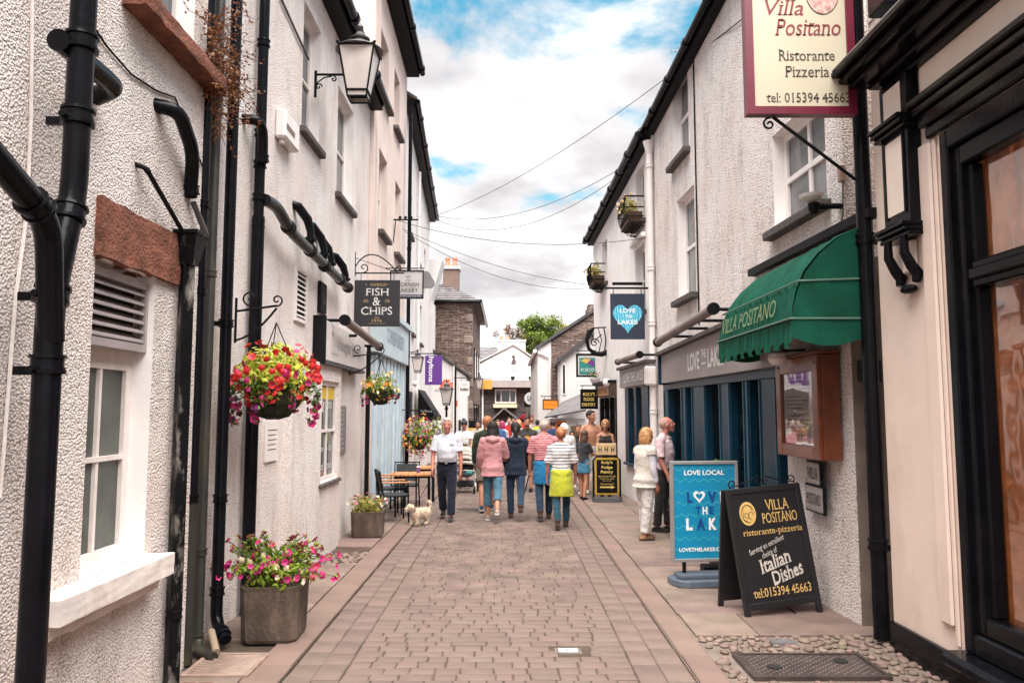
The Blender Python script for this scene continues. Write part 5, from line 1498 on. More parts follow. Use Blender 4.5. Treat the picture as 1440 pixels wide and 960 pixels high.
u0, u1 = s3[0], s3[1]
R2.box(MB(), u0, u1, 2.26, 2.56, 0, .13).build('board', mat('dark_brown_board', (.05, .025, .015, 1), .5), fs3)
m_ = MB(); R2.box(m_, u0, u1, 2.565, 2.64, 0, .22); m_.build('cornice', BLACKM, fs3)
m_ = MB(); R2.box(m_, u0 + .3, u1 - .5, 2.29, 2.53, .1305, .145); m_.build('name_panel', mat('orange_wood', (.50, .22, .07, 1), .5), fs3)
m_ = MB(); lettering(m_, "ROLY'S FUDGE", R2.P((u0 + u1) / 2 - .1, 2.41, .1475), -R2.d, (0, 0, 1), w=(u1 - u0) * .5, h=.15, bold=.01); m_.build('lettering', INK, fs3)
gl = thing('globe_lamp', 'white globe lamp fixed over the fudge shop fascia', 'lamp', R2.P(u0, 2.6, .2))
MB().ball(R2.P(u0 + .1, 2.58, .22), .10, 12, 8).build('globe', WPAINT, gl, smooth=True)

# hanging heart sign
ys = 14.62
A, B = on_y(858, 413, ys), on_y(907, 477, ys)
hs = thing('hanging_sign', 'square navy hanging sign with a blue heart lettered Love the Lakes', 'sign', ((A.x + B.x) / 2, ys, B.z))
NAVY = mat('navy_sign', (.018, .024, .05, 1), .5, .05)
MB().box(A.x, B.x, ys - .015, ys + .015, B.z, A.z).build('board', NAVY, hs)
cx, cz, s_ = (A.x + B.x) / 2, (A.z + B.z) / 2 - .01, .0182
hp_ = []
for i in range(48):
    t_ = 2 * math.pi * i / 48; hp_.append((cx + s_ * .96 * 16 * math.sin(t_) ** 3, ys - .018, cz + s_ * 1.06 * (13 * math.cos(t_) - 5 * math.cos(2 * t_) - 2 * math.cos(3 * t_) - math.cos(4 * t_))))
m_ = MB(); c0 = (cx, ys - .018, cz); m_.add([c0] + hp_, [(0, 1 + i, 1 + (i + 1) % 48) for i in range(48)])
HEART = stripe_mat('heart_stripes', '#2f9fc4', '#7ccde0', .045, .62, 0, .5, .03)
m_.build('heart', HEART, hs)
m_ = MB(); WL = mat('white_letters', (.82, .82, .82, 1), .5, 0)
lettering(m_, 'LOVE', (cx, ys - .0205, cz + .12), (1, 0, 0), (0, 0, 1), w=.30, h=.085, bold=.02)
lettering(m_, 'THE', (cx + .02, ys - .0205, cz + .01), (1, 0, 0), (0, 0, 1), w=.13, h=.06, bold=.02)
lettering(m_, 'LAKES', (cx, ys - .0205, cz - .10), (1, 0, 0), (0, 0, 1), w=.38, h=.085, bold=.02)
m_.build('lettering', WL, hs)
m_ = MB(); m_.tube([(A.x - .12, ys, A.z + .11), (2.74, ys, A.z + .11)], .02, 8)
for x in (A.x + .06, B.x - .06): m_.tube([(x, ys, A.z), (x, ys, A.z + .11)], .008, 6)
m_.build('bracket', BLACKM, hs)
MB().tube([(A.x + .03, ys - .1, A.z + .18), (B.x - .05, ys - .1, A.z + .18)], .03, 10).build('sign_light', BLACKM, hs, smooth=True)

# generic board signs facing down the street
def flat_sign(label, px0, py0, px1, py1, Y, frame, board, fw, texts=(), name='hanging_sign', hang=None, wallx=None, decor=None):
    A, B = on_y(px0, py0, Y), on_y(px1, py1, Y)
    t = thing(name, label, 'sign', ((A.x + B.x) / 2, Y, B.z))
    sign_panel(t, A.x, B.x, B.z, A.z, Y, frame, board, fw, .05) if fw else MB().box(A.x, B.x, Y - .02, Y + .02, B.z, A.z).build('board', board, t)
    yf = Y - .0225 if not fw else Y - .012
    for s, px, py, w, h, m, kw in texts:
        c = on_y(px, py, Y); k = Y / FPX
        lettering(MB(), s, (c.x, yf - .003, c.z), (1, 0, 0), (0, 0, 1), w=w * k, h=h * k, **kw).build('lettering', m, t)
    if hang:
        z = on_y(px0, hang, Y).z
        m_ = MB(); m_.tube([(min(A.x, wallx), Y, z), (max(B.x, wallx), Y, z)], .015, 6)
        for x in (A.x + .06, B.x - .06): m_.tube([(x, Y, A.z), (x, Y, z)], .007, 5)
        m_.build('bracket', BLACKM, t)
    return t, A, B, yf
GOLDL = mat('gold_letters', (.72, .50, .13, 1), .5, 0)
flat_sign("black hanging sign with gold lettering Roly's Fudge Pantry", 816, 547, 841, 575, 20.6, BLACKM, BLACKM, 0,
          [("ROLY'S", 828, 554, 17, 5, GOLDL, dict(bold=.03, serif=True)), ('FUDGE', 828, 561, 15, 5, GOLDL, dict(bold=.03, serif=True)), ('PANTRY', 828, 568.5, 20, 5, GOLDL, dict(bold=.03, serif=True))], hang=542, wallx=2.42)
t, A, B, yf = flat_sign('framed white hanging sign lettered Porto over green with a yellow and purple shape', 810, 497, 841, 530, 21.3, BLACKM, WPAINT, .05, [], hang=493, wallx=2.5)
k = 21.3 / FPX
def P_(px, py, y=21.3): q = on_y(px, py, y); return (q.x, q.z)
m_ = MB(); a, b = P_(814.5, 503), P_(837, 526); m_.box(a[0], b[0], yf - .006, yf - .003, b[1], a[1]); m_.build('green_field', mat('sea_green', (.02, .24, .21, 1), .5), t)
m_ = MB(); pts = [P_(*q) for q in ((816, 507), (823, 504), (831, 505), (825, 511))]; m_.add([(x, yf - .008, z) for x, z in pts], [(0, 1, 2, 3)]); m_.build('yellow_shape', mat('sign_yellow', (.75, .48, .10, 1), .5), t)
m_ = MB(); pts = [P_(*q) for q in ((825, 511), (831, 505), (836, 508), (836, 516))]; m_.add([(x, yf - .008, z) for x, z in pts], [(0, 1, 2, 3)]); m_.build('purple_shape', mat('sign_purple', (.16, .03, .22, 1), .5), t)
c = P_(826, 520); lettering(MB(), 'PORTO', (c[0], yf - .008, c[1]), (1, 0, 0), (0, 0, 1), w=19 * k, h=5 * k, serif=True).build('lettering', WL, t)
# black wrought iron sign bracket
ib = thing('iron_bracket', 'ornate black wrought iron bracket jutting from the far right corner', 'bracket', (2.4, 19.6, 3.7))
m_ = MB(); Y = 19.6
def q3(px, py): c = on_y(px, py, Y); return (c.x, Y, c.z)
m_.tube([q3(856, 494), q3(846, 498), q3(836, 497), q3(828, 490), q3(825, 478), q3(829, 466), q3(836, 461)], [.07, .07, .06, .045, .05, .08, .02], 10)
m_.tube([q3(833, 461), q3(856, 460)], .018, 6); m_.tube([q3(849, 460), q3(852, 478), q3(850, 494)], .015, 6); m_.tube([q3(841, 461), q3(846, 478), q3(842, 496)], .012, 6)
m_.tube([q3(832, 470), q3(836, 480), q3(846, 470)], .015, 6); m_.tube([q3(856, 455), q3(856, 500)], .02, 6)
scroll(m_, q3(836, 482), .12, 1.4, 0, (1, 0, 0), (0, 0, 1), .014)
m_.build('ironwork', BLACKM, ib, smooth=True)
# ================================================================ FAR LEFT
def house_box(name, label, x0, x1, y0, y1, zt, m, ztb=None):
    """four walls; returns the root"""
    t = thing(name, label, 'house', ((x0 + x1) / 2, (y0 + y1) / 2, 0))
    MB().box(x0, x1, y0, y1, 0, zt).build('wall', m, t)
    return t
l5 = house_box('stone_house', 'dark rubble stone house with hipped slate roof at the far left', -7.0, -1.45, 30.0, 38.0, 6.15, RUBBLE)
m_ = MB()
zt = 6.22; ov = .28
E = [(-7.2, 29.8, zt), (-1.45 + ov, 29.8, zt), (-1.45 + ov, 38.2, zt - .05), (-7.2, 38.2, zt)]
Rr = [(-2.75, 31.6, 7.15), (-2.75, 36.5, 7.15)]
m_.add(E + Rr, [(0, 1, 4), (1, 2, 5, 4), (2, 3, 5), (3, 0, 4, 5), (3, 2, 1, 0)]); m_.build('roof', SLATE, l5)
rw_ = random.Random(3)
def courses(par, a, b, c, d, rows, cols, m, th=.02, name='slate'):
    """slates as real overlapping pieces on the quad a b (eaves) d c (ridge)"""
    a, b, c, d = map(Vector, (a, b, c, d)); mb = MB()
    nrm = (b - a).cross(c - a).normalized()
    if nrm.z < 0: nrm = -nrm
    for r in range(rows):
        q0, q1 = r / rows, min(1, (r + 1.25) / rows)
        for k in range(cols):
            p0, p1 = (k + .5 * (r % 2)) / cols, (k + 1 + .5 * (r % 2)) / cols - .04 / cols
            if p0 >= 1: continue
            p1 = min(1, p1)
            f = lambda p, q, h: a.lerp(b, p).lerp(c.lerp(d, p), q) + nrm * h
            h = th * (1.6 + rw_.uniform(-.3, .3))
            mb.add([f(p0, q0, h), f(p1, q0, h), f(p1, q1, .004), f(p0, q1, .004), f(p0, q0, .004), f(p1, q0, .004)], [(0, 1, 2, 3), (4, 5, 1, 0), (1, 5, 2), (0, 3, 4)])
    return mb.build(name + '_courses', m, par, kind='stuff')
courses(l5, E[0], E[1], (-2.9, 31.6, 7.15), (-2.75, 31.6, 7.15), 9, 16, SLATE)
courses(l5, (-1.17, 29.8, zt), (-1.17, 38.2, zt), (-2.75, 31.6, 7.15), (-2.75, 36.5, 7.15), 9, 16, SLATE)
MB().tube([(-1.12, 29.7, 6.18), (-1.12, 38.2, 6.12)], .07, 8).build('gutter', BLACK, l5)
MB().tube([(-4, 29.72, 6.16), (-1.12, 29.72, 6.16)], .06, 8).build('gutter', BLACK, l5)
for i in range(7):                                   # corner quoins
    z = .3 + i * .85
    MB().box(-1.46 - (.34 if i % 2 else .2), -1.43, 29.97, 30.25, z, z + .3, .02).build('quoin', mat('pale_quoin', (.26, .19, .16, 1), .8, .25), l5)
ch = MB().box(-2.72, -2.08, 31.2, 31.9, 6.3, 7.72).build('chimney', mat('brown_roughcast', (.18, .12, .10, 1), .9, .2), l5)
MB().box(-2.78, -2.02, 31.14, 31.96, 7.722, 7.82).build('chimney_cap', FARW, ch)
for x in (-2.56, -2.26): MB().lathe([(.10, 7.83), (.085, 8.15), (.11, 8.16), (.11, 8.24)], (x, 31.55, 0), 10).build('chimney_pot', TERRA, ch, smooth=True)
for i, y in enumerate((31.5, 33.5, 35.5)):
    for z in (.9, 3.2):
        f = MB().box(-1.46, -1.41, y, y + .9, z, z + 1.3).build('window', BLACKM, l5); MB().box(-1.409, -1.405, y + .08, y + .82, z + .08, z + 1.22).build('pane', PANE, f)
# low white building in front of its gable
lw = thing('white_outbuilding', 'low white building with sloping top in front of the stone house', 'building', (-2.2, 28.5, 0))
y = 28.6
za, zb = on_y(607, 488, y).z, on_y(656, 530, y).z
xa, xb = on_y(600, 500, y).x, on_y(656, 530, y).x
m_ = MB(); m_.hexa([(xa, y, 0), (xb, y, 0), (xb, y + 1.35, 0), (xa, y + 1.35, 0)], [(xa, y, za), (xb, y, zb), (xb, y + 1.35, zb), (xa, y + 1.35, za)]); m_.build('wall', FARW, lw)
m_ = MB(); m_.hexa([(xa, y - .1, za + .01), (xb + .12, y - .1, zb + .01), (xb + .12, y + 1.36, zb + .01), (xa, y + 1.36, za + .01)], [(xa, y - .1, za + .10), (xb + .12, y - .1, zb + .08), (xb + .12, y + 1.36, zb + .08), (xa, y + 1.36, za + .10)]); m_.build('roof_edge', SLATED, lw)
for px in (638, 640.5): 
    c = on_y(px, 560, y); MB().tube([(c.x, y - .06, on_y(px, 512, y).z), (c.x, y - .06, .02)], .035, 6).build('downpipe', BLACK if px > 639 else WPAINT, lw)
for px0, px1, py0, py1 in ((638, 641, 588, 640), (645, 648, 590, 640), (650, 654, 588, 640)):
    a, b = on_y(px0, py0, y), on_y(px1, py1, y); MB().box(a.x, b.x, y - .03, y - .004, max(b.z, .02), a.z).build('dark_slot', DARKIN, lw)
a = on_y(628, 540, y)
lettering(MB(), 'lla', (a.x + .02, y - .006, a.z), (1, 0, 0), (0, 0, 1), w=.62, h=.34, bold=.04, shear=.35).build('painted_lettering', mat('orange_red_paint', (.75, .13, .04, 1), .5), lw)
a = on_y(622, 548, y); lettering(MB(), 'cuisine', (a.x, y - .006, a.z), (1, 0, 0), (0, 0, 1), w=.55, h=.12, shear=.2).build('small_lettering', INK, lw)
a = on_y(642, 567, y); lettering(MB(), '8', (a.x, y - .006, a.z), (1, 0, 0), (0, 0, 1), w=.09, h=.24, bold=.05).build('painted_number', mat('red_mark', (.55, .08, .05, 1), .5), lw)
oc = thing('yellow_porch', 'ochre yellow painted porch pillar with moulded top at the far left', 'porch', (-1.2, 26.4, 0))
OCH = mat('ochre_paint', (.62, .33, .06, 1), .6, .1)
a, b = on_y(660, 606, 26.0), on_y(674, 606, 26.0)
MB().box(a.x, b.x, 26.0, 26.6, 0, a.z).build('pillar', OCH, oc); MB().box(a.x - .08, b.x + .06, 25.92, 26.68, a.z + .002, a.z + .10, .01).build('capital', OCH, oc)
MB().box(a.x - .02, b.x + .02, 25.97, 26.63, a.z + .102, a.z + .35).build('scroll_top', BLACKM, oc)
flat_sign('white hanging sign with red and black lettering for Indian food', 646, 536, 660, 556, 26.3, WPAINT, WPAINT, 0,
          [('real', 653, 540, 7, 3, MATS['red_mark'], {}), ('Indian', 653, 547, 12, 5, INK, dict(bold=.03))], hang=531, wallx=-1.9)
flat_sign('small orange yellow hanging sign beside a lantern at the far left', 677, 534, 692, 547, 31.0, OCH, OCH, 0, [], hang=533, wallx=-1.45)
flat_sign('purple hanging banner with the word hyltons running downwards', 598, 500, 621.5, 541, 20.2, mat('purple_banner', (.115, .03, .24, 1), .5, .08), MATS['purple_banner'], 0, [], hang=497, wallx=-2.6)
c = on_y(605.5, 519, 20.2)
lettering(MB(), 'hyltons', (c.x, 20.175, c.z), (0, 0, -1), (1, 0, 0), w=.66, h=.17, bold=.02).build('lettering', WL, bpy.data.objects[[o.name for o in COL.objects if o.get('label', '').startswith('purple hanging')][0]])
# black wedge awning
ba = thing('black_awning', 'small black wedge awning lettered hyltons on the far left', 'awning', (-2.4, 21.5, 1.7))
y = 21.0
p = [on_y(588, 547, y), on_y(588, 591, y), on_y(613, 591, y), on_y(613, 586, y)]
m_ = MB(); m_.add([tuple(q) for q in p] + [(q.x, y + 1.7, q.z) for q in p], [(0, 1, 2, 3), (7, 6, 5, 4), (0, 3, 7, 4), (3, 2, 6, 7), (1, 5, 6, 2), (0, 4, 5, 1)])
m_.build('canopy', BLACKM, ba)
c = on_y(600, 578, y); lettering(MB(), 'hyltons', (c.x, y - .004, c.z), (1, 0, 0), (0, 0, 1), w=.30, h=.075, bold=.02).build('lettering', WL, ba)

# ================================================================ END OF THE STREET
eh = thing('white_gable_house', 'white gabled house closing the far end of the street with stone ground floor', 'house', (0, 47, 0))
y = 46.0
def e(px, py, Y=46.0): q = on_y(px, py, Y); return (q.x, q.z)
x0 = e(672, 500)[0]; x1 = e(768, 500)[0]
ap = e(722, 485); le = e(673, 513); re_ = e(768, 519)
m_ = MB()
poly = [(x0, 0), (x1, 0), (x1, re_[1]), ap, (x0, le[1])]
m_.add([(x, y, z) for x, z in poly] + [(x, y + 9, z) for x, z in poly], [tuple(range(5)), tuple(range(9, 4, -1))] + [(i, (i + 1) % 5, (i + 1) % 5 + 5, i + 5) for i in range(5)])
m_.build('wall', FARW, eh)
m_ = MB()
for a, b in ((ap, (x0 - .2, le[1])), (ap, (x1 + .2, re_[1]))):
    m_.hexa([(a[0], y - .1, a[1] + .003), (b[0], y - .1, b[1] + .003), (b[0], y + 9.1, b[1] + .003), (a[0], y + 9.1, a[1] + .003)], [(a[0], y - .1, a[1] + .1), (b[0], y - .1, b[1] + .1), (b[0], y + 9.1, b[1] + .1), (a[0], y + 9.1, a[1] + .1)])
m_.build('roof', mat('pale_verge', (.55, .50, .50, 1), .7), eh)
a, b = e(700, 479), e(739, 499)
chm = MB().box(a[0], b[0], y + .3, y + 1.0, b[1] - 1, a[1]).build('chimney', FARW, eh); MB().box(a[0] - .05, b[0] + .05, y + .25, y + 1.05, a[1] + .002, a[1] + .08).build('chimney_cap', FARW, chm)
for px in (705, 714): c = e(px, 478); MB().lathe([(.10, c[1] + .05), (.09, c[1] + .3)], (c[0], y + .65, 0), 8).build('chimney_pot', TERRA, chm)
a, b = e(673, 535), e(768, 545)
MB().box(x0, x1, y - .9, y - .003, b[1], a[1]).build('canopy', mat('grey_felt_canopy', (.33, .28, .27, 1), .8, .1), eh)
MB().box(x0, x1, y - .20, y - .004, 0, b[1] - .003).build('stone_ground_floor', RUBBLED, eh)
yy = y - .205
a, b = e(696, 547), e(726, 567)
f = MB().box(a[0], b[0], yy - .05, yy, b[1], a[1]).build('window', WPAINT, eh)
for k in range(3):
    wdt = (b[0] - a[0]); fr_ = ((.06, .27), (.32, .68), (.73, .94))[k]
    MB().box(a[0] + wdt * fr_[0], a[0] + wdt * fr_[1], yy - .056, yy - .052, b[1] + .1, a[1] - .1).build('pane', PANE, f)
a, b = e(694, 568), e(727, 573); MB().box(a[0], b[0], yy - .4, yy, b[1], a[1]).build('window_box', mat('cream_trough', (.6, .5, .35, 1), .6), f)
# porch gable and door
a, b = e(690, 593), e(731, 574); c = e(709, 575); d = e(731, 593)
m_ = MB()
for s_ in (a, d): m_.hexa([(c[0], yy - .6, c[1]), (s_[0], yy - .6, s_[1]), (s_[0], yy, s_[1]), (c[0], yy, c[1])], [(c[0], yy - .6, c[1] + .12), (s_[0], yy - .6, s_[1] + .12), (s_[0], yy, s_[1] + .12), (c[0], yy, c[1] + .12)])
m_.build('porch_roof', SLATE, eh)
MB().box(c[0] - .45, c[0] + .45, yy - .02, yy - .002, 0, 1.25).build('door', DARKIN, eh)
# painted emblem on the gable: a small standing figure over a line of script
DK = mat('emblem_paint', (.10, .08, .08, 1), .7)
m_ = MB(); c = e(722, 508)
m_.add([(c[0] + q[0], y - .006, c[1] + q[1]) for q in ((-.14, -.20), (.12, -.20), (.16, 0), (.08, .16), (.12, .30), (.0, .40), (-.12, .30), (-.04, .14), (-.10, 0))], [tuple(range(9))])
c = e(723, 521); lettering(m_, 'TORRESDAL', (c[0], y - .006, c[1]), (1, 0, 0), (0, 0, 1), w=.62, h=.12)
m_.build('painted_emblem', DK, eh)
for px in (721, 746):
    c = e(px, 532); MB().lathe([(.05, -.1), (.14, .05), (.10, .12)], (c[0], y - .15, c[1]), 8).build('wall_lamp', BLACKM, eh)
pipe('white downpipe on the dark stone ground floor at the end of the street', [(e(681, 0)[0], y - .3, 3.2), (e(681, 0)[0], y - .3, .1)], .05, [], WPAINT, n=8)
bh = thing('grey_roof_house', 'grey slate roofed house behind the white gable at the far left', 'house', (-4, 52, 0))
MB().box(-9, -1.2, 50, 56, 0, 5.0).build('wall', FARW, bh)
m_ = MB(); m_.add([(-9, 49.7, 4.9), (-.2, 49.7, 4.9), (-.8, 53, 6.3), (-9, 53, 6.3), (-.2, 56.3, 4.9), (-9, 56.3, 4.9)], [(0, 1, 2, 3), (3, 2, 4, 5), (1, 4, 2), (0, 3, 5)]); m_.build('roof', SLATE, bh)
courses(bh, (-9, 49.7, 4.9), (-.2, 49.7, 4.9), (-9, 53, 6.3), (-.8, 53, 6.3), 12, 26, SLATE)
ws = thing('wall_clock_sign', 'black board with a round white emblem on a post at the far end', 'sign', (.9, 35, 0))
y = 36.0
a, b, c = on_y(737, 551, y), on_y(757, 572, y), on_y(746, 560, y)
MB().box(a.x, b.x, y, y + .08, b.z, a.z).build('board', BLACKM, ws)
m_ = MB(); m_.lathe([(.29, -.02), (.29, 0)], (c.x, y - .003, c.z), 24, 'y'); m_.build('roundel', WL, ws)
lettering(MB(), 'UB', (c.x, y - .028, c.z), (1, 0, 0), (0, 0, 1), w=.28, h=.24, bold=.03).build('lettering', INK, ws)
for px in (741, 748): q = on_y(px, 600, y); MB().tube([(q.x, y + .04, .0), (q.x, y + .04, b.z)], .05, 8).build('post', STEEL, ws)
# ================================================================ FAR RIGHT
r3 = thing('stone_gable_house', 'far right house with slate rubble gable and white painted edge', 'house', (2.4, 28, 0))
y = 27.0
def g(px, py, Y=27.0): q = on_y(px, py, Y); return (q.x, q.z)
xl, xm, xr = g(756, 500)[0], g(775, 500)[0], 7.0
zl, zm, zr_ = g(756, 490)[1], g(775, 479)[1], g(838, 438)[1]
slope = (zr_ - zm) / (g(838, 438)[0] - xm)
zr2 = zm + slope * (5.0 - xm)
def slab(m_, poly, y0, y1):
    n = len(poly); m_.add([(x, y0, z) for x, z in poly] + [(x, y1, z) for x, z in poly], [tuple(range(n)), tuple(range(2 * n - 1, n - 1, -1))] + [(i, (i + 1) % n, (i + 1) % n + n, i + n) for i in range(n)])
m_ = MB(); slab(m_, [(xl, 0), (xm, 0), (xm, zm), (xl, zl)], y, y + 9); m_.build('white_wall', FARW, r3)
m_ = MB(); slab(m_, [(xm + .002, 0), (7, 0), (7, zr2 - 1.2), (5, zr2), (xm + .002, zm)], y, y + 9); m_.build('stone_wall', RUBBLE, r3)
m_ = MB(); m_.hexa([(xl - .1, y - .12, zl - .06), (5, y - .12, zr2 + .0), (5, y + 9, zr2), (xl - .1, y + 9, zl - .06)], [(xl - .1, y - .12, zl + .05), (5, y - .12, zr2 + .12), (5, y + 9, zr2 + .12), (xl - .1, y + 9, zl + .05)]); m_.build('roof', SLATED, r3)
MB().tube([(xl - .1, y - .2, zl - .1), (xl - .1, y + 8, zl - .1)], .07, 8).build('gutter', WPAINT, r3)
MB().tube([(xl + .02, y - .06, zl - .15), (xl + .42, y - .06, zl - .32), (xl + .42, y - .06, .05)], .04, 8).build('downpipe', WPAINT, r3)
a, b = g(826, 430, 29), g(842, 447, 29); cm_ = MB().box(a[0], a[0] + 1.0, 29, 29.8, b[1] - 1, a[1] - .1).build('chimney', RUBBLE, r3)
for i in range(3): MB().box(a[0] + .05 + i * .3, a[0] + .25 + i * .3, 29.1, 29.7, a[1] - .098, a[1] + .08).build('chimney_pot', RUBBLE, cm_)
r3b = thing('white_cottage', 'white cottage end with sloping slate edge behind the orange sign', 'house', (2.6, 25.5, 0))
y = 25.4
xl, zl = g(788, 508, y); xr, zr_ = g(838, 469, y); slope = (zr_ - zl) / (xr - xl); xr2 = 4.2; zr2 = zl + slope * (xr2 - xl)
m_ = MB(); slab(m_, [(xl, 0), (xr2, 0), (xr2, zr2), (xl, zl)], y, y + 1.5); m_.build('wall', FARW, r3b)
m_ = MB(); m_.hexa([(xl - .12, y - .15, zl - .08), (xr2, y - .15, zr2), (xr2, y + 1.55, zr2), (xl - .12, y + 1.55, zl - .08)], [(xl - .12, y - .15, zl + .06), (xr2, y - .15, zr2 + .14), (xr2, y + 1.55, zr2 + .14), (xl - .12, y + 1.55, zl + .06)]); m_.build('roof_edge', SLATED, r3b)
a, b = g(790, 511, y), g(796, 555, y); f = MB().box(a[0], b[0], y - .03, y - .003, b[1], a[1]).build('window', WPAINT, r3b); MB().box(a[0] + .03, b[0] - .03, y - .036, y - .032, b[1] + .05, a[1] - .05).build('pane', PANE, f)
a, b = g(808, 560, y), g(826, 572, y)
# lean-to shop
ls = thing('lean_to_shop', 'lean-to shop with stone slate roof and orange doorway on the far right', 'shop', (1.9, 24.5, 0))
ye = 23.6
xa, xb = g(766, 588, ye)[0], 2.36
zA = g(766, 588, ye)[1]; zA2 = g(818, 580, ye)[1]
zt = g(800, 563, 25.3)[1]
mm_ = [(xa, ye, zA), (xb, ye, zA2 + .05), (xb, 25.38, g(836, 556, 25.4)[1]), (g(790, 567, 25.4)[0], 25.38, g(790, 567, 25.4)[1])]
m_ = MB(); m_.hexa(mm_, [(p[0], p[1], p[2] + .05) for p in mm_]); m_.build('roof', SLATE, ls)
courses(ls, mm_[0], mm_[1], mm_[3], mm_[2], 7, 12, SLATE, .03)
yw = 24.0
MB().box(xa + .18, xb, yw, 25.38, 0, min(zA, zA2) - .0).build('wall', FARW, ls)
ORG = mat('orange_paint', (.75, .16, .02, 1), .5, .1)
a, b = g(781, 592, yw)[0], g(796, 592, yw)[0]
d_ = MB().box(a, b, yw - .05, yw - .004, .1, 1.6).build('door_frame', ORG, ls); MB().box(a + .07, b - .07, yw - .056, yw - .052, .9, 1.5).build('pane', PANE, d_); MB().box(a + .07, b - .07, yw - .056, yw - .052, .15, .8).build('pane', PANE, d_)
a, b = g(769, 592, yw)[0], g(776, 592, yw)[0]; MB().box(a, b, yw - .08, yw - .01, .1, 1.55).build('orange_post', ORG, ls)
for px in (801, 811): a = g(px, 600, yw)[0]; f = MB().box(a, a + .26, yw - .04, yw - .004, .6, 1.5).build('window', WPAINT, ls); MB().box(a + .03, a + .23, yw - .046, yw - .042, .65, 1.45).build('pane', mat('warm_pane', (.30, .20, .12, 1), .2, .5, 4), f)
t, A, B, yf = flat_sign('orange hanging sign with dark frame at the far right', 763, 561, 785.5, 576, 24.6, mat('dark_bronze', (.06, .03, .02, 1), .5), mat('bright_orange_board', (.85, .27, .015, 1), .5), .03, [], hang=557, wallx=1.0)
lettering(MB(), 'TRATTORIA', ((A.x + B.x) / 2, yf - .003, (A.z + B.z) / 2), (1, 0, 0), (0, 0, 1), w=.36, h=.07).build('lettering', mat('faint_orange_letters', (.55, .13, .01, 1), .5), t)

# ---------------------------------------------------------------- tree
tr = thing('leafy_tree', 'big round green tree rising behind the white gable house', 'tree', (2.6, 62, 0))
BARK = mat('bark', (.06, .04, .03, 1), .9, .3, 5, .01, 10)
LEAF = leaf_mat('tree_leaves', '#243a0e', '#7f8f34')
rt = random.Random(8)
c0 = on_y(759, 487, 62)
m_ = MB(); m_.tube([(c0.x, 62, 0), (c0.x + .1, 62, 2.5), (c0.x - .1, 62, 5), (c0.x, 62, 7.5)], [.45, .35, .28, .10], 10)
m_.build('trunk', BARK, tr, smooth=True)
tips = []
lm = MB()
for i in range(46):
    a = rt.uniform(0, 6.28); el = rt.uniform(-.45, 1.4); d = Vector((math.cos(a) * math.cos(el), math.sin(a) * math.cos(el), math.sin(el)))
    ln = rt.uniform(1.1, 2.15); s_ = Vector((c0.x, 62, 6.2 + rt.uniform(-1, 1)))
    e_ = Vector((c0.x, 62, c0.z)) + Vector((d.x * ln * 1.0, d.y * ln, d.z * ln * 1.12))
    lm.tube([s_, s_.lerp(e_, .5) + Vector((0, 0, .15)), e_], [.09, .05, .02], 5); tips.append(e_)
lm.build('branch', BARK, tr)
m_ = MB()
def leaves(mb, c, r, n, size, r_, flat=1.0):
    for _ in range(n):
        d = Vector((r_.gauss(0, 1), r_.gauss(0, 1), r_.gauss(0, 1) * flat)).normalized() * r * (r_.random() ** .4)
        p = c + d; a = Vector((r_.gauss(0, 1), r_.gauss(0, 1), r_.gauss(0, .6))).normalized(); b = a.cross(Vector((r_.gauss(0, .5), r_.gauss(0, .5), 1))).normalized()
        s_ = size * r_.uniform(.7, 1.3); a = a * s_; b = b * s_ * .6
        mb.add([p - a, p + b - Vector((0, 0, s_ * .1)), p + a, p - b - Vector((0, 0, s_ * .1))], [(0, 1, 2, 3)])
for q in tips: leaves(m_, q, rt.uniform(.45, .75), 210, .10, rt, .7)
m_.build('crown', LEAF, tr, kind='stuff')
for k, (px, py, rr, col, lab, yy) in enumerate(((722, 470, .9, ('#6b4a34', '#8a6a4a'), 'thin brownish shrub top left of the big green tree', 58), (797, 460, .8, ('#6d7a30', '#a8a050'), 'pale yellow green tree top right of the big green tree', 66))):
    c = on_y(px, py, yy); t = thing('small_tree', lab, 'tree', (c.x, yy, 0)); MB().tube([(c.x, yy, 0), (c.x, yy, c.z)], [.15, .03], 6).build('trunk', BARK, t)
    m_ = MB()
    for i in range(12):
        d = Vector((rt.gauss(0, .8), rt.gauss(0, .5), rt.gauss(0, .45))) * rr; leaves(m_, c + d, .28, 60, .08, rt)
    lm = MB()
    for i in range(10): lm.tube([(c.x, yy, c.z - .5), c + Vector((rt.gauss(0, .8), 0, rt.gauss(.1, .4))) * rr], .02, 4)
    lm.build('branch', BARK, t); m_.build('crown', leaf_mat('leaves_%d' % k, *col), t, kind='stuff')
# ================================================================ FLOWERS
def petal_flower(name, m, r, cup=.35, petals=5, eye=None):
    mb = MB(); n = petals * 2
    vs = [(0, 0, 0)]
    for i in range(n):
        a = 2 * math.pi * i / n; q = r * (1 if i % 2 == 0 else .78); vs.append((q * math.cos(a), q * math.sin(a), r * cup * (1 if i % 2 == 0 else .8)))
    mb.add(vs, [(0, 1 + i, 1 + (i + 1) % n) for i in range(n)])
    me = bpy.data.meshes.new(name); me.from_pydata(mb.v, [], mb.f); me.materials.append(m)
    if eye:
        b = len(mb.v); k = 6
        mb.add([(0, 0, r * .02)] + [(r * .28 * math.cos(2 * math.pi * i / k), r * .28 * math.sin(2 * math.pi * i / k), r * (.28 * cup + .03)) for i in range(k)], [(0, 1 + i, 1 + (i + 1) % k) for i in range(k)])
        me = bpy.data.meshes.new(name); me.from_pydata(mb.v, [], mb.f); me.materials.append(m); me.materials.append(eye)
        me.polygons.foreach_set('material_index', [0] * n + [1] * k)
    return me
def fcol(name, c): return mat(name, c, .55, .2, 40, sheen=.1)
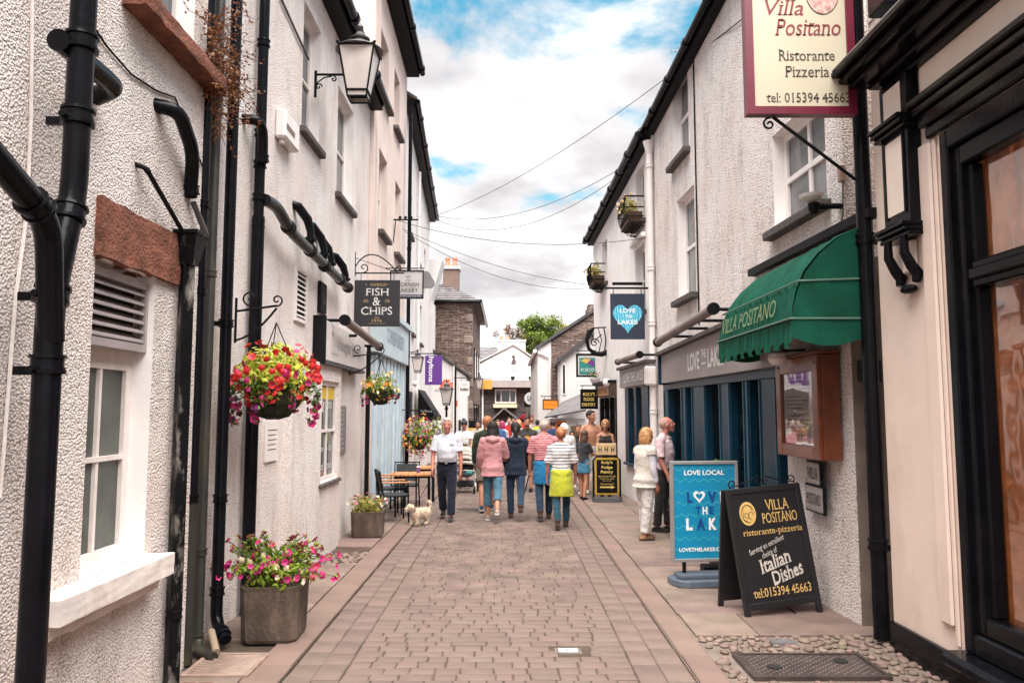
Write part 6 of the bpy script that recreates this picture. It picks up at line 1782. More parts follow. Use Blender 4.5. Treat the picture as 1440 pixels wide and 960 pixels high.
MAG = fcol('magenta_petals', (.42, .006, .12, 1)); RED = fcol('red_petals', (.48, .006, .006, 1)); YEL = fcol('yellow_petals', (.80, .50, .10, 1)); PUR = fcol('purple_petals', (.16, .03, .35, 1)); WHT = fcol('cream_petals', (.75, .62, .45, 1)); ORP = fcol('orange_petals', (.75, .22, .02, 1)); PNK = fcol('pink_petals', (.70, .18, .30, 1)); DKM = fcol('dark_petals', (.14, .01, .09, 1))
GRN = leaf_mat('basket_leaves', '#3f6214', '#9aa832'); LIME = leaf_mat('lime_leaves', '#8a9a20', '#d2cf52'); DGRN = leaf_mat('dark_leaves', '#1f3510', '#4a6a20')
def petunias(t, centres, colours, r, rr, limit=200, name='flower'):
    """centres: list of (world point, outward dir)"""
    inv = WM[t.name].inverted(); cache = {}
    for p, d in centres[:limit]:
        m = rr.choice(colours); k = (m.name, rr.randrange(2))
        if k not in cache: cache[k] = petal_flower(name, m, r * (1 if k[1] else .8), .35, 5, DKM if m in (MAG, RED, PNK) else None)
        q = (inv.to_3x3() @ Vector(d)).to_track_quat('Z', 'Y').to_euler()
        part_of(cache[k], name, t, inv @ Vector(p), (q.x, q.y, rr.uniform(0, 6)), (1, 1, 1))
def leaf_cloud(t, c, rad, n, size, m, rr, name='foliage', shell=.5, squash=None, extra=None):
    mb = MB()
    for _ in range(n):
        d = Vector((rr.gauss(0, 1), rr.gauss(0, 1), rr.gauss(0, 1))).normalized()
        q = shell + (1 - shell) * rr.random()
        p = Vector(c) + Vector((d.x * rad[0], d.y * rad[1], d.z * rad[2])) * q
        out = (d + Vector((rr.gauss(0, .5), rr.gauss(0, .5), rr.gauss(.2, .5)))).normalized()
        a = out.cross(Vector((rr.gauss(0, 1), rr.gauss(0, 1), rr.gauss(0, 1)))).normalized(); b = out.cross(a)
        s_ = size * rr.uniform(.6, 1.3)
        mb.add([p - a * s_, p + b * s_ * .55 - out * s_ * .15, p + a * s_ , p - b * s_ * .55 - out * s_ * .15, p + out * s_ * .12], [(0, 1, 4), (1, 2, 4), (2, 3, 4), (3, 0, 4)])
    return mb.build(name, m, t, kind='stuff')
def bez(a, b, c, n=6): return [Vector(a) * (1 - q) ** 2 + Vector(b) * 2 * q * (1 - q) + Vector(c) * q * q for q in [i / n for i in range(n + 1)]]

# ---- stone trough with magenta petunias
STONE = mat('mossy_stone_trough', (.075, .050, .038, 1), .9, .4, 5, .010, 30, dirt=.65, dirtcol=(.24, .17, .13, 1), dscale=6)
rf = random.Random(21)
def trough(label, cx, cy, w, d, h, rz, seed):
    t = thing('flower_planter', label, 'planter', (cx, cy, ZP), rz)
    m_ = MB()
    b, tp = .88, 1.0
    def ring(k, z, ch): 
        x, y = w / 2 * k, d / 2 * k; c = ch
        return [(-x + c, -y, z), (x - c, -y, z), (x, -y + c, z), (x, y - c, z), (x - c, y, z), (-x + c, y, z), (-x, y - c, z), (-x, -y + c, z)]
    rings = [ring(.90, 0, .05), ring(.95, h * .06, .05), ring(1.0, h * .92, .045), ring(1.02, h, .045), ring(.86, h, .04), ring(.84, h * .80, .04)]
    vs = sum(rings, []); fs = [tuple(range(7, -1, -1))]
    for k in range(5):
        for j in range(8): fs.append((k * 8 + j, k * 8 + (j + 1) % 8, k * 8 + 8 + (j + 1) % 8, k * 8 + 8 + j))
    fs.append(tuple(range(40, 48)))
    m_.add(vs, fs); m_.build('trough', STONE, t, world=False)
    bx(-w * .41, w * .41, -d * .41, d * .41, h * .80, h * .88).build('soil', JOINT, t, world=False)
    return t
tr1 = trough('weathered stone planter of magenta petunias by the left drainpipes', -1.955, 6.60, .47, .47, .445, R(2), 1)
c0 = Vector((-1.95, 6.55, ZP + .57))
leaf_cloud(tr1, c0 - Vector((0, 0, .02)), (.38, .30, .17), 800, .026, GRN, rf, shell=.15)
st_ = MB(); fl = []; extra = []
for i in range(84):
    a = rf.uniform(0, 6.28); el = rf.uniform(-.2, 1.3)
    d = Vector((math.cos(a) * math.cos(el), math.sin(a) * math.cos(el) * .8, math.sin(el)))
    ln = rf.uniform(.26, .56)
    s_ = c0 + Vector((rf.uniform(-.12, .12), rf.uniform(-.12, .12), -.08))
    e_ = c0 + Vector((d.x * ln * 1.05, d.y * ln * .8, d.z * ln * .62 - .02))
    pts = bez(s_, s_.lerp(e_, .5) + Vector((0, 0, .09)), e_)
    st_.tube(pts, .0035, 4, cap=False)
    fl.append((e_, (e_ - c0).normalized() + Vector((0, -.5, .1))))
    for q in pts[2:]: extra.append(q)
st_.build('stem', DGRN, tr1, kind='stuff')
mb = MB()
for q in extra: leaves(mb, q, .03, 4, .018, rf)
mb.build('stem_leaves', GRN, tr1, kind='stuff')
petunias(tr1, fl, [MAG, MAG, MAG, fcol('crimson_petals', (.45, .012, .09, 1))], .036, rf)
fl = [(c0 + Vector((rf.gauss(0, .2), rf.uniform(-.28, .05), rf.uniform(-.1, .12))), (rf.gauss(0, .4), -1, rf.uniform(0, .6))) for _ in range(48)]
petunias(tr1, fl, [MAG, MAG, MAG, WHT], .032, rf)
tr2 = trough('smaller mossy stone planter with pale pink bedding flowers beside the bakery', -2.12, 11.75, .47, .46, .38, R(4), 2)
c1 = Vector((-2.12, 11.72, ZP + .47))
leaf_cloud(tr2, c1, (.30, .24, .15), 420, .030, leaf_mat('yellow_green_leaves', '#5a6a1c', '#c2b45a'), rf, shell=.2)
fl = []
for i in range(40):
    d = Vector((rf.gauss(0, 1), rf.gauss(0, 1), abs(rf.gauss(0, 1)))).normalized(); fl.append((c1 + Vector((d.x * .31, d.y * .25, d.z * .17)), d))
petunias(tr2, fl, [PNK, WHT, MAG, YEL, WHT], .026, rf)

# ---- hanging baskets
WIRE = mat('green_black_basket_liner', (.03, .035, .018, 1), .9, .3, 12, .006, 60)
def basket(label, c, r, leafm, flowers, fr, nleaf, leaf, nfl, seed, trail=0, hang=None, squash=.85, limit=200):
    rr = random.Random(seed)
    t = thing('hanging_basket', label, 'flower basket', (c[0], c[1], c[2] - r))
    c = Vector(c)
    m_ = MB(); prof = [(r * .10, -r * .95), (r * .35, -r * .88), (r * .58, -r * .62), (r * .70, -r * .25), (r * .72, -r * .12)]
    m_.lathe(prof, c, 16); m_.build('bowl', WIRE, t, smooth=True)
    m_ = MB()
    for rad, z in prof[1:]: m_.tube([c + Vector((rad * 1.03 * math.cos(2 * math.pi * i / 20), rad * 1.03 * math.sin(2 * math.pi * i / 20), z)) for i in range(21)], r * .012, 5)
    for k in range(10):
        a = 2 * math.pi * k / 10; m_.tube([c + Vector((q[0] * 1.03 * math.cos(a), q[0] * 1.03 * math.sin(a), q[1])) for q in prof], r * .010, 4)
    m_.build('wire_frame', BLACKM, t)
    if hang:
        for k in range(3):
            a = 2.1 * k; m_ = MB(); p0 = c + Vector((r * .68 * math.cos(a), r * .68 * math.sin(a), -r * .12)); m_.tube([p0, Vector(hang)], .005, 4); m_.build('chain', BLACKM, t)
    leaf_cloud(t, c + Vector((0, 0, r * .08)), (r * .95, r * .95, r * squash), nleaf, leaf, leafm, rr, shell=.45)
    fl = []
    for i in range(nfl):
        d = Vector((rr.gauss(0, 1), rr.gauss(-.25, 1), rr.gauss(.05, .8))).normalized(); q = rr.uniform(.92, 1.08)
        fl.append((c + Vector((d.x * r, d.y * r, d.z * r * squash + r * .08)) * 1 + d * (q - 1) * r, d))
    petunias(t, fl, flowers, fr, rr, limit)
    if trail:
        mb = MB(); fl = []
        for i in range(trail):
            a = rr.uniform(0, 6.28); p = c + Vector((math.cos(a) * r * .8, math.sin(a) * r * .8, -r * .1)); ln = rr.uniform(.4, .95) * r
            pts = bez(p, p + Vector((math.cos(a) * r * .35, math.sin(a) * r * .35, 0)), p + Vector((math.cos(a) * r * .2, math.sin(a) * r * .2, -ln)))
            for q in pts: leaves(mb, q, .03, 4, leaf * .8, rr)
            fl.append((pts[-1], (math.cos(a), math.sin(a), -.3))); fl.append((pts[-2], (math.cos(a), math.sin(a), 0)))
        mb.build('trailing_leaves', DGRN, t, kind='stuff')
        petunias(t, fl, [DKM, MAG, MAG], fr, rr)
    return t
b1 = (-2.06, 6.76, 2.17)
basket('large hanging basket of red flowers and lime leaves on the left drainpipes', b1, .36, LIME, [RED, RED, RED, RED, RED, MAG], .040, 1600, .030, 130, 31, trail=26, hang=(-2.06, 6.76, 2.68))
def wall_bracket(label, c, wx, y, z, span):
    t = thing('basket_bracket', label, 'bracket', (wx, y, z))
    m_ = MB(); m_.tube([(wx, y, z), (c, y, z + .05)], .011, 6); m_.tube([(wx, y, z - .28), (wx, y, z + .12)], .012, 6)
    m_.tube(bez((wx, y, z - .26), (wx + (c - wx) * .5, y, z - .22), (c, y, z + .03)), .010, 6)
    scroll(m_, (c, y, z + .10), .055, 1.2, R(-90), (1, 0, 0), (0, 0, 1), .008)
    scroll(m_, (wx + .12, y, z + .12), .07, 1.2, R(-90), (1, 0, 0), (0, 0, 1), .008, sgn=-1)
    m_.build('scroll_iron', BLACKM, t, smooth=True); return t
wall_bracket('black scroll bracket holding the large red flower basket', -2.06, -2.42, 6.76, 2.78, .4)
b2 = (-1.93, 11.55, 2.25)
basket('smaller hanging basket of yellow and cream flowers by the bakery front', b2, .27, GRN, [YEL, YEL, WHT, ORP], .032, 520, .026, 70, 32, trail=12, hang=(-1.93, 11.55, 2.68))
wall_bracket('black scroll bracket holding the yellow flower basket', -1.93, -2.40, 11.55, 2.72, .4)
# tall mixed flower displays by the black awning
def flower_tower(label, c, rad, seed, cols, n=230, leafn=700):
    rr = random.Random(seed); t = thing('flower_display', label, 'flower basket', (c[0], c[1], c[2] - rad[2]))
    MB().lathe([(.10, -.30), (.22, -.12), (.25, .0)], c, 12).build('bowl', WIRE, t)
    MB().tube([Vector(c) + Vector((0, 0, 0)), Vector(c) + Vector((-.0, 0, rad[2] + .12)), (-2.55, c[1], c[2] + rad[2] + .12)], .012, 6).build('hanger', BLACKM, t)
    leaf_cloud(t, c, rad, leafn, .032, GRN, rr, shell=.4)
    fl = []
    for i in range(n):
        d = Vector((rr.gauss(0, 1), rr.gauss(-.3, 1), rr.gauss(0, 1))).normalized(); fl.append((Vector(c) + Vector((d.x * rad[0], d.y * rad[1], d.z * rad[2])) * rr.uniform(.9, 1.08), d))
    petunias(t, fl, cols, .036, rr, 260)
flower_tower('tall display of magenta orange and yellow flowers behind the cafe tables', (-2.05, 17.6, 1.33), (.36, .34, .48), 41, [MAG, MAG, RED, ORP, YEL, PNK], 200)
flower_tower('second flower display of purple and cream blooms beyond the magenta one', (-1.82, 19.4, 1.30), (.34, .32, .48), 42, [PUR, WHT, PNK, WHT, RED, PUR], 170)
# flower troughs on the upper right wall
def trough_rail(label, yc, xw, z, ln, seed):
    rr = random.Random(seed); t = thing('flower_trough', label, 'flower trough', (xw - .2, yc, z))
    m_ = MB()
    for zz, o in ((.52, .36), (.30, .37), (.12, .33), (.0, .25), (-.08, .12)):
        m_.tube([(xw, yc - ln / 2, z + zz), (xw - o, yc - ln / 2, z + zz), (xw - o, yc + ln / 2, z + zz), (xw, yc + ln / 2, z + zz)], .014 if zz < .4 else .018, 5)
    n_ = 9
    for i in range(n_):
        y = yc - ln / 2 + ln * i / (n_ - 1)
        m_.tube([(xw - .36, y, z + .52), (xw - .38, y, z + .28), (xw - .33, y, z + .10), (xw - .18, y, z - .06), (xw, y, z - .10)], .009, 4)
    m_.build('iron_cage', BLACKM, t)
    bx(xw - .32, xw - .02, yc - ln / 2 + .03, yc + ln / 2 - .03, z + .0, z + .22).build('liner', mat('brown_coir', (.06, .03, .02, 1), .95, .3, 12), t)
    for k in range(3): leaf_cloud(t, (xw - .22, yc - ln / 2 + ln * (k + .5) / 3, z + .38), (.20, ln / 5, .22), 130, .035, leaf_mat('faded_trough_leaves', '#6a7a2a', '#cdb860'), rr, shell=.1)
    fl = [(Vector((xw - .22 - abs(rr.gauss(0, .12)), yc + rr.uniform(-ln / 2, ln / 2), z + rr.uniform(.3, .6))), (rr.gauss(0, 1), -1, .5)) for _ in range(26)]
    petunias(t, fl, [YEL, WHT, WHT], .04, rr)
trough_rail('upper iron trough of yellow flowers nearest along the right wall', 15.35, 2.66, 5.62, .95, 51)
trough_rail('far iron trough of pale flowers at the corner of the right wall', 19.9, 2.46, 5.15, .95, 52)
hb = thing('hanging_pot', 'tiny hanging pot with orange and green leaves below the Porto sign', 'flower basket', (2.25, 21.0, 2.7))
c = on_y(836, 531, 20.8); MB().lathe([(.05, -.2), (.13, -.05), (.14, 0)], c, 10).build('pot', WPAINT, hb); leaf_cloud(hb, c + Vector((0, 0, .06)), (.22, .15, .13), 90, .03, DGRN, rf)
petunias(hb, [(c + Vector((rf.gauss(0, .1), -.1, .1)), (0, -1, 1)) for _ in range(8)], [ORP, RED], .03, rf)
# red baskets on the far lamp post
fb = thing('lamp_post', 'distant post carrying round red flower baskets at the end of the street', 'post', (.84, 33, 0))
c = on_y(744, 588, 33); MB().tube([(c.x, 33, 0), (c.x, 33, c.z + .1)], .05, 8).build('post', BLACKM, fb)
for k, dx_ in enumerate((-.22, .25)):
    q = thing('hanging_basket', ('left' if k == 0 else 'right') + ' one of two round red flower baskets on the distant post', 'flower basket', (c.x + dx_, 33, c.z), group='red baskets on the distant post')
    MB().lathe([(.06, -.2), (.18, 0)], (c.x + dx_, 32.9, c.z - .02), 10).build('bowl', WIRE, q)
    leaf_cloud(q, (c.x + dx_, 32.9, c.z), (.23, .2, .2), 160, .04, leaf_mat('red_bloom', '#a00818', '#e02040'), rf, name='blooms')

# ================================================================ LANTERNS
LAMPG = mat('frosted_lantern_glass', (.62, .55, .52, 1), .25, .15, 3)
def lantern(t, c, s_, arm=None, posts=BLACKM):
    """c: centre of the glass; s_: total height of glass"""
    c = Vector(c); wt, wb, h = s_ * .40, s_ * .235, s_
    top, bot = c.z + h / 2, c.z - h / 2
    def P(k, w, z): sx, sy = ((-1, -1), (1, -1), (1, 1), (-1, 1))[k]; return Vector((c.x + sx * w, c.y + sy * w, z))
    m_ = MB()
    for k in range(4):
        m_.tube([P(k, wt, top), P(k, wb, bot)], s_ * .022, 6)
        m_.tube([P(k, wt, top), P((k + 1) % 4, wt, top)], s_ * .03, 6); m_.tube([P(k, wb, bot), P((k + 1) % 4, wb, bot)], s_ * .026, 6)
        m_.tube([P(k, wb * .92, bot - s_ * .14), P((k + 1) % 4, wb * .92, bot - s_ * .14)], s_ * .02, 6); m_.tube([P(k, wb, bot), P(k, wb * .92, bot - s_ * .14)], s_ * .02, 5)
        m_.ball(P(k, wt * 1.04, top + s_ * .03), s_ * .04, 6, 4)
    fr = m_.build('frame', posts, t)
    for k in range(4):
        a, b, c_, d = P(k, wt * .97, top - .01), P((k + 1) % 4, wt * .97, top - .01), P((k + 1) % 4, wb * .97, bot), P(k, wb * .97, bot)
        MB().add([a, b, c_, d], [(0, 1, 2, 3)]).build('glass_pane', LAMPG, t)
        a, b, c_, d = P(k, wb * .95, bot), P((k + 1) % 4, wb * .95, bot), P((k + 1) % 4, wb * .88, bot - s_ * .13), P(k, wb * .88, bot - s_ * .13)
        MB().add([a, b, c_, d], [(0, 1, 2, 3)]).build('lower_glass', LAMPG, t)
    CAP = mat('grey_lantern_cap', (.06, .055, .058, 1), .45, .2)
    m_ = MB()
    m_.lathe([(wt * 1.38, top + .0), (wt * 1.30, top + s_ * .035), (wt * 1.05, top + s_ * .09), (wt * .55, top + s_ * .15), (wt * .48, top + s_ * .24), (wt * .58, top + s_ * .26), (wt * .60, top + s_ * .30), (wt * .34, top + s_ * .36), (wt * .20, top + s_ * .44), (wt * .10, top + s_ * .48), (wt * .20, top + s_ * .53), (wt * .22, top + s_ * .58), (wt * .08, top + s_ * .66), (.002, top + s_ * .74)], (c.x, c.y, 0), 16)
    m_.build('cap', CAP, t, smooth=True)
    MB().ball((c.x, c.y, top - s_ * .22), s_ * .16, 10, 6).build('reflector', WPAINT, t, smooth=True)
    return fr
ly = 9.54
lt = thing('street_lantern', 'large glazed street lantern on a scrolled arm high on the left wall', 'lantern', (XL2, ly, 6.2))
zA = on_x(433, 88, XL2).z; cL = on_y(505, 102, ly)
lantern(lt, (cL.x, ly, cL.z), .56)
m_ = MB(); m_.tube([(XL2, ly, zA), (cL.x - .20, ly, zA)], .016, 8); m_.tube([(XL2 + .01, ly, zA - .30), (XL2 + .01, ly, zA + .05)], .018, 6)
m_.tube([(XL2 + .01, ly, zA - .22), (XL2 + .04, ly, zA - .10), (XL2 + .12, ly, zA - .04), (XL2 + .22, ly, zA - .02)], .010, 6)
scroll(m_, (XL2 + .05, ly, zA - .16), .045, 1.2, R(0), (1, 0, 0), (0, 0, 1), .009); scroll(m_, (XL2 + .24, ly, zA - .06), .04, 1.1, R(90), (1, 0, 0), (0, 0, 1), .009, sgn=-1)
m_.tube([(cL.x - .21, ly, zA), (cL.x, ly, zA)], .012, 6)
m_.build('arm', BLACKM, lt, smooth=True)
l2 = thing('wall_lantern', 'small grey wall lantern on the white house above the flower displays', 'lantern', (-2.5, 19.8, 3.1))
q = on_y(587.5, 512, 19.8); lantern(l2, q, .34); MB().tube([(-2.6, 19.8, q.z + .30), (q.x, 19.8, q.z + .34), (q.x, 19.8, q.z + .2)], .012, 6).build('arm', BLACKM, l2)
MB().lathe([(.02, -.06), (.07, .0), (.07, .05), (.01, .09)], on_y(583, 540, 19.2), 10).build('floodlight', WPAINT, thing('wall_light', 'small white wall light under the grey wall lantern', 'lamp', on_y(583, 540, 19.2)), smooth=True)
l3 = thing('lamp_post', 'black lamp post with a glazed lantern beside the low white building', 'lamp post', (-1.8, 22.5, 0))
q = on_y(628, 557, 22.5); lantern(l3, q, .42); MB().tube([(q.x, 22.5, 0), (q.x, 22.5, q.z - .25)], [.045, .03], 10).build('post', BLACKM, l3, smooth=True)
for z in (1.1, q.z - .4): MB().lathe([(.03, 0), (.055, .03), (.055, .06), (.03, .09)], (q.x, 22.5, z), 10).build('collar', BLACKM, l3, smooth=True)
l4 = thing('wall_lantern', 'far lantern beside the small orange yellow sign at the stone house', 'lantern', (-1.4, 30.5, 3))
q = on_y(674, 539, 30.7); lantern(l4, q, .36)

# ================================================================ LEFT HANGING SIGNS
fc = thing('hanging_sign', 'square black hanging sign lettered Fish and Chips in white serif letters', 'sign', (-2.1, 12.3, 3.2))
ys = 12.3
A, B = on_y(499, 394, ys), on_y(562, 459, ys)
MB().box(A.x, B.x, ys - .02, ys + .02, B.z, A.z, .004).build('board', mat('black_sign_board', (.016, .015, .020, 1), .5, .1), fc)
k = ys / FPX
def S(px, py, Y=12.3): q = on_y(px, py, Y); return (q.x, Y - .0235, q.z)
PALEL = mat('pale_sign_letters', (.62, .59, .58, 1), .5, 0); DGOLD = mat('dull_gold', (.42, .30, .13, 1), .5, 0)
m_ = MB(); lettering(m_, 'FISH', S(531, 410.5), (1, 0, 0), (0, 0, 1), w=33 * k, h=11 * k, serif=True); lettering(m_, '&', S(530, 424), (1, 0, 0), (0, 0, 1), h=12 * k, w=11 * k, serif=True); lettering(m_, 'CHIPS', S(530, 437), (1, 0, 0), (0, 0, 1), w=44 * k, h=11.5 * k, serif=True); m_.build('lettering', PALEL, fc)
m_ = MB(); lettering(m_, 'FAMOUS', S(532, 400.5), (1, 0, 0), (0, 0, 1), w=22 * k, h=4 * k, serif=True); lettering(m_, '1976', S(530, 451), (1, 0, 0), (0, 0, 1), w=14 * k, h=4 * k, serif=True)
lettering(m_, 'est', S(530, 446.5), (1, 0, 0), (0, 0, 1), w=7 * k, h=2 * k)
for s_ in (-1, 1):
    c = S(530 + s_ * 14, 424); scroll(m_, c, .035, 1.1, 0, (s_, 0, 0), (0, 0, 1), .0035); scroll(m_, (c[0] + s_ * .035, c[1], c[2]), .022, 1.1, 0, (-s_, 0, 0), (0, 0, 1), .0035)
    c = S(530 + s_ * 14.5, 400.5); m_.ball(c, .010, 6, 4)
c = S(530, 455); m_.box(c[0] - .14, c[0] + .14, c[1], c[1] + .002, c[2] - .002, c[2] + .002)
m_.build('gold_lettering', DGOLD, fc)
m_ = MB(); zb = on_y(530, 384, ys).z
m_.tube([(XL2, ys, zb), (-1.70, ys, zb)], .012, 6)
m_.tube([(XL2, ys, zb - .05), (XL2, ys, zb + .35)], .012, 6)
m_.tube([(XL2, ys, zb + .12)] + bez((XL2 + .0, ys, zb + .10), (XL2 + .25, ys, zb + .55), (XL2 + .68, ys, zb + .02), 10), .010, 6)
m_.tube([(XL2, ys, zb + .25), (-1.85, ys, zb + .02)], .005, 4)
scroll(m_, (XL2 + .14, ys, zb + .09), .08, 1.1, R(-90), (1, 0, 0), (0, 0, 1), .009); scroll(m_, (-1.78, ys, zb + .07), .07, 1.1, R(-90), (-1, 0, 0), (0, 0, 1), .009)
for x in (A.x + .1, B.x - .1): m_.tube([(x, ys, A.z), (x, ys, zb)], .006, 5)
m_.build('scroll_bracket', BLACKM, fc, smooth=True)
cb = thing('hanging_sign', 'pale grey hanging sign of the Cornish Bakery half hidden behind the fish and chips sign', 'sign', (-2, 15.4, 3.8))
ys2 = 15.3; k = ys2 / FPX
A, B = on_y(549, 380, ys2), on_y(595.5, 420, ys2)
sign_panel(cb, A.x, B.x, B.z, A.z, ys2, BLACKM, mat('pale_grey_board', (.45, .42, .425, 1), .5, .04), .02, .05)
def S2(px, py): q = on_y(px, py, ys2); return (q.x, ys2 - .0285, q.z)
m_ = MB(); lettering(m_, 'CORNISH', S2(574, 400), (1, 0, 0), (0, 0, 1), w=31 * k, h=6 * k); lettering(m_, 'BAKERY', S2(574, 408), (1, 0, 0), (0, 0, 1), w=29 * k, h=6 * k); lettering(m_, 'THE', S2(574, 394.5), (1, 0, 0), (0, 0, 1), w=7 * k, h=2.4 * k)
c = S2(574, 388); m_.add([(c[0] + q[0] * k, c[1] - .001, c[2] + q[1] * k) for q in ((-5, 1.5), (-2, -.5), (0, -2), (2, 0), (5, 0), (2, -1), (0, -3.2), (-2, -1.6))], [(0, 1, 2, 6, 7), (2, 3, 4, 5, 6)])
m_.build('lettering', INK, cb)
a, b = S2(553, 414.5), S2(594, 419); MB().box(a[0], b[0], a[1] - .001, a[1] + .006, b[2], a[2]).build('dark_band', NAVY, cb)
lettering(MB(), 'pasties like nowhere else', (S2(574, 416.7)[0], a[1] - .003, S2(574, 416.7)[2]), (1, 0, 0), (0, 0, 1), w=37 * k, h=2.5 * k).build('small_lettering', PALEL, cb)
MB().tube([(XL2, ys2, A.z + .04), (B.x, ys2, A.z + .04)], .012, 6).build('bracket', BLACKM, cb)
sgn = thing('door_plaque', 'small pale plaque on the wall just right of the red flower basket', 'plaque', W2.P(2.2, 1.8, 0))
a, b = W2.pix(372, 600)[0], W2.pix(389, 600)[0]; W2.box(MB(), a, b, 1.38, 1.80, .003, .02).build('plate', WPAINT, sgn)
m_ = MB()
for i in range(5): W2.box(m_, a + .06, b - .06 - .02 * (i % 2), 1.70 - i * .05, 1.708 - i * .05, .0205, .022)
m_.build('plaque_text', INK, sgn)

# ================================================================ PAVEMENT SIGNS
# blue poster sign on a grey base
ps = thing('pavement_sign', 'bright blue Love Local poster sign on a grey base on the right pavement', 'sign', (2.14, 8.55, ZP), rot=(0, 0, R(7)))
AL = mat('silver_frame', (.42, .40, .40, 1), .35, .1, metal=.5); BASEM = mat('grey_blue_plastic', (.10, .125, .16, 1), .4, .12, 4, .001, 60)
m_ = MB(); m_.prism([(-.40, -.06), (-.36, -.17), (-.26, -.22), (.26, -.22), (.36, -.17), (.40, -.06), (.40, .10), (.30, .2), (-.30, .2), (-.40, .10)], .0, .075)
m_.prism([(-.34, -.05), (-.30, -.13), (.30, -.13), (.34, -.05), (.32, .10), (-.32, .10)], .075, .125); m_.build('base', BASEM, ps, world=False, bevel=.012)
for x in (-.24, .24): MB().tube([(x, 0, .10), (x, 0, .26)], .022, 8).build('spring_post', BLACKM, ps, world=False)
x0, x1, z0, z1, y = -.385, .385, .24, 1.32, -.02
m_ = MB()
for q in ((x0, x0 + .035, z0, z1), (x1 - .035, x1, z0, z1), (x0 + .035, x1 - .035, z0, z0 + .035), (x0 + .035, x1 - .035, z1 - .035, z1)): m_.box(q[0], q[1], -.035, .02, q[2], q[3], .004)
m_.build('frame', AL, ps, world=False)
BLUE = mat('poster_blue', (.010, .24, .42, 1), .35, .06, 2); AQUA = mat('poster_aqua', (.045, .36, .50, 1), .35, .05)
pn = MB().box(x0 + .035, x1 - .035, -.02, .01, z0 + .035, z1 - .035).build('poster', BLUE, ps, world=False)
m_ = MB()
for i in range(8):
    zc_ = .36 + i * .125; n_ = 48; up = []; lo = []
    for j in range(n_ + 1):
        x = x0 + .037 + (x1 - x0 - .074) * j / n_; z = zc_ + .016 * math.sin(j * .85 + i * 1.1)
        if z > z1 - .06: z = z1 - .06
        up.append((x, -.0215, z + .007)); lo.append((x, -.0215, z - .007))
    b = up + lo; m_.add(b, [(j, j + 1, j + n_ + 2, j + n_ + 1) for j in range(n_)])
m_.build('wave_pattern', AQUA, pn, world=False)
m_ = MB()
def pl_(mb, s, x, z, w, h, **kw): lettering(mb, s, (x, -.0235, z), (1, 0, 0), (0, 0, 1), w=w, h=h, **kw)
pl_(m_, 'LOVE LOCAL', 0, 1.195, .46, .055, bold=.03)
pl_(m_, 'K', .085, .64, .09, .13, bold=.05); pl_(m_, 'L', -.18, .64, .075, .13, bold=.05); pl_(m_, 'H', .0, .785, .055, .085, bold=.04); pl_(m_, 'E', .21, .93, .07, .12, bold=.05)
hp2 = []
for i in range(32):
    t_ = 2 * math.pi * i / 32; hp2.append((-.062 + .0042 * 16 * math.sin(t_) ** 3, -.0235, .94 + .0045 * (13 * math.cos(t_) - 5 * math.cos(2 * t_) - 2 * math.cos(3 * t_) - math.cos(4 * t_))))
hi = [(-.062 + (x + .062) * .58, -.0235, .94 + (z - .94) * .55) for x, _, z in hp2]
m_.add(hp2 + hi, [(i, (i + 1) % 32, 32 + (i + 1) % 32, 32 + i) for i in range(32)])
pl_(m_, 'LOVETHELAKES.CO.UK', 0, .37, .60, .042, bold=.03)
m_.build('lettering', WL, pn, world=False)
m_ = MB(); pl_(m_, 'L', -.17, .93, .06, .12, bold=.05); pl_(m_, 'V', .085, .93, .10, .12, bold=.05); pl_(m_, 'T', -.075, .785, .055, .085, bold=.04); pl_(m_, 'E', .075, .785, .05, .085, bold=.04); pl_(m_, 'A', -.05, .64, .10, .13, bold=.05); pl_(m_, 'E', .20, .64, .07, .13, bold=.05)
m_.build('dark_lettering', mat('deep_blue_letters', (.008, .06, .24, 1), .4, 0), pn, world=False)

# black A-board
va_ = thing('a_board', 'black folding A-board of the Villa Positano with gold and white lettering', 'sign', (2.54, 7.28, ZP), rot=(0, 0, R(12)))
vr = Matrix.Rotation(R(-9.5), 4, 'X') @ Matrix.Rotation(R(-4), 4, 'Y')
BB = mat('blackboard', (.008, .007, .009, 1), .5, .25, 5, .001, 60, dirt=.3, dirtcol=(.06, .05, .045, 1))
def vb(mb): mb.m = vr; return mb
w, h = .79, 1.17
m_ = vb(MB())
for q in ((-w / 2, -w / 2 + .055, 0, h), (w / 2 - .055, w / 2, 0, h), (-w / 2 + .055, w / 2 - .055, .07, .13), (-w / 2 + .055, w / 2 - .055, h - .055, h)): m_.box(q[0], q[1], -.022, .016, q[2], q[3], .006)
for x in (-w / 2 + .028, w / 2 - .028): m_.lathe([(.03, -.018), (.03, .014)], (x, 0, .0), 10, 'y')
ff = m_.build('front_frame', BB, va_, world=False)
vb(MB()).box(-w / 2 + .055, w / 2 - .055, -.010, .006, .13, h - .055).build('board', BB, va_, world=False)
m_ = MB(); m_.m = Matrix.Translation((-.10, .22, 0)) @ Matrix.Rotation(R(11), 4, 'X') @ Matrix.Translation((0, 0, 0))
m_.m = Matrix.Translation((-.06, .40, 0)) @ Matrix.Rotation(R(10), 4, 'X') @ Matrix.Rotation(R(-2), 4, 'Y')
for q in ((-w / 2, -w / 2 + .05, 0, h - .02), (w / 2 - .05, w / 2, 0, h - .02), (-w / 2 + .05, w / 2 - .05, .07, .13), (-w / 2 + .05, w / 2 - .05, h - .07, h - .02)): m_.box(q[0], q[1], -.014, .014, q[2], q[3])
m_.box(-w / 2 + .05, w / 2 - .05, -.005, .005, .13, h - .07); m_.build('back_frame', BB, va_, world=False)
